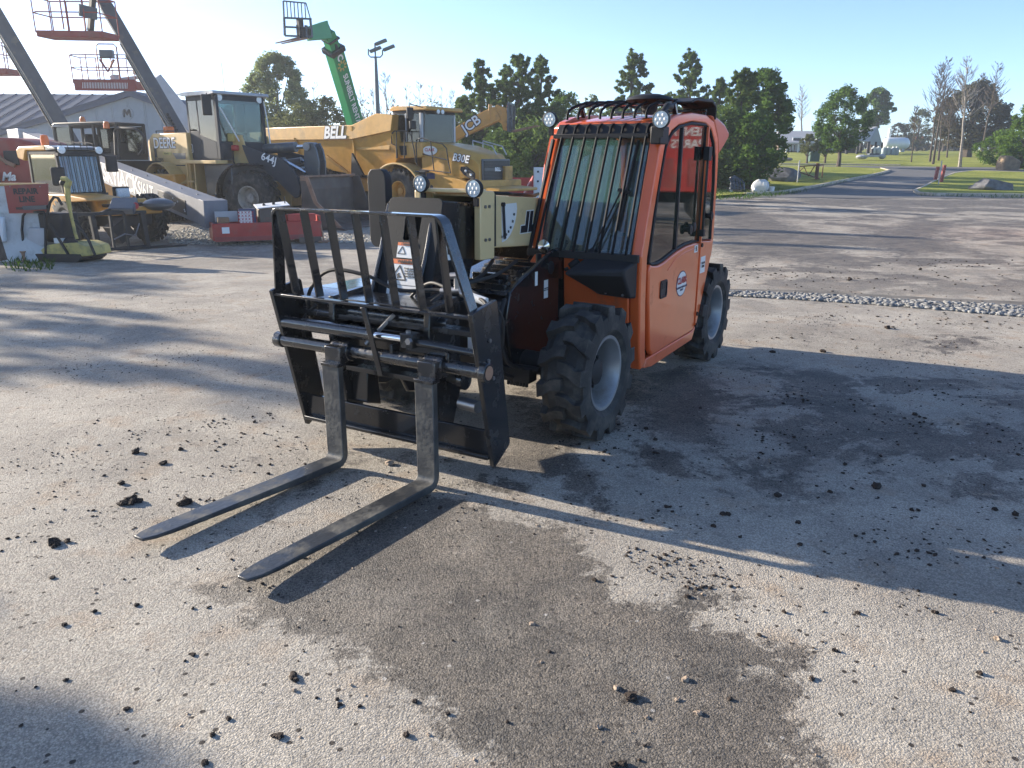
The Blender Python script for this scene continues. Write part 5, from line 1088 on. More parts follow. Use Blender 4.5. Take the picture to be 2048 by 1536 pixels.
# ---------------------------------------------------------------- yellow telehandler behind the truck, boom forward
def yaw_to(p, q): return math.atan2(q.y - p.y, q.x - p.x)
JF = Fr(-3.4, 38.5, gh(-3.4, 38.5), R(-10))
J = thing('telehandler', JF, 'orange yellow telehandler with its short boom raised over the dump truck hood', 'telehandler', 'telehandlers parked in the back row')
mj = asm(J, JF); mj.root_ = J
for x in (0, -2.9):
    for s in (-1, 1): bwheel(J, mj, x, s * .95, .6, .6, .4, .28, rm='jcb', side=s)
mj(B().bx(-3.8, .6, -.55, .55, .5, 1.1), 'chassis', 'jcb', bevel=.05); mj(B().prism([(-2.6, 1.1), (-.9, 1.1), (-1.1, 2.3), (-2.5, 2.3)], 'Y', .2, 1.1), 'cab', 'plastic', bevel=.05)
bm_ = JF.Y(-.2, [(905, 262), (990, 213), (998, 233), (1000, 240), (915, 281), (880, 297), (870, 280)])
bm2 = JF.Y(-.2, [(860, 300), (893, 268), (905, 258), (968, 222), (988, 213), (999, 231), (1001, 240), (976, 251), (923, 275), (870, 305)])
mj(B().prism(bm2, 'Y', -.22, .22), 'boom', 'jcb', bevel=.02)
p0 = JF.pl(1, 0, 865, 302); mj(B().bar((p0.x, 0, p0.z), (-3.2, 0, 1.6), .42, .45), 'boom_base', 'jcb', bevel=.03)
nz_ = JF.Y(-.2, [(981, 222), (994, 209), (1012, 216), (1016, 245), (1015, 262), (1006, 260), (1003, 248), (985, 235)])
mj(B().prism(nz_, 'Y', -.18, .18), 'boom_nose', 'jcb', bevel=.02)
sm = JF.Y(-.23, [(978, 238), (975, 213)]); mj(B().bar((sm[0][0], -.0, sm[0][1] - .05), (sm[1][0] + .1, .0, sm[1][1] + .1), .5, .10), 'boom_collar', 'jcb', bevel=.02)
t0, t1 = JF.Y(-.23, [(925, 262), (960, 236)])
ftext(mj, 'JCB', .62, 'ink', -.232, (t0[0] + t1[0]) / 2, (t0[1] + t1[1]) / 2, ang=math.atan2(t1[1] - t0[1], t1[0] - t0[0]), bold=.045); ftext(mj, 'JCB', .62, 'decal', -.24, (t0[0] + t1[0]) / 2, (t0[1] + t1[1]) / 2, ang=math.atan2(t1[1] - t0[1], t1[0] - t0[0]), bold=.012)
ca = JF.pl(1, 0, 1020, 232); cx0 = ca.x; zt_ = JF.pl(1, 0, 1020, 207).z; zb_ = JF.pl(1, 0, 1020, 264).z
b = B()
for y in (-.62, -.30, .0, .30, .62): b.bx(cx0 - .02 + .0, cx0 + .06, y - .035, y + .035, zb_, zt_)
for z in (zb_ + .04, (zb_ + zt_) / 2, zt_ - .04): b.bx(cx0 + .06, cx0 + .12, -.65, .65, z - .05, z + .05)
mj(b, 'fork_carriage', 'grey')
for k in range(5):
    z = zb_ + .2 + k * .22; mj(B().tube([(cx0 - .05, -.5 + .1 * (k % 2), z), (cx0 - .1, -.1, z + .08), (cx0 - .04, .4, z - .02)], .03, 6), 'hose', ['redbr', 'blackmat', 'jcb', 'blackmat', 'redbr'][k])
e_ = JF.pl(1, -.3, 1097, 251)
for y in (-.35, .35): mj(B().bar((cx0 + .12, y, zb_ + .02), (cx0 + 1.35, y, zb_ + .30 - .02), .12, (.07, .03)), 'fork', 'rusty')
for y in (-.35, .35): mj(B().bx(cx0 + .12, cx0 + .18, y - .06, y + .06, zb_, zt_ - .1), 'fork_shank', 'grey')
# ---------------------------------------------------------------- green telehandler, boom raised high
GF = Fr(-8.2, 40.5, gh(-8.2, 40.5), R(180 - 35))
Gn = thing('telehandler', GF, 'green telehandler boom raised high into the sky with an empty fork carriage', 'telehandler', 'telehandlers parked in the back row')
mg = asm(Gn, GF); mg.root_ = Gn
for x in (0, -3.1):
    for s in (-1, 1): bwheel(Gn, mg, x, s * 1.05, .65, .65, .42, .3, rm='green', side=s)
mg(B().bx(-4.0, .7, -.6, .6, .55, 1.2), 'chassis', 'green', bevel=.05); mg(B().prism([(-2.6, 1.1), (-.9, 1.1), (-1.1, 2.4), (-2.5, 2.4)], 'Y', .3, 1.15), 'cab', 'plastic', bevel=.05)
Rw = mat4(GF).inverted()
def gl(u, v, d): return Rw @ D(u, v, d)
# the boom rises from the machine's rear toward the upper left, coming slightly nearer
b0 = gl(715, 262, 41.0); b1 = gl(667, 98, 38.0); b2 = gl(655, 65, 37.4)
base = Vector((-3.4, 0, 1.7)); upv_ = Vector((0, 1, 0))
mg(B().bar(base, b0, .62, .72, (0, 1, 0)), 'boom_base', 'green', bevel=.03)
mg(B().bar(b0, b1, .62, .66, (0, 1, 0)), 'boom', 'green', bevel=.03)
mg(B().bar(b1, b2, .48, .5, (0, 1, 0)), 'boom_extension', 'green', bevel=.02)
dv = (b1 - b0).normalized()
mg(B().bar(b1 - dv * .15, b1 + dv * .10, .76, .80, (0, 1, 0)), 'boom_collar', 'black', bevel=.02)
mg(B().bar(b1 + dv * .45, b1 + dv * .55, .6, .62, (0, 1, 0)), 'boom_collar', 'black', bevel=.02)
wc = GF.Ri @ (CAM - GF.o); 
side_n = dv.cross(Vector((0, 1, 0))).normalized()
# lettering on the face turned to the camera
mid = b0 + (b1 - b0) * .52; tc = (wc - mid).normalized()
a1 = dv.cross(Vector((0, 1, 0))).normalized(); a2 = a1.cross(dv).normalized()
fn, off = max(((a1, .31), (-a1, .31), (a2, .33), (-a2, .33)), key=lambda q: q[0].dot(tc))
LR_ = fn.cross(dv).normalized()
def gtext(s, size, mt, t, bold): 
    x = -dv; y = fn.cross(x)
    return text(s, size, mt, Gn, b0 + (b1 - b0) * t + fn * (off + .012), x, y, bold)
gtext('SUNBELT RENTALS', .37, 'decal', .40, .010); gtext('C', .42, 'decal', .93, .02)
b = B(); cc = b0 + (b1 - b0) * .84 + fn * (off + .01)
for k in range(8):
    a = k * math.pi / 4; d_ = dv * math.cos(a) + LR_ * math.sin(a); b.bar(cc + d_ * .12, cc + d_ * .26, .08, .02, fn)
mg(b, 'sun_emblem', 'palegrn')
# nose
n0 = b2; n1 = gl(615, 68, 36.7)
mg(B().bar(b2 - dv * .0 + Vector((0, 0, .1)), n1, (.5, .4), (.75, .55), (0, 0, 1)), 'boom_nose', 'green', bevel=.03)
mg(B().bar(b2 + Vector((0, 0, .3)), b1 + fn * 0 + Vector((0, 0, 0)) + a1 * .3, .12, .12), 'nose_cylinder', 'blackmat')
# fork carriage seen nearly face on
cF = gl(598, 55, 36.4)
cu = Vector((0, 0, 1)); wy = (GF.Ri @ Vector((1, .25, 0))).normalized(); wx = wy.cross(cu).normalized()
def cpt(a, h_, o=0): return cF + wy * a + cu * h_ + wx * o
b = B()
for a in (-.62, .52): b.bar(cpt(a, -.35), cpt(a * .96, .38), .09, .06)
for h_ in (-.35, .0, .36): b.bar(cpt(-.62, h_), cpt(.56, h_), .09, .07)
mg(b, 'fork_carriage', 'black')
b = B(); b.bar(cpt(-.58, 1.02), cpt(.36, .98), .06, .05); b.bar(cpt(-.6, .38), cpt(-.58, 1.02), .06, .05); b.bar(cpt(.5, .38), cpt(.36, .98), .06, .05)
mg(b, 'backrest_frame', 'black')
for k in range(6): a = -.44 + k * .15; mg(B().bar(cpt(a, .38), cpt(a, 1.0), .035, .03), 'backrest_bar', 'black')
mg(B().bar(cpt(.05, -.35), cpt(.05, .35), .25, .2).bar(cpt(.0, -.2), n1 + Vector((0, 0, 0)), .4, .4), 'coupler', 'blackmat', bevel=.02)
for a, (u_, v_) in ((-.05, (553, 86)), (.30, (565, 87))):
    tip = gl(u_, v_, 35.2); mg(B().bar(cpt(a, -.42), tip, .14, (.08, .04)), 'fork', 'rusty'); mg(B().bar(cpt(a, -.42), cpt(a, .1), .12, .08), 'fork_shank', 'black')
# ---------------------------------------------------------------- boom lifts
def lift(name_label, org, yaw, base_pts, secs, mt, label, w=.42):
    """chassis with four wheels and turret; secs = [(p0, p1, width, height, material, part name)] in world"""
    fr = Fr(org[0], org[1], gh(org[0], org[1]), yaw); r = thing('boom_lift', fr, label, 'boom lift', 'boom lifts in the back row')
    mk = asm(r, fr); mk.root_ = r; Wi = mat4(fr).inverted()
    for x in (-1.2, 1.2):
        for s in (-1, 1): bwheel(r, mk, x, s * 1.0, .5, .5, .34, .26, side=s, nl=14, lh=.035, t=.09)
    mk(B().bx(-1.6, 1.6, -.55, .55, .45, .85).bx(-1.4, -.9, -.9, .9, .4, .6).bx(.9, 1.4, -.9, .9, .4, .6), 'chassis', 'grey', bevel=.04)
    mk(B().prism(rrect(-1.9, 1.3, -1.05, 1.05, .3), 'Z', .9, 1.75), 'turret', 'redbr' if mt == 'red' else mt, bevel=.06)
    for i, (a, b_, w_, h_, m_, nm) in enumerate(secs): mk(B().bar(Wi @ a, Wi @ b_, w_, h_), nm, m_, bevel=.015)
    return r, fr, mk, Wi
def basket(r, mk, Wi, c, yawb, wd=2.3, dp=.9, ht=1.1, sag=0, mt='redbr', floor_t=.14, tilt=0, lettered=False):
    """work platform whose floor centre is c (world)"""
    cF = c; ca, sa = math.cos(yawb), math.sin(yawb)
    def pt(a, d, h_): return Wi @ Vector((cF.x + ca * a - sa * d, cF.y + sa * a + ca * d, cF.z + h_ + a * tilt))
    h2, d2 = wd / 2, dp / 2
    v = [pt(a, d, z) for z in (-floor_t, floor_t * .6) for a, d in ((-h2, -d2), (h2, -d2), (h2, d2), (-h2, d2))]
    mk(B().add(v, [(3, 2, 1, 0), (4, 5, 6, 7), (0, 1, 5, 4), (1, 2, 6, 5), (2, 3, 7, 6), (3, 0, 4, 7)]), 'platform_floor', mt, bevel=.03)
    b = B(); rr = .022
    for z in (ht, ht * .55):
        b.tube([pt(-h2, -d2, z), pt(-h2 + .12, -d2, z + .03), pt(h2 - .12, -d2, z + .03), pt(h2, -d2, z)], rr, 6); b.tube([pt(-h2, d2, z), pt(h2, d2, z)], rr, 6)
        for s in (-1, 1): b.tube([pt(s * h2, -d2, z), pt(s * h2, d2, z)], rr, 6)
    n = 5
    for i in range(n):
        a = -h2 + wd * i / (n - 1)
        b.tube([pt(a, -d2, 0), pt(a, -d2, ht + .02)], rr, 6); b.tube([pt(a, d2, 0), pt(a, d2, ht)], rr, 6)
    mk(b, 'guard_rail', mt)
    b = B(); b.tube([pt(-.15, -d2 - .02, .1), pt(-.15, -d2 - .02, ht + .32), pt(-.05, -d2 - .02, ht + .42), pt(.55, -d2 - .02, ht + .42), pt(.65, -d2 - .02, ht + .32), pt(.65, -d2 - .02, .1)], rr * 1.2, 6); mk(b, 'gate_hoop', mt)
    v = [pt(a, d, z) for z in (ht - .1, ht + .2) for a, d in ((-.02, -d2 - .12), (.5, -d2 - .12), (.5, -d2 + .1), (-.02, -d2 + .1))]
    mk(B().add(v, [(3, 2, 1, 0), (4, 5, 6, 7), (0, 1, 5, 4), (1, 2, 6, 5), (2, 3, 7, 6), (3, 0, 4, 7)]), 'control_box', 'grey', bevel=.02)
    return pt
# tall dark boom whose basket hangs at the top of the picture
d0 = 30.5
A0 = D(358, 262, d0); A1 = D(212, 12, d0 - 1.0); A2 = D(150, -100, d0 - 1.4)
og = (A0.x + 2.2, A0.y + .8)
base = Vector((A0.x + 2.0, A0.y + .6, 1.3))
dirv = (A0 - A1).normalized(); low = A0 + dirv * ((A0.z - 1.1) / -dirv.z)
r, fr, mk, Wi = lift('x', (low.x - .3, low.y + .2), R(150), None, [(low, A1, .36, .42, 'grey2', 'boom')], 'grey2', 'boom lift with tall dark boom above the tan loader, basket at the top edge')
mk(B().bar(Wi @ A1, Wi @ A2, .32, .38), 'boom_extension', 'grey2', bevel=.01)
nrm = dirv.cross(Vector((0, 1, 0))).normalized(); nrm = -nrm if nrm.x > 0 else nrm
o_ = nrm * .27
mk(B().bar(Wi @ (A0 + o_ + dirv * .3), Wi @ (A1 + o_ * .9 + dirv * 1.2), .10, .07), 'hose_track', 'lightgrey'); mk(B().bar(Wi @ (A0 + o_ * 1.25 + dirv * .4), Wi @ (A1 + o_ * 1.1 + dirv * 1.6), .12, .05), 'cable_tray', 'blackmat')
b = B()
for k in range(7): p = A0 + dirv * .1 - dirv * k * .12 - nrm * .02 + Vector((0, -.24, 0)); b.sph(tuple(Wi @ p), .06, 6)
mk(b, 'hose_bundle', 'blackmat')
c = D(156, 70, d0 - 1.8)
pt = basket(r, mk, Wi, c, R(-8), 2.45, .9, 1.12, mt='redbr', tilt=-.03, floor_t=.13)
jb = D(181, 62, d0 - 1.8)
mk(B().bar(Wi @ jb, Wi @ D(188, -40, d0 - 1.7), .16, .16).bar(Wi @ jb, Wi @ D(183, 79, d0 - 1.8), .22, .2).bar(Wi @ D(186, -20, d0 - 1.7), Wi @ A2, .2, .2), 'jib_arm', 'blackmat')
mk(B().bar(Wi @ D(176, 12, d0 - 2.2), Wi @ D(176, 36, d0 - 2.2), .62, .05, (0, 0, 1)), 'control_panel', 'grey2')
# left boom, basket cut by the picture's left edge
d1 = 29.0
A0 = D(130, 262, d1); A1 = D(-20, 10, d1 - 1.0)
dirv = (A0 - A1).normalized(); low = A0 + dirv * ((A0.z - 1.1) / -dirv.z)
r, fr, mk, Wi = lift('x', (low.x - .3, low.y + .2), R(150), None, [(low, A1, .36, .44, 'grey2', 'boom')], 'grey2', 'boom lift with dark grey boom rising out of the left edge of the photo')
mk(B().bar(Wi @ (A1), Wi @ (A1 - dirv * 2.5), .3, .36), 'boom_extension', 'grey2')
nrm = dirv.cross(Vector((0, 1, 0))).normalized(); nrm = -nrm if nrm.x > 0 else nrm; o_ = nrm * .27
mk(B().bar(Wi @ (A0 + o_ + dirv * .2), Wi @ (A1 + o_ + dirv * .8), .10, .07), 'hose_track', 'lightgrey'); mk(B().bar(Wi @ (A0 + o_ * 1.3 + dirv * .3), Wi @ (A1 + o_ * 1.2 + dirv * 1.2), .12, .05), 'cable_tray', 'blackmat')
# the basket seen past that boom belongs to a lift further left
d1b = 33.0
c = D(-22, 143, d1b); Q = D(-60, 160, d1b)
r, fr, mk, Wi = lift('x', (c.x - 3.5, c.y + 1), R(20), None, [(Vector((c.x - 4.2, c.y + 1, 1.5)), Vector((c.x - .3, c.y + .6, c.z + .1)), .3, .34, 'lightgrey', 'boom')], 'redbr', 'boom lift whose red basket is cut off by the left edge of the photo')
basket(r, mk, Wi, c, R(-4), 2.1, .9, 1.0, mt='redbr')
# pale boom with grey lettering, lower red basket
d2 = 34.5
A0 = D(420, 300, d2 + 1.5); A1 = D(306, 158, d2); A2 = D(236, 150, d2 - .6)
dirv = (A0 - A1).normalized(); low = A0 + dirv * ((A0.z - 1.2) / -dirv.z)
r, fr, mk, Wi = lift('x', (low.x - .2, low.y + .3), R(160), None, [(low, A1, .42, .66, 'lightgrey', 'boom')], 'lightgrey', 'boom lift with pale lettered boom behind the loader cab and low red basket', .4)
fn = Vector((0, -1, 0)); x_ = dirv; y_ = Vector((0, 0, 1))
m_ = A1 + dirv * ((D(352, 215, d2 + .5) - A1).length) + Vector((0, -.26, 0))
text('snorkel', .46, 'grey', r, Wi @ m_, Wi.to_3x3() @ dirv, Wi.to_3x3() @ (Vector((0, 0, 1))), .006)
mk(B().bar(Wi @ A1, Wi @ D(265, 143, d2 - .4), .12, .16).bar(Wi @ D(300, 152, d2), Wi @ D(232, 160, d2 - .5), .10, .14).bar(Wi @ D(228, 150, d2 - .6), Wi @ D(232, 165, d2 - .6), .25, .25), 'jib_arm', 'lightgrey', bevel=.01)
c = D(219, 169, d2 - .9)
pt = basket(r, mk, Wi, c, R(3), 2.45, .85, 1.05, mt='redbr', floor_t=.20)
v = [pt(-1.2 + 2.4 * i, -.44, z) for i, z in ((0, -.28), (1, -.28), (1, .16), (0, .16))]
mk(B().add(v + [p + Vector((0, 0, 0)) for p in [pt(-1.2 + 2.4 * i, -.40, z) for i, z in ((0, -.28), (1, -.28), (1, .16), (0, .16))]], [(0, 1, 2, 3), (7, 6, 5, 4), (0, 4, 5, 1), (1, 5, 6, 2), (2, 6, 7, 3), (3, 7, 4, 0)]), 'toe_board', 'redbr')
text('|||||||||||||||||||||||||||||', .24, 'decal', r, pt(0, -.455, -.06), pt(1, 0, 0) - pt(0, 0, 0), (0, 0, 1), .002, shear=.2)
mk(B().tube([pt(-.05, -.46, .9), pt(.2, -.46, .45), pt(.5, -.46, .9)], .05, 6), 'control_bracket', 'redbr')
# ---------------------------------------------------------------- grey lift with its boom lowered to the ground
SKd = 18.2
B0 = D(432, 428, SKd); B1 = D(60, 280, 30.5)
dirv = (B1 - B0).normalized()
low = B1 + dirv * 1.5
r, fr, mk, Wi = lift('x', (low.x + .8, low.y + .4), math.atan2(-dirv.y, -dirv.x), None, [], 'lightgrey', 'boom lift with long grey lettered boom lowered before the loader, red platform on the ground')
up_ = Vector((0, 0, 1)); 
boomo = mk(B().bar(Wi @ B0, Wi @ (B0 + (B1 - B0) * .985), .52, .58), 'boom', 'midgrey', bevel=.012)
mk(B().bar(Wi @ (B0 - dirv * .02), Wi @ (B0 + dirv * .28), .56, .62), 'boom_collar', 'midgrey', bevel=.01)
mk(B().bar(Wi @ B1, Wi @ (B1 + dirv * 1.9 + Vector((0, 0, -.2))), .7, .8).bar(Wi @ (B1 + dirv * 1.6), Wi @ Vector((low.x + .6, low.y + .2, 1.5)), .6, .6), 'boom_base', 'lightgrey', bevel=.03)
s_ = dirv.cross(up_).normalized(); s_ = s_ if s_.dot(CAM - B0) > 0 else -s_; uu = s_.cross(dirv); uu = uu if uu.z > 0 else -uu
def sk(s, size, t, dz=0, bold=.004, mt='decal', sx=1): text(s, size, mt, r, Wi @ (B0 + (B1 - B0) * t + s_ * .263 + uu * dz), Wi.to_3x3() @ (-dirv), Wi.to_3x3() @ uu, bold, sx=sx)
sk('SKYJACK', .66, .345, .0, .012, sx=1.15); sk('SJ61T', .50, .225, -.02, .006)
b = B(); p0, p1 = B0 + dirv * 1.1, B0 + dirv * 2.9; b.bar(Wi @ (p0 + s_ * .255 - uu * .02), Wi @ (p1 + s_ * .255 - uu * .02), .04, .34, Wi.to_3x3() @ uu); mk(b, 'boom_opening', 'ink', bevel=.005)
b = B()
for t in (.06, .12, .18, .26, .33, .42, .5, .6): b.sph(tuple(Wi @ (B0 + (B1 - B0) * t + uu * .292)), .03, 6)
mk(b, 'bolt', 'steel')
b = B()
for k in range(9): p = p0 + (p1 - p0) * random.random(); b.sph(tuple(Wi @ (p + s_ * .275 + uu * random.uniform(-.12, .1))), .022, 6)
mk(b, 'white_clip', 'white')
# lowered platform: red tray, manual box, control console
PFx0, PFx1 = Zp(424, 452, gh(-5, 16) + .42), Zp(643, 447, gh(-3, 16) + .40)
c0 = Vector((PFx0.x, PFx0.y, 0)); c1 = Vector((PFx1.x, PFx1.y, 0)); ax_ = (c1 - c0).normalized(); bk = Vector((-ax_.y, ax_.x, 0)); Lp = (c1 - c0).length; g0 = gh(c0.x, c0.y)
def pp(a, d, z): return Wi @ (c0 + ax_ * a + bk * d + Vector((0, 0, g0 + z)))
def pbox(a0, a1, d0_, d1_, z0_, z1_): 
    v = [pp(a, d, z) for z in (z0_, z1_) for a, d in ((a0, d0_), (a1, d0_), (a1, d1_), (a0, d1_))]
    return B().add(v, [(3, 2, 1, 0), (4, 5, 6, 7), (0, 1, 5, 4), (1, 2, 6, 5), (2, 3, 7, 6), (3, 0, 4, 7)])
mk(pbox(0, Lp, 0, .05, .12, .50), 'platform_side', 'red', bevel=.01); mk(pbox(0, Lp, .85, .9, .12, .60), 'platform_side', 'red', bevel=.01)
mk(pbox(0, .05, .05, .85, .12, .5), 'platform_end', 'red'); mk(pbox(Lp - .05, Lp, .05, .85, .12, .62), 'platform_end', 'red'); mk(pbox(.05, Lp - .05, .05, .85, .10, .16), 'platform_floor', 'redbr')
mk(pbox(.04, Lp - .3, -.015, .0, .10, .20), 'platform_lip', 'redbr'); mk(pbox(.20, .36, -.012, -.002, .28, .42), 'small_decal', 'decal')
mk(pbox(Lp - .75, Lp - .1, .1, .3, .5, .66), 'tool_tray', 'red', bevel=.01); mk(pbox(Lp - 1.3, Lp - .85, .1, .3, .5, .62), 'tool_tray', 'red', bevel=.01)
mk(pbox(Lp - .55, Lp - .02, -.02, .6, .0, .14), 'wood_block', 'wood', bevel=.01)
mk(pbox(.12, .62, .45, .55, .5, .74), 'mounting_plate', 'lightgrey', bevel=.01); mk(pbox(.15, .40, .2, .42, .5, .62), 'cardboard_box', 'sandstone', bevel=.01)
mk(pbox(.62, .90, .15, .32, .46, .76), 'manual_box', 'decal', bevel=.01); mk(pbox(.90, .98, .15, .34, .46, .80), 'manual_box_side', 'navy'); mk(pbox(.62, .90, .15, .32, .765, .80), 'manual_box_lid', 'navy')
o = text('X X X X X\nX X X X X\nX X X X X\nX X X X X', .075, 'redprint', r, pp(.76, .145, .61), pp(1, 0, 0) - pp(0, 0, 0), (0, 0, 1), .002)
mk(pbox(1.05, 1.6, .1, .5, .45, .80), 'console_body', 'steelworn', bevel=.02); 
v = [pp(1.0, .05, .80), pp(1.75, .05, .86), pp(1.75, .55, .92), pp(1.0, .55, .86)]; v += [p + Vector((0, 0, .02)) for p in v]
mk(B().add(v, [(3, 2, 1, 0), (4, 5, 6, 7), (0, 1, 5, 4), (1, 2, 6, 5), (2, 3, 7, 6), (3, 0, 4, 7)]), 'console_top', 'decal', bevel=.01)
for a in (1.2, 1.68): mk(B().cyl(pp(a, .3, .84), pp(a, .3, 1.06), .014, n=8).cyl(pp(a, .3, .84), pp(a, .3, .90), .045, .03, n=10), 'joystick', 'blackmat')
mk(B().cyl(pp(1.42, .3, .86), pp(1.42, .3, .93), .035, n=10), 'switch_knob', 'blackmat')
mk(B().tube([pp(Lp - .05, .05, .6), pp(Lp + .0, .0, .3), pp(Lp + .02, -.02, .05)], .02, 6).cyl(pp(Lp - .1, -.02, .01), pp(Lp + .15, -.02, .01), .03, n=8), 'post', 'rusty')
# ---------------------------------------------------------------- black cab telehandler with open door
KF = Fr(*(lambda p: (p.x, p.y, gh(p.x, p.y)))(D(190, 330, 27.0)), R(-25))
K = thing('telehandler', KF, 'telehandler with black framed cab and its upper door swung open, behind the grey boom', 'telehandler', 'telehandlers parked in the back row')
mk = asm(K, KF); mk.root_ = K
ycx = -.5
kc = KF.Y(-1.0, [(106, 250), (140, 248), (234, 256), (236, 310), (105, 300)])
xa, xm, xb2 = kc[0][0], kc[1][0], kc[2][0]; z1 = kc[1][1]; z0 = kc[3][1] - .05
b = B()
for x in (xa + .03, xm, (xm + xb2) / 2, xb2 - .03):
    for y in (-1.0, .0): b.bx(x - .045, x + .045, y - .04, y + .04, z0, z1)
b.bx(xa, xb2, -1.03, .03, z1 - .06, z1 + .02); b.bx(xa, xb2, -1.03, .03, z0 - .1, z0 + .1)
mk(b, 'cab_frame', 'blackmat', bevel=.01)
mk(B().prism([(xa - .05, z1 - .1), (xa + .1, z1 + .05), (xb2 - .5, z1 + .06), (xb2 + .05, z1 - .02)], 'Y', -1.06, .06), 'cab_roof', 'plastic', bevel=.03)
mk(B().bx(xa + .02, xm, -1.06, -1.02, z1 - .08, z1 + .0), 'roof_edge', 'lightgrey', bevel=.01)
poly_glass(mk, [(xa + .06, z0 + .1), (xm - .05, z0 + .1), (xm - .05, z1 - .08), (xa + .06, z1 - .08)], 'Y', -1.0); poly_glass(mk, [(xm + .05, z0 + .1), (xb2 - .05, z0 + .1), (xb2 - .05, z1 - .08), (xm + .05, z1 - .08)], 'Y', .0)
mk(B().bx(xb2 - .8, xb2 - .45, -.7, -.3, z0 + .05, z0 + .45), 'console', 'blackmat', bevel=.04)
mk(B().bx(xm + .3, xm + .75, -.75, -.3, z0, z0 + .15).bx(xm + .2, xm + .35, -.75, -.3, z0 + .1, z0 + .7), 'seat', 'blackmat', bevel=.04)
for u_ in (166, 251): p = KF.pl(1, -.5, u_, 245); zb = z1 + .04 if u_ < 200 else KF.pl(1, -1.2, 251, 256).z; mk(B().lathe([(.09, 0), (.09, .12), (.06, .2), (.001, .21)], (p.x, -.5 if u_ < 200 else -1.2, zb), 'Z', 12), 'amber_beacon', 'amber')
dr_ = KF.Y(-1.2, [(232, 310), (230, 262), (236, 256), (268, 257), (280, 263), (288, 274), (286, 300), (278, 310)])
mk(B().tube([(x, -1.2, z) for x, z in dr_], .045, 8), 'open_door', 'blackmat')
mk(B().bx(xb2 - 2.4, xb2 + 2.2, -.3, .3, z0 - .55, z0 - .12), 'boom', 'blackmat', bevel=.02); mk(B().bx(xa - .5, xb2 + 2.2, -1.0, 1.0, .6, z0 - .5), 'chassis', 'jcb', bevel=.05)
mk(B().bx(xb2 + .6, xb2 + 1.8, .2, .9, z0 - .3, z0 + .02), 'hood', 'tan', bevel=.04)
for x in (xa + .1, xb2 + 1.4):
    for s in (-1, 1): bwheel(K, mk, x, s * 1.0, .62, .62, .42, .3, side=s)
# ---------------------------------------------------------------- red machine cut by the left edge
rp = D(60, 330, 20.5); RF_ = Fr(rp.x, rp.y, gh(rp.x, rp.y), R(0))
Rm = thing('telehandler', RF_, 'faded red telehandler cut by the left edge of the photo behind the yellow machine', 'telehandler', 'telehandlers parked in the back row')
mk = asm(Rm, RF_); mk.root_ = Rm
hdp = RF_.Y(-.9, [(-120, 285), (0, 275), (30, 276), (60, 284), (80, 296), (84, 330), (80, 370), (-120, 370)])
mk(B().prism(hdp, 'Y', -.9, .7), 'engine_hood', 'redbr', bevel=.08, seg=3)
q = RF_.Y(-.92, [(22, 315), (5, 345), (25, 352), (10, 375)])
mk(B().bx(q[0][0] - .18, q[0][0] + .18, -.93, -.88, q[0][1] - .18, q[0][1] + .16), 'side_vent', 'ink', bevel=.03)
mk(B().tube([(q[0][0] - .3, -.98, q[0][1] + .05), (q[0][0] - .1, -1.0, q[0][1] - .1), (q[0][0] + .1, -.98, q[0][1] - .2)], .05, 8), 'exhaust_pipe', 'rusty')
ftext(mk, 'Ma', .28, 'decal', -.93, q[2][0] - .1, q[2][1] - .02, bold=.01, shear=.3)
mk(B().bx(q[1][0] - .5, q[1][0] - .1, -1.1, -.9, .7, q[1][1]), 'side_step', 'blackmat'); mk(B().bx(-4, 1.0, -.7, .7, .5, 1.0), 'chassis', 'blackmat')
for x in (-2.8, .3):
    for s in (-1, 1): bwheel(Rm, mk, x, s * .95, .6, .6, .4, .28, side=s)
# ---------------------------------------------------------------- yellow telehandler with screen guard, forks down
YF = Fr(*(lambda p: (p.x, p.y, gh(p.x, p.y)))(D(186, 450, 18.6)), R(-34))
Yt = thing('telehandler', YF, 'yellow telehandler with barred windscreen and black fork carriage resting on the asphalt', 'telehandler', 'telehandlers parked in the back row')
mk = asm(Yt, YF); mk.root_ = Yt
# cab: side facing the camera is the machine's right; front faces right
sidey = -.95
c = YF.Y(sidey, [(52, 300), (110, 298), (128, 388), (64, 384), (124, 385)])
xa, xb1, xb2, z0 = c[0][0], c[1][0], c[2][0], c[3][1]; z1 = c[0][1] - .02
zr = z1
b = B()
sd = [(xa, z0), (xa + .02, z1), (xb1 - .02, z1), (xb2, z0)]
for y in (sidey, .0):
    ya, yb = (y, y + .06) if y < -.5 else (y - .06, y)
    b.strip(sd, [(xa + .08, z0), (xa + .1, z1 - .08), (xb1 - .08, z1 - .08), (xb2 - .09, z0)], 'Y', ya, yb)
b.bx(xa, xb2, sidey, 0, z0 - .08, z0 + .02); b.bx(xb1 - .1, xb1, sidey, 0, z1 - .08, z1)
mk(b, 'cab_frame', 'blackmat', bevel=.01)
poly_glass(mk, [(xa + .08, z0), (xa + .1, z1 - .08), (xb1 - .08, z1 - .08), (xb2 - .09, z0)], 'Y', sidey + .02, mt='glassside'); poly_glass(mk, [(xa + .08, z0), (xa + .1, z1 - .08), (xb1 - .08, z1 - .08), (xb2 - .09, z0)], 'Y', -.04)
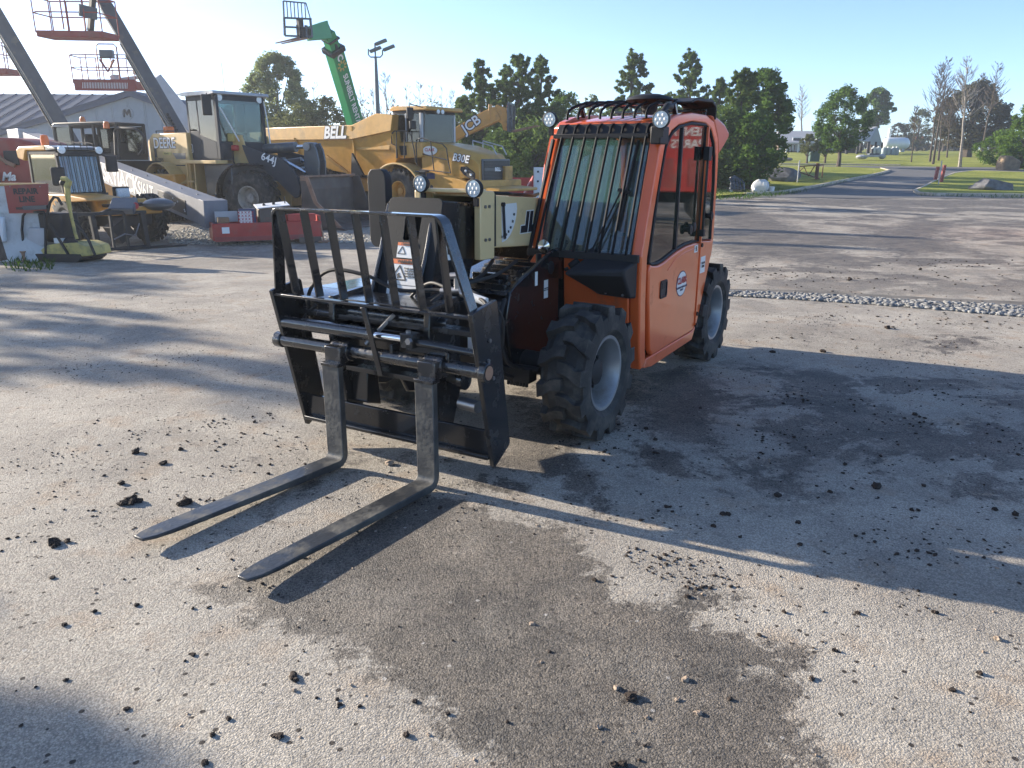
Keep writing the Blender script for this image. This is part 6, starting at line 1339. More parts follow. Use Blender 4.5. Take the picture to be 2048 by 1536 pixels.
# sloped windscreen and bars
def wsq(y, t, off=0): return (xb1 - .04 + (xb2 - xb1) * (1 - t) + off, y, z0 + (z1 - z0) * t)
v = [wsq(y, t, o) for o in (0, .01) for y, t in ((sidey + .06, 0), (-.06, 0), (-.06, .96), (sidey + .06, .96))]
mk(B().add(v, [(0, 1, 2, 3), (7, 6, 5, 4), (0, 4, 5, 1), (1, 5, 6, 2), (2, 6, 7, 3), (3, 7, 4, 0)]), 'windscreen', 'glassside', smooth=False)
for k in range(8): y = sidey + .08 + k * .115; mk(B().tube([wsq(y, -.02, .08), wsq(y, .95, .08)], .010, 6), 'guard_bar', 'blackmat')
mk(B().bx(xb2 + .02, xb2 + .08, sidey, .0, z0 - .05, z0 + .0).bx(xb1 - .02, xb1 + .08, sidey, 0, z1 - .10, z1 - .04), 'guard_rail', 'blackmat')
mk(B().prism([(xa - .42, z1 - .16), (xa - .45, z1 + .02), (xa - .3, z1 + .10), (xb1 - .4, z1 + .12), (xb1 - .4, z1 + .0), (xa, z1 + .0), (xa - .05, z1 - .06), (xa - .15, z1 - .22)], 'Y', sidey - .02, .02), 'cab_roof', 'jcb', bevel=.03)
mk(B().prism([(xb1 - .4, z1), (xb1 - .4, z1 + .12), (xb1 + .02, z1 + .08), (xb1 + .06, z1 + .02)], 'Y', sidey - .02, .02), 'roof_front', 'grey', bevel=.02)
mk(B().lathe([(.085, 0), (.085, .15), (.07, .22), (.001, .24)], (xa + .28, sidey + .3, z1 + .12), 'Z', 14), 'amber_beacon', 'amber')
b = B()
for k in range(6): y = sidey + .12 + k * .14; b.tube([(xb1 + .05, y, z1 + .03), (xb1 + .02, y, z1 + .16), (xb1 - .3, y, z1 + .2)], .009, 5)
b.tube([(xb1 + .03, sidey + .05, z1 + .12), (xb1 + .03, -.05, z1 + .12)], .010, 5); mk(b, 'roof_guard', 'blackmat')
for y in (sidey + .08, -.05): mk(B().lathe([(.001, -.03), (.075, -.02), (.08, .02), (.001, .03)], (xb1 + .10, y, z1 + .02), 'X', 14), 'work_lamp', 'lens')
q = YF.pl(1, -1.2, 112, 352); mk(B().bx(q.x - .04, q.x + .04, -1.3, -1.0, q.z - .2, q.z + .18), 'side_mirror', 'plastic', bevel=.04)
q = YF.pl(1, .35, 222, 328); mk(B().bx(q.x - .03, q.x + .03, .22, .50, q.z - .18, q.z + .18), 'side_mirror', 'plastic', bevel=.03); mk(B().tube([(q.x, .3, q.z + .1), (xb1, 0, z1)], .015, 6), 'mirror_arm', 'plastic')
mk(B().bx(xa + .1, xa + .5, -.7, -.25, z0 - .1, z0 + .1).bx(xa + .05, xa + .2, -.7, -.25, z0 + .0, z0 + .55), 'seat', 'plastic', bevel=.03)
# body and fenders
bp_ = YF.Y(-1.05, [(98, 388), (125, 388), (172, 396), (178, 402), (150, 404), (108, 404), (98, 396)])
mk(B().prism(bp_, 'Y', -1.08, -.3), 'front_fender', 'jcb', bevel=.02)
bp_ = YF.Y(-.6, [(150, 404), (190, 400), (196, 415), (222, 416), (224, 432), (150, 432)])
mk(B().prism(bp_, 'Y', -.6, .6), 'boom_housing', 'jcb', bevel=.03)
mk(B().bx(xa - 1.2, xb2 + .1, -1.0, -.1, .55, z0 - .05), 'body_side', 'jcb', bevel=.03); mk(B().bx(xa - 1.8, xb2 + .9, -.5, .5, .45, .95), 'chassis', 'blackmat', bevel=.03)
q = YF.pl(1, -.3, 250, 412); mk(B().sph((q.x, .5, q.z), .35, 14, (1, 1, .4)), 'side_cover', 'grey'); 
q = YF.pl(1, .7, 244, 386); mk(B().bx(q.x - .03, q.x + .05, .55, .88, q.z - .11, q.z + .11), 'headlamp', 'lens', bevel=.03); mk(B().bx(q.x - .08, q.x - .02, .5, .92, q.z - .14, q.z + .15), 'lamp_shroud', 'plastic', bevel=.03)
for x in (xb2 + .1, xa - 1.5):
    for s in (-1, 1): bwheel(Yt, mk, x, s * .9, .56, .56, .36, .25, side=s)
# carriage standing on the ground in front
g0 = gh(YF.o.x, YF.o.y)
cpA = YF.Ri @ (G(205, 502) - YF.o); cpB = YF.Ri @ (G(302, 497) - YF.o)
CA, CB = G(203, 505), G(300, 497)
Wi = mat4(YF).inverted(); a_ = (CB - CA).normalized(); nb = Vector((-a_.y, a_.x, 0))
CL = (CB - CA).length
def ky(a, z, d=0): return Wi @ (CA + a_ * a + Vector((0, 0, z)) + nb * d)
b = B(); Hc = .78
for z in (.05, Hc): b.bar(ky(-.55, z), ky(CL, z), .08, .07)
for a in (-.05, CL - .05): b.bar(ky(a, 0), ky(a - .05, Hc), .10, .10)
mk(b, 'fork_carriage', 'blackmat', bevel=.01)
for a in (.30, .62): mk(B().bar(ky(a, .02), ky(a, Hc), .05, .05), 'carriage_post', 'blackmat')
mk(B().bar(ky(.1, Hc + .0, .02), ky(CL - .1, Hc + .18, .4), .06, .06).bar(ky(.5, .3, .3), ky(CL - .3, .5, .3), .3, .4), 'coupler', 'blackmat')
mk(B().tube([ky(.3, .25, -.03), ky(.55, .35, -.05), ky(.8, .30, -.03), ky(.95, .55, 0)], .014, 6), 'hose', 'steel')
fk = G(372, 492)
for off in (0, .35): mk(B().bar(ky(CL - .25 - off, .03), Wi @ (fk + Vector((-off, 0, .02))), .10, (.045, .02)), 'fork', 'blackmat')
mk(B().bar(ky(CL * .5, Hc + .02), ky(CL * .8, Hc + .24, .3), .5, .16), 'boom_head', 'grey', bevel=.03)
mk(B().cyl(ky(CL * .78, Hc + .14, -.02), ky(CL * .78, Hc + .14, -.06), .07, n=12), 'red_cap', 'redprint')
# ---------------------------------------------------------------- plate compactor, sign and white barrier
cb = G(120, 520); CF = Fr(cb.x, cb.y, gh(cb.x, cb.y), R(-12))
Cp = thing('plate_compactor', CF, 'worn yellow plate compactor with grey fuel tank and upright handle beside the red sign', 'plate compactor')
mk = asm(Cp, CF); mk.root_ = Cp
def cq(u, v, y=0): p = CF.pl(1, y, u, v); return (p.x, p.z)
def cpl(pts, y=0): return [cq(u, v, y) for u, v in pts]
x0_, x1_ = cq(50, 525)[0], cq(190, 522)[0]
mk(B().prism([(x0_, .06), (x0_ + .1, .0), (x1_ - .12, .0), (x1_, .08), (x1_ - .02, .16), (x0_ + .02, .14)], 'Y', -.34, .34), 'base_plate', 'blackmat', bevel=.01)
mk(B().prism(cpl([(70, 512), (72, 505), (95, 490), (120, 486), (150, 486), (172, 494), (178, 512), (150, 515)], -.3), 'Y', -.3, .3), 'base_housing', 'palegrn', bevel=.02)
mk(B().prism(cpl([(55, 455), (90, 457), (89, 492), (62, 502), (52, 490)], -.28), 'Y', -.28, .2), 'fuel_tank', 'lightgrey', bevel=.02)
mk(B().tube([(x, -.30, z) for x, z in cpl([(92, 512), (90, 430), (88, 424), (52, 424), (46, 432), (44, 460), (47, 490), (58, 502)], -.3)], .022, 8), 'roll_frame', 'blackmat')
mk(B().tube([(x, -.28, z) for x, z in cpl([(91, 512), (92, 440), (100, 405), (108, 394), (116, 396), (124, 410)], -.28)], .024, 8), 'roll_frame', 'blackmat')
mk(B().bx(*[v_ for v_ in (cq(95, 440)[0], cq(140, 440)[0])], -.22, .22, .35, cq(100, 425)[1]), 'engine', 'blackmat', bevel=.03)
mk(B().bx(cq(128, 470)[0], cq(146, 470)[0], -.26, -.2, cq(1, 480)[1], cq(1, 470)[1]), 'maker_label', 'decal')
hp2 = cpl([(136, 362), (134, 372), (136, 395), (140, 420), (150, 465), (154, 478)], -.05)
mk(B().tube([(x, -.05, z) for x, z in hp2], [.03, .055, .045, .03, .028, .028], 8), 'steering_handle', 'palegrn')
mk(B().tube([(x, -.05, z) for x, z in cpl([(124, 358), (132, 358), (139, 364), (136, 374)], -.05)], .045, 8), 'handle_grip', 'palegrn'); mk(B().sph((cq(126, 366, -.05)[0], -.05, cq(126, 366, -.05)[1]), .06, 10), 'knob', 'blackmat')
mk(B().sph((cq(158, 489)[0], -.2, cq(158, 489)[1]), .17, 12, (1, .6, .9)), 'exciter_motor', 'blackmat')
mk(B().tube([(x, -.25, z) for x, z in cpl([(150, 440), (178, 482), (190, 510)], -.25)], .025, 6), 'side_brace', 'blackmat'); mk(B().tube([(x, -.32, z) for x, z in cpl([(100, 445), (140, 512)], -.3)], .025, 6), 'side_brace', 'blackmat')
mk(B().lathe([(.05, 0), (.05, .03), (.025, .04), (.03, .16), (.05, .18), (.05, .2)], (cq(57, 518, -.3)[0], -.4, .0), 'Z', 12), 'jack_foot', 'rusty')
# sign and barrier
bo = G(60, 528); bd = bo.y + .35
bl = G(-60, 520); br_ = G(96, 522)
BF = Fr(br_.x, br_.y + .2, gh(br_.x, br_.y), R(4))
Br = thing('road_barrier', BF, 'milky white plastic barrier standing at the left edge behind the red sign', 'barrier')
mk = asm(Br, BF); mk.root_ = Br
w_ = 1.9; Hb = BF.Y(-.05, [(40, 372)])[0][1]
mk(B().prism([(-.30, 0), (.30, 0), (.26, .25), (.14, .45), (.12, Hb), (-.12, Hb), (-.14, .45), (-.26, .25)], 'X', -w_, 0).bx(-w_, 0, -.1, .1, Hb, Hb + .02), 'barrier_body', 'plasticwhite', bevel=.03, seg=3)
mk(B().bx(-w_ - .01, .01, -.14, .14, Hb + .0, Hb + .05), 'top_ridge', 'tan', bevel=.02)
mk(B().prism([(-.9, .3), (-.66, .36), (-.62, .8), (-.86, .8)], 'Y', -.31, -.2), 'moulded_recess', 'tank', bevel=.03)
sg = D(8, 376, BF.o.y - .32); SF = Fr(sg.x, sg.y, sg.z, R(4))
Sg = empty('warning_sign', (sg.x, sg.y, 0), R(4)); ROOTF[Sg.name] = Fr(sg.x, sg.y, 0, R(4)); tag(Sg, 'red REPAIR LINE sign hung on the white barrier', 'sign')
SG = ROOTF[Sg.name]; mk = asm(Sg, SG)
sp4 = SG.Y(0, [(8, 371), (96, 367), (98, 425), (18, 427)])
mk(B().prism(sp4, 'Y', 0, .012), 'sign_board', 'signred' if 0 else 'redbr', bevel=.002)
(xc, zc), (xl, zl_) = SG.Y(0, [(51, 383), (54, 399)])
text('REPAIR', .135, 'ink', Sg, (xc, -.001, zc), (1, 0, .02), (0, 0, 1), .006); text('LINE', .135, 'ink', Sg, (xl, -.001, zl_), (1, 0, .02), (0, 0, 1), .006)
a1, a2 = SG.Y(-.01, [(32, 417), (85, 412)])
mk(B().bx(a1[0], a1[0] + .13, -.012, -.001, a1[1] - .02, a1[1] + .02), 'sign_clip', 'ink'); mk(B().prism(SG.Y(-.03, [(48, 412), (96, 410), (96, 418), (52, 420)]), 'Y', -.10, -.04), 'sign_ledge', 'grey')
for u_ in (20, 80): p = SG.Y(0, [(u_, 373)])[0]; mk(B().cyl((p[0], -.006, p[1]), (p[0], .3, p[1]), .01, n=8), 'hanging_bolt', 'steel')
px = G(6, 536); Po = tag(B().prism([(px.x - .12, 0), (px.x + .05, 0), (px.x - .02, .55), (px.x - .2, .75)], 'Y', px.y - .1, px.y + .1).mk('wooden_post', 'bark', bevel=.02), 'dark weathered wooden post stump at the left edge in front of the barrier', 'post')
# ================================================================ BUILDINGS, TREES, LAWN THINGS
def leafmat(name, c1, c2, tr=.35):
    m = bpy.data.materials.new(name); m.use_nodes = True; n = m.node_tree.nodes; l = m.node_tree.links
    n.remove(n['Principled BSDF']); o = n['Material Output']
    g = n.new('ShaderNodeNewGeometry'); nz = n.new('ShaderNodeTexNoise'); nz.inputs['Scale'].default_value = 1.1; nz.inputs['Detail'].default_value = 5
    l.new(g.outputs['Position'], nz.inputs['Vector'])
    at = n.new('ShaderNodeAttribute'); at.attribute_name = 'tone'
    ad = n.new('ShaderNodeMath'); ad.operation = 'ADD'; l.new(nz.outputs[0], ad.inputs[0]); l.new(at.outputs['Fac'], ad.inputs[1])
    rp = n.new('ShaderNodeValToRGB'); rp.color_ramp.elements[0].position = .45; rp.color_ramp.elements[0].color = (*c1, 1); rp.color_ramp.elements[1].position = 1.05; rp.color_ramp.elements[1].color = (*c2, 1)
    l.new(ad.outputs[0], rp.inputs[0])
    d = n.new('ShaderNodeBsdfDiffuse'); t = n.new('ShaderNodeBsdfTranslucent'); l.new(rp.outputs[0], d.inputs[0]); l.new(rp.outputs[0], t.inputs[0])
    mx = n.new('ShaderNodeMixShader'); mx.inputs[0].default_value = tr; l.new(d.outputs[0], mx.inputs[1]); l.new(t.outputs[0], mx.inputs[2]); l.new(mx.outputs[0], o.inputs[0])
    return m
M['pine'] = leafmat('pine_needles', (.045, .085, .028), (.16, .23, .06), .4)
M['maple'] = leafmat('maple_leaves', (.038, .082, .020), (.14, .23, .05), .45)
M['willow'] = leafmat('pale_leaves', (.11, .15, .06), (.30, .34, .15), .5)
M['olive'] = leafmat('olive_leaves', (.05, .075, .03), (.16, .17, .06), .4)
M['lush'] = leafmat('lush_leaves', (.05, .10, .02), (.15, .24, .04), .4)
M['dull'] = leafmat('dull_leaves', (.045, .052, .032), (.12, .11, .07), .3)
def leaves(name, C_, Rr, n, size, mt, parent, seed, flat=.5, elong=1.6, droop=0.0, up=0):
    """n leaf quads spread over clumps: C_ = clump centres (k,3), Rr = clump radii (k,)"""
    rg = np.random.default_rng(seed); k = len(C_); idx = rg.integers(0, k, n)
    d = rg.normal(size=(n, 3)); d /= np.linalg.norm(d, axis=1)[:, None]; r = Rr[idx] * rg.random(n) ** .45
    P = C_[idx] + d * r[:, None] * np.array([1, 1, flat + .3])
    a = rg.normal(size=(n, 3)); a[:, 2] *= .6; a[:, 2] += up; a += d * up * 1.2; a /= np.linalg.norm(a, axis=1)[:, None]
    b = rg.normal(size=(n, 3)); b -= (b * a).sum(1)[:, None] * a; b /= np.linalg.norm(b, axis=1)[:, None]
    s = size * (.6 + .8 * rg.random(n))[:, None]
    v = np.stack([P - a * s * elong / 2, P + b * s / 2 * .7, P + a * s * elong / 2, P - b * s / 2 * .7], 1).reshape(-1, 3)
    me = bpy.data.meshes.new(name); me.vertices.add(4 * n); me.vertices.foreach_set('co', v.ravel())
    me.loops.add(4 * n); me.loops.foreach_set('vertex_index', np.arange(4 * n)); me.polygons.add(n)
    me.polygons.foreach_set('loop_start', np.arange(0, 4 * n, 4)); me.polygons.foreach_set('loop_total', np.full(n, 4)); me.update(calc_edges=True)
    at = me.attributes.new('tone', 'FLOAT', 'FACE'); ct = rg.random(k) * .30; at.data.foreach_set('value', (ct[idx] + rg.random(n) * .22).astype(np.float32))
    me.materials.append(M[mt]); o = bpy.data.objects.new(name, me); S.collection.objects.link(o); o.parent = parent; return o
def limbs(parent, H, r0, tips, mt='bark', trunk_to=.75, seed=0, name='trunk', lean=(0, 0)):
    rg = random.Random(seed); b = B()
    tp = [(lean[0] * t * H + .04 * H * math.sin(t * 5 + seed) * .3, lean[1] * t * H, H * t * trunk_to) for t in (0, .15, .35, .6, .85, 1)]
    tp[0] = (0, 0, -.3)
    b.tube(tp, [r0 * 1.35, r0, r0 * .8, r0 * .6, r0 * .38, r0 * .12], 7)
    for tx, ty, tz in tips:
        t = min(.92, max(.2, (tz / H) * .75)); i = min(4, int(t * 5)); base = Vector(tp[i]).lerp(Vector(tp[i + 1]), .5); tip = Vector((tx, ty, tz))
        m_ = base.lerp(tip, .5) + Vector((0, 0, -.05 * H * rg.random()))
        b.tube([base, m_, tip], [r0 * .28, r0 * .16, r0 * .05], 5, caps=False)
    return b.mk(name, mt, parent, fix=False)
def tree(x, y, H, Wd, kind, label, n=7000, crown0=.2, seed=1, group=None, name=None, leaf=.16, trunk_r=None, ky=1.0, bark='bark', k=46):
    """kind: pine | round | loose"""
    z0 = gh(x, y); nm = name or {'pine': 'pine_tree', 'round': 'maple_tree', 'loose': 'young_tree'}[kind]
    r = tag(empty(nm, (x, y, z0), 0), label, 'tree', group); rg = np.random.default_rng(seed)
    C_ = []; Rr = []
    if kind == 'pine':
        for i in range(int(42 * H)):
            t = rg.random() ** 1.35; h = H * (crown0 + (1 - crown0) * t); rad = Wd / 2 * (1 - t) ** .62 * (1 - .25 * (t < .1)) + .12
            a = rg.random() * 6.28; q = rad * math.sqrt(rg.random()) * (1.2 if rg.random() < .15 else 1)
            C_.append((q * math.cos(a), q * math.sin(a) * ky, h + .30 * q / rad)); Rr.append(.13 + .17 * (1 - t) * (.5 + rg.random()))
            if q > .55 * rad and rg.random() < .5: C_.append((q * 1.18 * math.cos(a), q * 1.18 * math.sin(a) * ky, h + .5 * q / rad)); Rr.append(.13)
        for q in range(6): C_.append((0, 0, H * (.9 + .018 * q))); Rr.append(.12)
    else:
        ph = rg.random(4) * 6.28
        for i in range(int(k * (2.4 if kind == 'round' else 3.4))):
            a = rg.random() * 6.28; t = rg.random(); u_ = 1 - 2 * t
            pr = math.sqrt(max(0, 1 - (abs(u_) ** (1.8 if kind == 'round' else 1.4)))) * (1 - .25 * (u_ > .3))
            q = (.35 + .65 * math.sqrt(rg.random())) * pr * (1 if kind == 'round' else .9 + .28 * math.sin(3 * a + ph[0]) * math.sin(5 * u_ + ph[1]))
            C_.append((Wd / 2 * q * math.cos(a), Wd / 2 * q * math.sin(a) * ky, H * (crown0 + (1 - crown0) * (u_ * .93 + 1) / 2))); Rr.append((.12 if kind == 'round' else .075) * Wd * (.4 + .9 * rg.random()))
    C_ = np.array(C_); Rr = np.array(Rr) * .8
    mt = {'pine': 'pine', 'round': 'maple', 'loose': 'willow'}[kind] if isinstance(leaf, float) else leaf[1]; sz = leaf if isinstance(leaf, float) else leaf[0]
    if kind == 'pine': n, sz, Rr = int(n * 3.2), sz * .58, Rr * 1.0
    if kind == 'loose': n, sz = int(n * 1.3), sz * .8
    leaves('crown', C_, Rr, n, sz, mt, r, seed, up=.55 if kind == 'pine' else (.2 if kind == 'loose' else 0), flat=.45 if kind == 'pine' else .6, elong=2.6 if kind == 'pine' else 1.6)
    sel = rg.choice(len(C_), min(26, len(C_)), replace=False)
    limbs(r, H, trunk_r or .03 * H + .02, [tuple(C_[i]) for i in sel], bark, .95 if kind == 'pine' else .72, seed)
    return r
def bare(x, y, H, label, seed=1, r0=.12, spread=.25, n=26, group=None, lean=(0, 0), bark='barkpale', low=.35, twigs=3):
    z0 = gh(x, y); r = tag(empty('bare_tree', (x, y, z0)), label, 'tree', group); rg = random.Random(seed); b = B()
    K = 8; tp = [Vector((lean[0] * H * t + rg.uniform(-.02, .02) * H * t, lean[1] * H * t, H * t)) for t in [i / (K - 1) for i in range(K)]]; tp[0].z = -.3
    b.tube(tp, [r0 * (1.3 if i == 0 else 1) * (1 - .9 * i / (K - 1)) for i in range(K)], 6); b.mk('trunk', bark, r, fix=False)
    b = B()
    for i in range(n):
        t = low + (1 - low) * rg.random() ** .8; p = tp[0].lerp(tp[-1], t); p = Vector((lean[0] * H * t, lean[1] * H * t, H * t)); a = rg.random() * 6.28
        L_ = H * spread * (1.15 - t) * rg.uniform(.6, 1.3); d = Vector((math.cos(a), math.sin(a), rg.uniform(.5, 1.5))).normalized(); q = p + d * L_; q2 = q + (d + Vector((0, 0, .5))).normalized() * L_ * .5
        b.tube([p, p.lerp(q, .5) + Vector((0, 0, -.03 * L_)), q, q2], [r0 * .30 * (1.1 - t), r0 * .22 * (1.1 - t), r0 * .14, .014], 4, caps=False)
        for _ in range(twigs):
            s_ = rg.uniform(.3, 1); w = p.lerp(q, s_); dd = (d + Vector((rg.uniform(-1, 1), rg.uniform(-1, 1), rg.uniform(0, .9)))).normalized()
            b.tube([w, w + dd * L_ * .45], [.022, .010], 3, caps=False)
    b.mk('branches', bark, r, fix=False); return r
def H_at(u, vtop, d): return D(u, vtop, d).z
def put(u, vtop, d, wpx): p = D(u, vtop, d); g = gh(p.x, p.y); return p.x, d, p.z - g, wpx * d / FPX * 1.22
# --- metal building, far left
d = 46.0; pk = D(262, 183, d); el = D(0, 263, d); slope = (pk.z - el.z) / (pk.x - el.x)
hw = 9.5; xL, xR = pk.x - hw, pk.x + 5.2; zE = pk.z - slope * hw
BF2 = Fr(pk.x, d, gh(pk.x, d), 0); g0 = gh(pk.x, d)
Bl = tag(empty('metal_building', (pk.x, d, g0)), 'pale blue grey metal building with dark blue roof behind the boom lifts', 'building'); ROOTF[Bl.name] = BF2
mk = asm(Bl, BF2); zp = pk.z - g0; sR = .36
def topz(x): return zp + (slope * x if x < 0 else -sR * x)
mk(B().prism([(-hw, -.3), (5.2, -.3), (5.2, topz(5.2) - .15), (0, zp - .15), (-hw, topz(-hw) - .15)], 'Y', .02, 12), 'wall', 'siding', smooth=False)
x = -hw
while x < 5.1:
    x2 = min(5.2, x + .92); P = [(x + .01, 0), (x2 - .01, 0), (x2 - .01, topz(x2) - .12)] + ([(0, zp - .12)] if x < 0 < x2 else []) + [(x + .01, topz(x) - .12)]
    b = B().prism(P, 'Y', -.012, .018); b.prism([(x + .03, 0), (x + .09, 0), (x + .09, topz(x) - .15), (x + .03, topz(x) - .15)], 'Y', -.035, -.012)
    mk(b, 'siding_panel', 'siding', smooth=False); x = x2
for (xa, xb_) in ((-hw - .4, 0), (0, 5.6)): mk(B().prism([(xa, topz(xa)), (xb_, topz(xb_)), (xb_, topz(xb_) - .26), (xa, topz(xa) - .26)], 'Y', -.25, -.04), 'barge_board', 'roofblue', smooth=False)
for (xa, xb_) in ((-hw - .4, 0), (0, 5.6)): mk(B().prism([(xa, topz(xa) + .06), (xb_, topz(xb_) + .06), (xb_, topz(xb_)), (xa, topz(xa))], 'Y', -.3, 13), 'roof', 'roofblue', smooth=False)
vq = BF2.pl(1, 0, 255, 227); mk(B().lathe([(.001, 0), (.34, 0), (.34, -.06), (.28, -.06), (.28, -.02), (.001, -.02)], (vq.x, -.0, vq.z), 'Y', 24), 'round_vent', 'siding')
mk(B().prism([(vq.x + a, vq.z + c_) for a, c_ in ((-.22, -.2), (-.15, -.2), (-.12, .08), (0, -.12), (.12, .08), (.15, -.2), (.22, -.2), (.17, .22), (.08, .22), (0, .05), (-.08, .22), (-.17, .22))], 'Y', -.075, -.03), 'vent_emblem', 'ink', smooth=False)
# long wing behind with its roof sloping towards the lot
rz = D(100, 188, 58).z - g0; xr0, xr1 = D(-500, 190, 58).x - pk.x, D(268, 180, 58).x - pk.x
mk(B().add([(xr0, 5, zE - g0 + .9), (xr1, 5, zE - g0 + .9), (xr1, 12, rz), (xr0, 12, rz), (xr0, 19, zE - g0 + .9), (xr1, 19, zE - g0 + .9), (xr0, 5, zE - g0 + .75), (xr1, 5, zE - g0 + .75)], [(0, 1, 2, 3), (3, 2, 5, 4), (6, 7, 1, 0)]), 'main_roof', 'roofblue', smooth=False)
b = B(); x = xr0
while x < xr1: b.bar((x, 4.95, zE - g0 + .92), (x, 12, rz + .03), .05, .05); x += .9
o = mk(b, 'roof_rib', 'roofblue', smooth=False); o['kind'] = 'stuff'
mk(B().bx(xr0, xr1 - 1, 6, 18, -.3, zE - g0 + .76), 'main_wall', 'siding', smooth=False)
rr_ = D(360, 206, 60); b = B(); b.prism([(-.4, 0), (6, -1.5), (6, -4), (-.4, -4)], 'Y', 0, 5)
Sh = tag(empty('shed', (rr_.x, 60, rr_.z)), 'dark blue shed roof just visible behind the pale lettered boom', 'building'); b.mk('roof', 'roofblue', Sh, smooth=False); B().bx(0, 5.8, .2, 4.8, -6, -1.6).mk('wall', 'siding', Sh)
# --- lamp post
lp = D(751, 115, 47); LP = tag(empty('lamp_post', (lp.x, 47, gh(lp.x, 47))), 'tall dark lamp post with three floodlights above the dump truck', 'lamp post'); hh = lp.z - gh(lp.x, 47)
B().tube([(0, 0, 0), (0, 0, hh * .8), (0, 0, hh)], [.16, .12, .08], 10).mk('pole', 'grey', LP)
B().tube([(-.38, 0, hh + .45), (-.40, 0, hh + .15), (-.28, 0, hh + .02), (.28, 0, hh + .02), (.40, 0, hh + .15), (.42, 0, hh + .40)], .04, 6).tube([(0, 0, hh), (0, 0, hh + .75)], .05, 6).mk('bracket', 'grey', LP)
for x, z in ((.35, hh + .78), (-.05, hh + .42) if 0 else (.02, hh + .40), (.78, hh + .48)): B().bar((x - .32, 0, z - .10), (x + .32, 0, z + .14), .4, .14).mk('floodlight', 'grey', LP, .02)
# --- trees behind the machines
Tp = [  # u, vtop, dist, width px, kind, n, leaf, crown0, label
 (545, 104, 56, 165, 'loose', 24000, .15, .08, 'tall loose pale green tree behind the dump truck body', 90),
 (500, 190, 54, 120, 'loose', 6000, .15, .05, 'low dark shrubby tree behind the loader cab', 40),
 (600, 215, 52, 170, 'round', 7000, (.14, 'olive'), .0, 'low spreading bush line behind the dump truck body', 40),
 (650, 192, 58, 90, 'round', 6000, (.14, 'olive'), .05, 'rounded olive green tree left of the green boom', 40),
 (705, 212, 60, 60, 'round', 2500, (.14, 'olive'), .05, 'small olive green tree behind the base of the green boom', 30),
 (885, 222, 62, 110, 'round', 4500, (.15, 'olive'), .05, 'bush behind the dump truck cab roof', 36),
 (925, 200, 55, 60, 'pine', 4000, .15, .05, 'small pine at the left of the dark pine stand', 0),
 (960, 137, 50, 105, 'pine', 11000, .15, .05, 'pine with upswept tips at the left of the pine stand', 0),
 (1010, 150, 52, 110, 'pine', 10000, .15, .05, 'middle pine of the stand behind the yellow boom', 0),
 (1040, 122, 49, 130, 'pine', 14000, .15, .05, 'tallest pine of the stand behind the yellow fork carriage', 0),
 (1082, 130, 51, 120, 'pine', 12000, .15, .05, 'dense pine at the right of the stand left of the orange cab', 0),
 (1130, 182, 60, 90, 'round', 6000, (.15, 'lush'), .05, 'bright green tree just left of the cab roof', 40),
 (1185, 186, 66, 70, 'loose', 4000, .15, .05, 'pale green tree behind the left work lamp of the cab', 40),
 (1060, 250, 46, 190, 'round', 12000, (.15, 'pine'), .0, 'dark bush mass under the pine stand beside the red container', 60),
 (1150, 250, 50, 150, 'round', 7000, (.15, 'pine'), .0, 'dark hedge seen under the cab lamp', 50),
 (1268, 114, 58, 95, 'pine', 11000, .15, .1, 'pointed pine rising behind the cab roof guard', 0),
 (1230, 210, 56, 90, 'pine', 5000, .15, .1, 'lower pine behind the middle of the cab roof', 0),
 (1330, 200, 62, 80, 'pine', 5000, .15, .1, 'short pine between the two pines behind the cab', 0),
 (1383, 114, 60, 92, 'pine', 11000, .15, .1, 'pointed pine rising behind the black roof dish', 0),
 (1440, 172, 58, 70, 'pine', 7000, .15, .05, 'shorter pine at the right edge of the cab', 0),
 (1487, 142, 46, 110, 'pine', 13000, .14, .04, 'full green pine right of the cab in front of the maple', 0),
 (1460, 215, 44, 120, 'round', 9000, (.13, 'pine'), .02, 'dark bushy evergreen beside the cab right of the rear wheel', 60),
 (1533, 138, 50, 100, 'round', 14000, .15, .22, 'tall dark maple right of the cab', 70),
 (1510, 225, 43, 110, 'round', 8000, (.12, 'maple'), .04, 'low branched dark tree over the white wrapped bundle', 60),
]
for i, (u, vt, dd, w, kd, n_, lf, c0, lb, kk) in enumerate(Tp):
    x, y, H_, W_ = put(u, vt, dd, w); tree(x, y, H_, W_, kd, lb, n_, c0, 11 + i, 'trees behind the lot', leaf=lf if isinstance(lf, tuple) else lf * 1.12, k=kk or 46, trunk_r=.10 + .012 * H_)
bx_ = [(628, 168, 75, .1), (770, 150, 62, .11), (722, 178, 66, .09), (745, 176, 70, .09), (815, 172, 72, .08), (840, 170, 74, .08), (862, 176, 70, .08), (885, 178, 73, .08), (905, 182, 75, .08), (790, 200, 60, .08)]
for i, (u, vt, dd, r0) in enumerate(bx_):
    p = D(u, vt, dd); bare(p.x, dd, p.z - gh(p.x, dd), ['bare tree left of the green boom', 'bare tree just right of the lamp post', 'bare tree left of the lamp post', 'thin bare tree close to the lamp post', 'thin bare tree above the headboard of the dump truck', 'bare tree over the dump truck cab', 'second bare tree over the dump truck cab roof', 'bare tree right of the dump truck mirror', 'bare tree left of the small pine', 'short reddish bare tree above the dump truck headboard'][i], 40 + i, r0, .22, 34, 'bare trees behind the lot')
p = D(88, 162, 80); bare(p.x, 80, p.z - gh(p.x, 80), 'bare tree top showing over the blue roof', 77, .12, .16, 30, 'bare trees behind the lot')
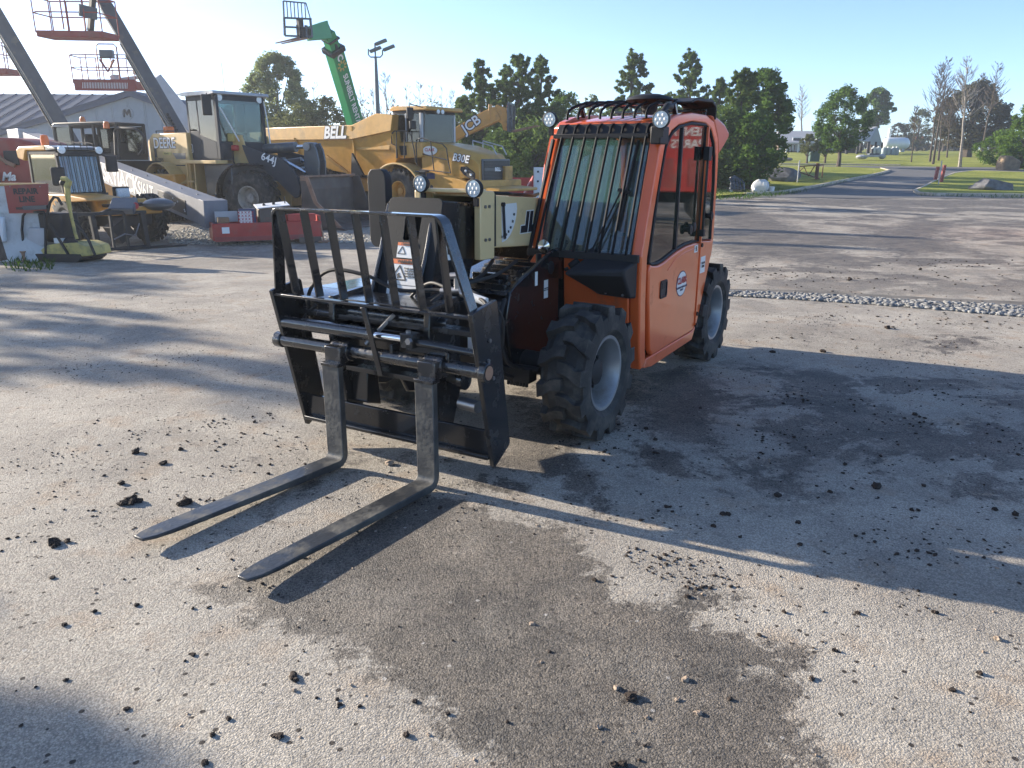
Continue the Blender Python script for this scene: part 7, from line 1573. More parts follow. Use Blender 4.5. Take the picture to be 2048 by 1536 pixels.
# --- right side: trees standing on the lawns
def on(u, v): p = G(u, v); return p
def treeon(u, vb, vt, w, kd, n_, lf, c0, lb, seed, kk=50, tr=None, bark='bark'):
    p = on(u, vb) if vb > 302 else D(u, 300, {301: 118, 299: 140, 298: 150}[vb])
    if vb <= 302: p = Vector((p.x, p.y, gh(p.x, p.y)))
    H_ = D(u, vt, p.y).z - p.z; return tree(p.x, p.y, H_, w * p.y / FPX, kd, lb, n_, c0, seed, 'trees on the lawns', leaf=lf, k=kk, trunk_r=tr, bark=bark)
treeon(1676, 334, 172, 104, 'round', 17000, .13, .20, 'round dark maple standing alone on the lawn by the road', 71, 80, .16)
treeon(1742, 301, 176, 66, 'round', 11000, (.26, 'maple'), .38, 'dark tree behind the maple beside the gabled pavilion', 72, 50)
treeon(1614, 325, 268, 44, 'round', 3500, (.10, 'olive'), .35, 'small olive tree in front of the ranch house', 73, 30, .10)
treeon(1650, 325, 268, 50, 'round', 3500, (.10, 'lush'), .3, 'small bright tree right of the green utility box', 74, 30, .10)
treeon(1932, 313, 165, 128, 'round', 18000, (.22, 'dull'), .12, 'huge dark round tree behind the bare trunks at the right', 75, 90, .5)
treeon(1885, 299, 232, 60, 'round', 4500, (.22, 'dull'), .1, 'dark tree left of the huge round tree', 76, 40)
treeon(1832, 298, 218, 60, 'round', 6000, (.2, 'olive'), .1, 'round grey green tree above the orange and white trailer', 78, 50)
treeon(1790, 298, 246, 44, 'round', 3000, (.2, 'dull'), .0, 'dark tree behind the white gas tank', 79, 30)
treeon(1995, 310, 225, 50, 'round', 4000, (.2, 'dull'), .05, 'dark tree between the huge tree and the bright bush', 80, 40)
treeon(2040, 338, 208, 88, 'round', 15000, (.13, 'lush'), .0, 'bright green leafy bush tree at the right edge', 81, 80, .2)
treeon(1995, 330, 262, 90, 'round', 8000, (.12, 'lush'), .0, 'low bright bush left of the sandstone block', 82, 50, .1)
for i, (u, vb, ut, vt, r0, lb, bk) in enumerate([
    (1823, 323, 1832, 215, .10, 'slim bare sapling in front of the orange trailer', 'bark'), (1860, 322, 1884, 130, .16, 'leaning bare tree, left of the tall pair', 'bark'),
    (1866, 327, 1896, 122, .17, 'leaning bare tree, right of the tall pair', 'bark'), (1877, 320, 1890, 175, .15, 'bare tree behind the leaning pair', 'bark'),
    (1894, 314, 1905, 200, .14, 'short bare tree before the huge dark tree', 'bark'), (1920, 333, 1936, 118, .21, 'tall dead tree with pale bark by the road', 'barkpale'),
    (1960, 318, 1998, 130, .18, 'bare spreading tree left of the bright bush', 'bark'), (1940, 313, 1965, 150, .16, 'bare tree with crossing limbs behind the pale dead tree', 'bark'),
    (1604, 300, 1603, 172, .42, 'tall bare tree behind the ranch house', 'barkpale')]):
    p = on(u, vb); q = D(ut, vt, p.y); H_ = q.z - p.z; bare(p.x, p.y, H_, lb, 90 + i, r0 * .62, .26, 60, 'bare trees by the road', ((q.x - p.x) / H_, 0), bk, .42, 4)
# off the left edge: the trees whose shade falls across the lot
for i, (x, y, H_, W_) in enumerate(((-18.5, 14.0, 6.6, 4.2), (-27.5, 21.5, 8.4, 5.5), (-12.9, 6.6, 4.9, 2.6), (-22, 12.3, 6.0, 3.0))):
    tree(x, y, H_, W_, 'loose', ['loose tree left of the view nearest the barrier', 'second loose tree left of the view', 'small tree near the camera left of the view', 'far loose tree left of the view'][i], (1500, 1700, 3400, 1500)[i], .25, 200 + i, 'trees left of the view', leaf=.2, k=40)
# --- houses and yard things on the right
def rbase(u, v): p = on(u, v); return p
p = on(1640, 304); dH = p.y; a = D(1552, 284, dH); c = D(1712, 284, dH); rg_ = D(1640, 262, dH + 4).z; g0 = p.z
Ho = tag(empty('ranch_house', ((a.x + c.x) / 2, dH, g0)), 'long low house with pale roof and brown walls across the lawn', 'house'); w2 = (c.x - a.x) / 2; ez = a.z - g0; rzz = rg_ - g0
B().bx(-w2 + .6, w2 - .6, .6, 8, -.5, ez).mk('wall', 'wood', Ho, smooth=False)
B().add([(-w2, -.2, ez - .05), (w2, -.2, ez - .05), (w2 - 1.5, 4.2, rzz), (-w2 + 1.5, 4.2, rzz), (-w2, 8.6, ez - .05), (w2, 8.6, ez - .05), (-w2, -.2, ez - .25), (w2, -.2, ez - .25), (-w2, 8.6, ez - .25), (w2, 8.6, ez - .25)], [(0, 1, 2, 3), (3, 2, 5, 4), (0, 3, 4), (1, 5, 2), (6, 7, 1, 0), (6, 0, 4, 8), (7, 9, 5, 1)]).mk('roof', 'roofgrey', Ho, smooth=False, fix=False)
for k in range(6): x = -w2 + 1.5 + k * (2 * w2 - 3) / 5; B().bx(x - .08, x + .08, -.05, .1, -.3, ez - .1).mk('porch_post', 'white', Ho)
for k in range(4): x = -w2 + 3 + k * (2 * w2 - 6) / 3; wf = B().bx(x - .6, x + .6, .52, .62, .9, 1.9).mk('window', 'white', Ho); B().bx(x - .5, x + .5, .50, .53, 1.0, 1.8).mk('pane', 'ink', wf)
for k in range(12): x = -w2 + .7 + k * .42; B().bx(x, x + .3, .50, .56, .1, ez - .2).mk('wall_board', 'lightgrey', Ho)
p = on(1740, 306); dP = p.y - 2; g0 = p.z
pA, pB, pC, pL, pR = D(1738, 283, dP), D(1764, 286, dP + 3.5), D(1755, 253, dP + 1.8), D(1696, 279, dP), D(1704, 253, dP + 3.0)
Pv = tag(empty('pavilion', (pA.x, dP, g0)), 'open sided gabled pavilion with pale roof and dark posts', 'pavilion'); Li = Vector((pA.x, dP, g0))
q = [v_ - Li for v_ in (pA, pB, pC, pL, pR)]; bk_ = q[3] + (q[1] - q[0]); 
o = B().add([q[3], q[0], q[2], q[4]], [(0, 1, 2, 3)]).add([q[4], q[2], q[1], bk_], [(0, 1, 2, 3)]).mk('roof', 'roofgrey', Pv, smooth=False, fix=False); sd = o.modifiers.new('thick', 'SOLIDIFY'); sd.thickness = .15
dn = Vector((0, 0, .35)); B().add([q[0], q[1], q[2], q[0] - dn, q[1] - dn], [(0, 1, 2), (3, 4, 1, 0)]).mk('gable', 'siding', Pv, smooth=False, fix=False)
for v_ in (q[0], q[1], q[3], (q[0] + q[3]) / 2, bk_, (q[0] + q[1]) / 2): B().bx(v_.x - .14, v_.x + .14, v_.y - .14, v_.y + .14, -.4, q[0].z).mk('post', 'blackmat', Pv)
B().bx(q[3].x, q[0].x, bk_.y - .3, bk_.y, -.3, q[0].z * .75).mk('back_screen', 'blackmat', Pv)
p = on(1790, 303); a, c = D(1766, 287, p.y), D(1818, 287, p.y); rr = 22 * p.y / FPX / 2
Tk = tag(empty('gas_tank', ((a.x + c.x) / 2, p.y, p.z)), 'large white horizontal gas tank by the pavilion', 'gas tank'); L2 = (c.x - a.x) / 2; zz = a.z - p.z
B().lathe([(.001, -L2), (rr * .6, -L2 + .1 * rr), (rr * .9, -L2 + .4 * rr), (rr, -L2 + .8 * rr), (rr, L2 - .8 * rr), (rr * .9, L2 - .4 * rr), (rr * .6, L2 - .1 * rr), (.001, L2)], (0, 0, zz), 'X', 24).mk('vessel', 'tank', Tk)
for x in (-L2 * .5, L2 * .5): B().bx(x - .2, x + .2, -rr * .6, rr * .6, -.2, zz - rr * .8).mk('saddle', 'lightgrey', Tk)
zc_ = D(1793, 258, p.y + 3).z - p.z; B().cyl((D(1794, 270, p.y).x - (a.x + c.x) / 2, 2.5, 0), (D(1794, 270, p.y).x - (a.x + c.x) / 2, 2.5, zc_), .22).mk('vent_pipe', 'white', Tk)
cyp = None
for k, (u, vt, vb) in enumerate(((1746, 294, 308), (1756, 294, 308), (1767, 294, 309), (1775, 294, 309), (1785, 294, 309), (1792, 297, 309))):
    p = on(u, vb); h_ = D(u, vt, p.y).z - p.z; r_ = 4.6 * p.y / FPX
    if cyp is None:
        cyp = tag(empty('gas_cylinder', p), 'grey upright gas cylinder, leftmost of the row under the white tank', 'gas cylinder', 'grey gas cylinders in a row')
        B().lathe([(r_ * .8, -.1), (r_, .1), (r_, h_ * .8), (r_ * .8, h_ * .93), (.001, h_)], ax='Z', n=14).mk('vessel', 'cyl', cyp); B().lathe([(r_ * .4, h_ * .95), (r_ * .4, h_ * 1.12), (r_ * .3, h_ * 1.12)], ax='Z', n=10).mk('valve_collar', 'white', cyp)
    else: dup(cyp, p, None, ['', 'grey upright gas cylinder, second from the left under the white tank', 'grey upright gas cylinder, third from the left under the white tank', 'grey upright gas cylinder, third from the right under the white tank', 'grey upright gas cylinder, second from the right under the white tank', 'shortest grey gas cylinder at the right end of the row'][k])
p = on(1835, 300); a, c = D(1780, 294, p.y + 1), D(1851, 272, p.y + 1); x0_ = D(1816, 280, p.y + 1).x
Tr = tag(empty('box_trailer', (c.x, p.y + 1, p.z)), 'white box trailer with an orange panel beside the gas tank', 'trailer'); zt = c.z - p.z; zb = max(.3, a.z - p.z)
B().bx(a.x - c.x, 0, 0, 2.4, zb, zt).mk('box', 'white', Tr, .05, smooth=False); B().bx(x0_ - c.x, -.4, -.06, -.01, zb + .25, zt - .15).mk('orange_panel', 'orangeprint', Tr)
text('SALE', .75, 'redbr', Tr, ((x0_ - c.x - .4) / 2, -.062, (zb + zt) / 2 + .3), (1, 0, 0), (0, 0, 1), .04)
for x in (-1, (a.x - c.x) * .8): B().cyl((x, .1, .45), (x, .4, .45), .45, n=16).mk('wheel', 'rubber', Tr)
p = on(1740, 319); a, c = D(1715, 319, p.y), D(1766, 319, p.y); sc_ = (c.x - a.x)
Fl = tag(empty('flat_trailer', (a.x, p.y, p.z)), 'low silver trailer lying on the lawn before the pavilion', 'trailer')
B().bx(.1 * sc_, sc_, -.6, .6, .25, .45).mk('deck', 'lightgrey', Fl, .03); B().sph((.12 * sc_, -.2, .25), .45, 12, (1.4, 1, .55)).mk('silver_cover', 'lightgrey', Fl); B().bx(.4 * sc_, .8 * sc_, -.3, .3, .45, .62).mk('rack', 'grey', Fl, .02)
B().bx(.50 * sc_, .56 * sc_, -.1, .1, .6, 1.1).mk('upright', 'blackmat', Fl); B().sph((.9 * sc_, -.3, .3), .35, 10, (1, 1, .8)).mk('silver_roll', 'lightgrey', Fl)
p = on(1629, 322); s_ = p.y / FPX
Ub = tag(empty('utility_box', p), 'dark green utility box with ribs on the lawn', 'utility box'); B().bx(-9.5 * s_, 9.5 * s_, 0, 1, -.1, 18 * s_).mk('cabinet', 'green2' if 0 else 'cyl', Ub, .03)
M['cabgreen'] = mat('cabinet_green', (.05, .10, .08), .5, var=.1)
Ub.children[0].data.materials[0] = M['cabgreen']
for k in range(6): B().bx((-8.5 + k * 3) * s_, (-7 + k * 3) * s_, -.05, 0, .1, 17 * s_).mk('rib', M['cabgreen'], Ub)
def boulder(u0, u1, vt, vb, mt, label, seed, name='boulder', dep=.6, flat=0.0, ang=3):
    p = on((u0 + u1) / 2, vb); s_ = p.y / FPX; w_, h_ = (u1 - u0) * s_, (vb - vt) * s_; rg = np.random.default_rng(seed)
    bm = bmesh.new(); bmesh.ops.create_icosphere(bm, subdivisions=3, radius=1)
    dirs = rg.normal(size=(9, 3)); dirs /= np.linalg.norm(dirs, axis=1)[:, None]; offs = .62 + .25 * rg.random(9)
    for v in bm.verts:
        q = Vector(v.co)
        for d_, o_ in zip(dirs, offs):
            dv_ = Vector(d_); e_ = q.dot(dv_) - o_
            if e_ > 0: q -= dv_ * e_
        q *= 1 + rg.normal() * .015; v.co = Vector((q.x * w_ * .62, q.y * w_ * dep * .6, max(-.15, q.z + .45) * h_ * .75))
    me = bpy.data.meshes.new(name); bm.to_mesh(me); bm.free(); me.materials.append(M[mt]); o = bpy.data.objects.new(name, me); S.collection.objects.link(o); o.location = (p.x, p.y, p.z + .05); return tag(o, label, 'boulder' if name == 'boulder' else name)
boulder(1537, 1593, 340, 365, 'rock', 'grey boulder on the lawn left of the rusty swing gate', 5)
boulder(1946, 2014, 359, 384, 'rock', 'long dark boulder beside the kerb at the right', 8)
boulder(1561, 1582, 316, 322, 'rock', 'small flat dark rock far across the lawn', 9)
p = on(2025, 341); s_ = p.y / FPX
Sb = tag(B().prism([(-17 * s_, -.1), (13 * s_, -.1), (15 * s_, 17 * s_), (-4 * s_, 27 * s_), (-13 * s_, 28 * s_), (-18 * s_, 14 * s_)], 'Y', 0, 1.2).mk('stone_block', 'sandstone', None, .12), 'brown sandstone block at the far right under the bright bush', 'stone'); Sb.location = p
# rusty swing gate
pa, pb = on(1594, 371), on(1632, 362); Gt = tag(empty('swing_gate', pb), 'brown swing gate with diagonal bracing beside the road', 'gate'); s_ = pb.y / FPX
M['rust'] = mat('rust_brown', (.16, .07, .045), .8, var=.3, scale=6)
B().cyl((0, 0, -.1), (0, 0, 33 * s_), .11, n=10).mk('post', 'rust', Gt, .01); o_ = pa - pb
B().cyl((o_.x, o_.y, 0), (o_.x, o_.y, 40 * s_ * .95), .035, n=8).mk('stop_post', 'lightgrey', Gt)
B().tube([(.35, 0, 6 * s_), (.35, 0, 30 * s_), (-38 * s_, -.3, 27 * s_), (-38 * s_, -.3, 17 * s_), (.2, 0, 4 * s_)], .04, 6).mk('gate_frame', 'rust', Gt)
B().tube([(-38 * s_, -.3, 17 * s_), (-28 * s_, -.2, 26 * s_), (-17 * s_, -.1, 9 * s_), (-6 * s_, 0, 28 * s_)], .035, 6).mk('brace', 'rust', Gt)
# wrapped bundle, bucket, black attachment
p = on(1520, 387); s_ = p.y / FPX; Wb = tag(empty('wrapped_bundle', p), 'bundle wrapped in white plastic film at the edge of the lawn', 'bundle')
b = B(); b.sph((0, 0, 13 * s_), 17 * s_, 14, (1.05, .8, .82)); b.sph((-12 * s_, -.1, 5 * s_), 7 * s_, 10); b.bx(-16 * s_, 16 * s_, -.3, .3, 0, 6 * s_)
o = b.mk('film', 'plasticwhite', Wb, .03); 
for v in o.data.vertices: v.co += Vector((random.uniform(-1, 1), random.uniform(-1, 1), random.uniform(-1, 1))) * .05
B().bx(-.02, 7 * s_, -17 * s_, -16.5 * s_ + .02, 16 * s_, 22 * s_).mk('paper_label', 'decal', Wb)
p = on(1542, 387); Bk = tag(empty('plastic_bucket', p), 'small white plastic bucket beside the wrapped bundle', 'bucket'); B().lathe([(.001, 0), (5 * s_, 0), (5.8 * s_, 12 * s_), (6.3 * s_, 12 * s_), (6.3 * s_, 13 * s_), (.001, 13 * s_)], ax='Z', n=16).mk('bucket', 'white', Bk); B().tube([(5.8 * s_ * math.cos(t), 0, 12 * s_ - 5 * s_ * math.sin(t)) for t in np.linspace(0, 3.14, 9)], .01, 5).mk('handle', 'steel', Bk)
p = on(1470, 387); Ba = tag(empty('brush_attachment', p), 'black glossy brush attachment standing beside the cab rear wheel', 'attachment')
B().bx(-14 * s_, 10 * s_, -.3, .3, 0, 12 * s_).mk('housing', 'black', Ba, .04); B().bx(-14 * s_, -9 * s_, -.35, -.3, 0, 20 * s_).mk('side_leg', 'lightgrey', Ba)
for k in range(12): x = (-15 + k * 2.1) * s_; B().tube([(x, -.2, (34 - abs(k - 4) * 1.2) * s_), (x + random.uniform(-.1, .1), -.35, 20 * s_), (x + .1, -.4, 8 * s_)], .05, 6).mk('bristle_tuft', 'black', Ba)
B().bx(8 * s_, 20 * s_, -.2, .2, 0, 6 * s_).mk('foot', 'black', Ba, .03)
# red posts beside the kerb with stake
for u, vt, vb, lb in ((1869, 333, 364, 'red post with chipped paint, left of the two at the kerb corner'), (1881, 330, 368, 'red post, right of the two at the kerb corner')):
    p = on(u, vb); s_ = p.y / FPX; o = B().prism(rrect(-5 * s_, 5 * s_, -.09, .09, .03, 2), 'Z', -.1, (vb - vt) * s_)
    o = B().bar((0, 0, -.1), (.08, 0, (vb - vt) * s_ * .93), .16, .16).mk('bollard', 'postred' if 0 else 'redbr', None, .01); o.location = p; tag(o, lb, 'bollard')
p = on(1876, 373); o = B().cyl((0, 0, -.1), (0, 0, 48 * p.y / FPX), .03, n=6).mk('marker_stake', 'lightgrey', None); o.location = p; tag(o, 'thin pale marker stake between the two red posts', 'stake')
# red container, white crate beside the boom of the foreground machine
p = Zp(1045, 388, gh(-1, 30)); p = D(1045, 372, 33); g0 = gh(p.x, p.y)
Rc = tag(empty('red_container', (p.x, p.y, g0)), 'open red steel container behind the cream boom', 'container'); hz = D(1045, 357, 33).z - g0; w_ = 24 * 33 / FPX
for y in (0, 1.6): B().bx(-w_, w_ * 1.4, y, y + .06, 0, hz).mk('side', 'red', Rc, .01)
for k in range(6): B().bx(-w_ + k * w_ * .48 - .03, -w_ + k * w_ * .48 + .03, -.05, 0, 0, hz).mk('rib', 'red', Rc)
B().bx(-w_ - .06, -w_, 0, 1.66, 0, hz).mk('side', 'red', Rc); B().bx(w_ * 1.4, w_ * 1.4 + .06, 0, 1.66, 0, hz).mk('side', 'red', Rc)
p = D(1081, 365, 30); g0 = gh(p.x, p.y); Wc = tag(empty('white_crate', (p.x, p.y, g0)), 'tall white crate with bolts behind the cab pillar', 'crate'); hz = D(1081, 335, 30).z - g0; B().bx(-.25, .5, 0, .6, 0, hz).mk('crate_body', 'white', Wc, .02)
for z in (hz - .15, hz - .5): B().cyl((-.1, -.02, z), (-.1, .0, z), .04, n=8).mk('bolt', 'ink', Wc)
p = D(1066, 372, 31); o = B().lathe([(.02, 1.0), (.25, .6), (.45, .2), (.5, 0)], ax='Z', n=10).mk('red_tarp', 'red', None); o.location = (p.x, p.y, gh(p.x, p.y) + .3); tag(o, 'crumpled red tarp between the red container and white crate', 'tarp'); B().cyl((0, 0, -.3), (0, 0, .2), .3, n=10).mk('drum', 'blackmat', o)

def treeline(u0, u1, d0, vt, n, leaf, mt, seed, lab):
    rg = np.random.default_rng(seed); C_ = []; Rr = []
    for u in np.linspace(u0, u1, 70):
        p = D(u, 300, d0 + rg.normal() * 3); g = gh(p.x, p.y); h = max(2.0, D(u, vt, p.y).z - g) * (.55 + .6 * rg.random())
        for t in np.linspace(.1, .95, 5): C_.append((p.x + rg.normal() * .8, p.y + rg.normal(), g + h * t)); Rr.append(.28 * h * (1.15 - .5 * t))
    o = leaves('treeline', np.array(C_), np.array(Rr), n, leaf, mt, None, seed, flat=.6); return tag(o, lab, None, None, 'stuff')
treeline(1380, 2120, 165, 284, 16000, .45, 'dull', 301, 'distant hedge and woods beyond the far lawn')
treeline(380, 960, 72, 232, 16000, .22, 'olive', 302, 'low scrub behind the parked machines')
# ================================================================ GRAVEL, CLODS, WEEDS
def clus(poly, n, rg, k=50, sg=.22):
    c = np.array(inpoly(poly, k, rg)); i = (rg.random(n) ** 1.6 * k).astype(int); P = c[i] + rg.normal(size=(n, 2)) * sg * (.3 + rg.random(k)[i])[:, None]
    return P[sdist(P, poly) > 0].tolist()
def inpoly(poly, n, rg):
    A = np.array(poly); lo, hi = A.min(0), A.max(0); out = []
    while len(out) < n:
        P = lo + (hi - lo) * rg.random((n * 2, 2)); P = P[sdist(P, poly) > 0]; out += P.tolist()
    return out[:n]
OCT = np.array([(1, 0, 0), (-1, 0, 0), (0, 1, 0), (0, -1, 0), (0, 0, 1), (0, 0, -1)], float)
_bm = bmesh.new(); bmesh.ops.create_icosphere(_bm, subdivisions=1, radius=1); ICO = np.array([v.co[:] for v in _bm.verts]); ICF = np.array([[v.index for v in f.verts] for f in _bm.faces]); _bm.free()
def stones(name, pts, rad, mt, seed, squash=.6, label=None, sink=.2):
    rg = np.random.default_rng(seed); n = len(pts); P = np.array(pts)
    r = rad[0] + (rad[1] - rad[0]) * rg.random(n) ** 2.2; k = len(ICO)
    V = ICO[None] * (1 + .35 * rg.normal(size=(n, k, 1))).clip(.5, 1.6)
    th = rg.random(n) * 6.28; c, s = np.cos(th), np.sin(th); sc = np.stack([r * (1 + .4 * rg.random(n)), r, r * squash], 1)[:, None]
    V = V * sc; X = V[..., 0] * c[:, None] - V[..., 1] * s[:, None]; Y = V[..., 0] * s[:, None] + V[..., 1] * c[:, None]
    Z = V[..., 2] + (ghv(P[:, 0], P[:, 1]) + r * squash * (1 - sink * 2))[:, None]
    v = np.stack([X + P[:, 0:1], Y + P[:, 1:2], Z], -1).reshape(-1, 3); f = (ICF[None] + (np.arange(n) * k)[:, None, None]).reshape(-1, 3)
    me = bpy.data.meshes.new(name); me.vertices.add(len(v)); me.vertices.foreach_set('co', v.ravel()); me.loops.add(f.size); me.loops.foreach_set('vertex_index', f.ravel())
    me.polygons.add(len(f)); me.polygons.foreach_set('loop_start', np.arange(0, f.size, 3)); me.polygons.foreach_set('loop_total', np.full(len(f), 3)); me.update(calc_edges=True)
    me.materials.append(M[mt]); o = bpy.data.objects.new(name, me); S.collection.objects.link(o); return tag(o, label, None, None, 'stuff')
rg = np.random.default_rng(3)
M['gravel'] = mat('gravel_stone', (.20, .20, .195), .85, var=.55, scale=9)
seam = gp([(1440, 583), (1600, 588), (1760, 598), (1900, 606), (2100, 616), (2100, 640), (1900, 622), (1760, 611), (1600, 600), (1440, 592)])
stones('gravel', inpoly(seam, 4200, rg), (.012, .034), 'gravel', 5, .6)
M['bed'] = mat('gravel_bed', (.13, .12, .105), .95, var=.35, scale=3, bump=.6, bscale=30)
patch('gravel_bed', gp([(1440, 578), (1600, 581), (1760, 590), (1900, 598), (2100, 606), (2100, 640), (1900, 622), (1760, 611), (1600, 600), (1440, 592)]), .005, 'bed', .5)
M['gravel2'] = mat('tan_gravel', (.38, .36, .31), .9, var=.5, scale=7)
gA = gp([(330, 462), (420, 456), (520, 462), (700, 470), (770, 472), (760, 486), (600, 486), (440, 492), (340, 486)])
stones('gravel', inpoly(gA, 6000, rg), (.015, .045), 'gravel2', 6, .5)
stones('gravel', inpoly(gp([(300, 440), (520, 440), (1000, 440), (1100, 470), (760, 490), (330, 480)]), 3000, rg), (.01, .03), 'gravel2', 16, .5)
# fine crumbs everywhere near, denser where machines drop mud
near = gp([(0, 560), (2048, 640), (2048, 1536), (0, 1536)])
stones('dirt_crumbs', inpoly(near, 900, rg) + clus(near, 1900, rg, 70), (.0018, .0065), 'clod', 7, .7)
stones('dirt_crumbs', clus(gp([(1200, 760), (2048, 760), (2048, 1180), (1300, 1080), (1040, 960)]), 560, rg, 26, .25), (.0025, .012), 'clod', 8, .6)
stones('dirt_crumbs', clus(gp([(0, 850), (560, 820), (700, 1000), (560, 1180), (200, 1280), (0, 1250)]), 360, rg, 18, .25), (.0025, .010), 'clod', 9, .6)
stones('dirt_crumbs', inpoly(gp([(1240, 1090), (1420, 1120), (1500, 1175), (1380, 1180), (1260, 1130)]), 120, rg), (.003, .009), 'clod', 10, .6)
stones('dirt_crumbs', clus(gp([(1440, 520), (2048, 520), (2048, 700), (1440, 720)]), 620, rg, 30, .5), (.004, .018), 'clod', 12, .5)
stones('pale_chips', inpoly(near, 900, rg), (.002, .007), 'stone', 13, .6)
def clod(i, u, v, r, mt='clod'):
    p = G(u, v); s_ = .85 * r * (p - CAM).length / FPX; rg = np.random.default_rng(500 + i)
    bm = bmesh.new(); bmesh.ops.create_icosphere(bm, subdivisions=2, radius=1)
    fl = .5 + .3 * rg.random(); ax = .7 + .7 * rg.random()
    ph = rg.random(6) * 6.28
    for w in bm.verts:
        q = w.co; k = 1 + .22 * math.sin(3 * q.x + ph[0]) * math.cos(4 * q.y + ph[1]) + .18 * math.sin(7 * q.z + ph[2] + 5 * q.x) + rg.normal() * .10
        w.co = Vector((q.x * k * s_ * ax, q.y * k * s_, q.z * k * s_ * fl))
    nm = 'dirt_clod' if mt == 'clod' else 'pebble'; me = bpy.data.meshes.new(nm); bm.to_mesh(me); bm.free(); me.materials.append(M[mt])
    o = bpy.data.objects.new(nm, me); S.collection.objects.link(o); o.location = (p.x, p.y, p.z + s_ * fl * .55); o.rotation_euler[2] = rg.random() * 6
    if mt == 'clod': tag(o, 'small dark clod of dirt lying loose on the asphalt', 'dirt clod', 'dirt clods scattered on the asphalt')
    else: tag(o, 'small tan pebble lying loose on the asphalt', 'pebble', 'tan pebbles scattered on the asphalt')
    return o
CL = [(248, 1009, 10), (262, 1006, 12), (278, 1004, 9), (108, 1087, 13), (112, 1093, 9), (372, 1007, 12), (360, 1010, 8), (135, 1084, 7), (272, 906, 8), (327, 928, 7), (243, 968, 7), (362, 900, 5), (1263, 1396, 12), (1256, 1391, 8), (1716, 1227, 5), (1670, 1302, 6), (1906, 1381, 6), (1959, 1348, 6), (1624, 1358, 6), (1519, 1271, 6), (1376, 1194, 7), (1189, 1161, 6), (1225, 1153, 4), (1555, 991, 8), (1446, 1029, 8), (1457, 1030, 7), (1427, 1053, 7), (1596, 1046, 6), (1568, 1225, 5), (1460, 1399, 6), (1015, 1445, 5), (1870, 1226, 5), (1245, 1530, 11), (1228, 1531, 8), (586, 1354, 9), (592, 1362, 6), (813, 1471, 9), (559, 1474, 8), (549, 1472, 5), (679, 1410, 6), (720, 1413, 5), (425, 1471, 6), (457, 1438, 5), (273, 1211, 5), (386, 1310, 5), (105, 1156, 5), (129, 1251, 5), (830, 1403, 6), (132, 1361, 5), (254, 1419, 6), (410, 1527, 7), (896, 1429, 5), (1292, 858, 6), (1310, 880, 5), (1752, 976, 10), (1660, 985, 6), (1690, 930, 5), (1830, 830, 5), (2030, 1030, 7), (1990, 1020, 5), (1480, 1075, 5), (1600, 1090, 5), (880, 1017, 6), (1330, 1110, 5), (1320, 1118, 5), (1345, 1104, 4), (1775, 657, 6), (1645, 704, 6), (1545, 705, 5), (1700, 560, 5), (1840, 540, 4), (640, 560, 5), (700, 470, 3)]
for i, (u, v, r) in enumerate(CL): clod(i, u, v, r)
for i, (u, v, r) in enumerate([(779, 929, 10), (1233, 1377, 6), (1371, 1360, 9), (1396, 1427, 7), (1355, 1400, 5), (1199, 1455, 7), (1294, 1436, 5), (1995, 1279, 6), (1064, 1248, 5), (590, 1382, 5), (857, 1470, 5)]): clod(200 + i, u, v, r, 'stone')
# weeds and grass tufts
def tuft(n, poly, h, seed, mt='lush'):
    rg = np.random.default_rng(seed); P = inpoly(poly, n, rg); b = B()
    for x, y in P:
        z = gh(x, y); a = rg.random() * 6.28; L_ = h * (.4 + rg.random()); dx, dy = math.cos(a), math.sin(a); w = .006 + .01 * rg.random()
        b.add([(x - dy * w, y + dx * w, z), (x + dy * w, y - dx * w, z), (x + dx * L_ * .3 + dy * w * .6, y + dy * L_ * .3 - dx * w * .6, z + L_ * .7), (x + dx * L_ * .6, y + dy * L_ * .6, z + L_)], [(0, 1, 2), (0, 2, 3)])
    o = b.mk('weeds', mt, None, smooth=False, fix=False); o['kind'] = 'stuff'; return o
tuft(260, gp([(10, 520), (70, 508), (112, 522), (110, 540), (40, 545), (8, 540)]), .10, 1)
tuft(500, gp([(560, 458), (620, 456), (640, 468), (560, 470)]), .12, 2)
tuft(900, gp([(1430, 384), (1560, 380), (1590, 388), (1500, 398), (1430, 400)]), .16, 3)
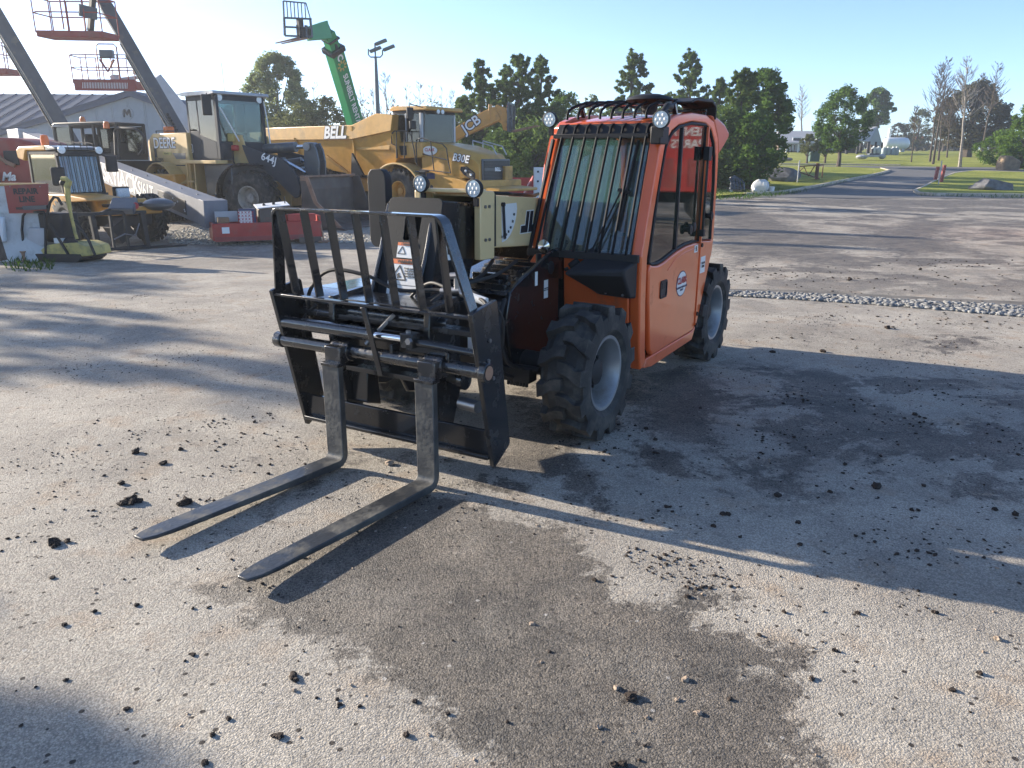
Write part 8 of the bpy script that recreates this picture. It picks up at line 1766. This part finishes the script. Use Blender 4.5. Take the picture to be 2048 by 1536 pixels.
tuft(500, gp([(1500, 386), (1620, 372), (1760, 346), (1768, 350), (1640, 378), (1540, 396)]), .14, 4)
tuft(300, gp([(1830, 386), (2048, 392), (2048, 398), (1840, 392)]), .12, 5)

# the red service truck and orange lift standing to the right of the view, mirrored in the cab door glass
rt = Fr(14.7, 15.3, 0, R(-52)); Rt = thing('service_truck', rt, 'red box truck standing just right of the view, mirrored in the cab door glass', 'truck'); mk = asm(Rt, rt); mk.root_ = Rt
mk(B().bx(-3.2, 1.2, -1.1, 1.1, .85, 2.7), 'box_body', 'red', bevel=.04); mk(B().bx(-3.2, 3.2, -.5, .5, .55, .85), 'chassis', 'blackmat')
mk(B().prism([(1.3, .6), (3.3, .6), (3.35, 1.2), (3.1, 1.45), (2.6, 2.2), (1.35, 2.25)], 'Y', -1.0, 1.0), 'cab', 'red', bevel=.06); mk(B().prism([(1.6, 1.45), (2.9, 1.45), (2.5, 2.1), (1.6, 2.12)], 'Y', .99, 1.01), 'side_window', 'glassside')
for x in (-2.2, 2.4):
    for s_ in (-1, 1): bwheel(Rt, mk, x, s_ * .95, .45, .45, .26, .26, side=s_, nl=20, lh=.01)
for k, z in enumerate((2.35, 2.05)): text(['RENTALS  SALES', 'PARTS  SERVICE'][k], .30, 'decal', Rt, (-1.0, -1.112, z), (1, 0, 0), (0, 0, 1), .004)
for k in range(5): mk(B().bx(-2.9 + k * .8, -2.5 + k * .8, -1.115, -1.10, 1.0, 1.7), 'locker_door', 'redbr')
# ================================================================ HAZE VOLUME, added to wash the view like lens glare
hz = B().bx(-150, 230, -12, 420, -1.6, 18).mk('haze', 'white', None, smooth=False, fix=True); hz['kind'] = 'stuff'
hm = bpy.data.materials.new('glare_haze'); hm.use_nodes = True; n = hm.node_tree.nodes; n.remove(n['Principled BSDF'])
pv = n.new('ShaderNodeVolumePrincipled'); pv.inputs['Color'].default_value = (.86, .92, 1, 1); pv.inputs['Density'].default_value = .0010; pv.inputs['Anisotropy'].default_value = .45
hm.node_tree.links.new(pv.outputs[0], n['Material Output'].inputs['Volume']); hz.data.materials[0] = hm
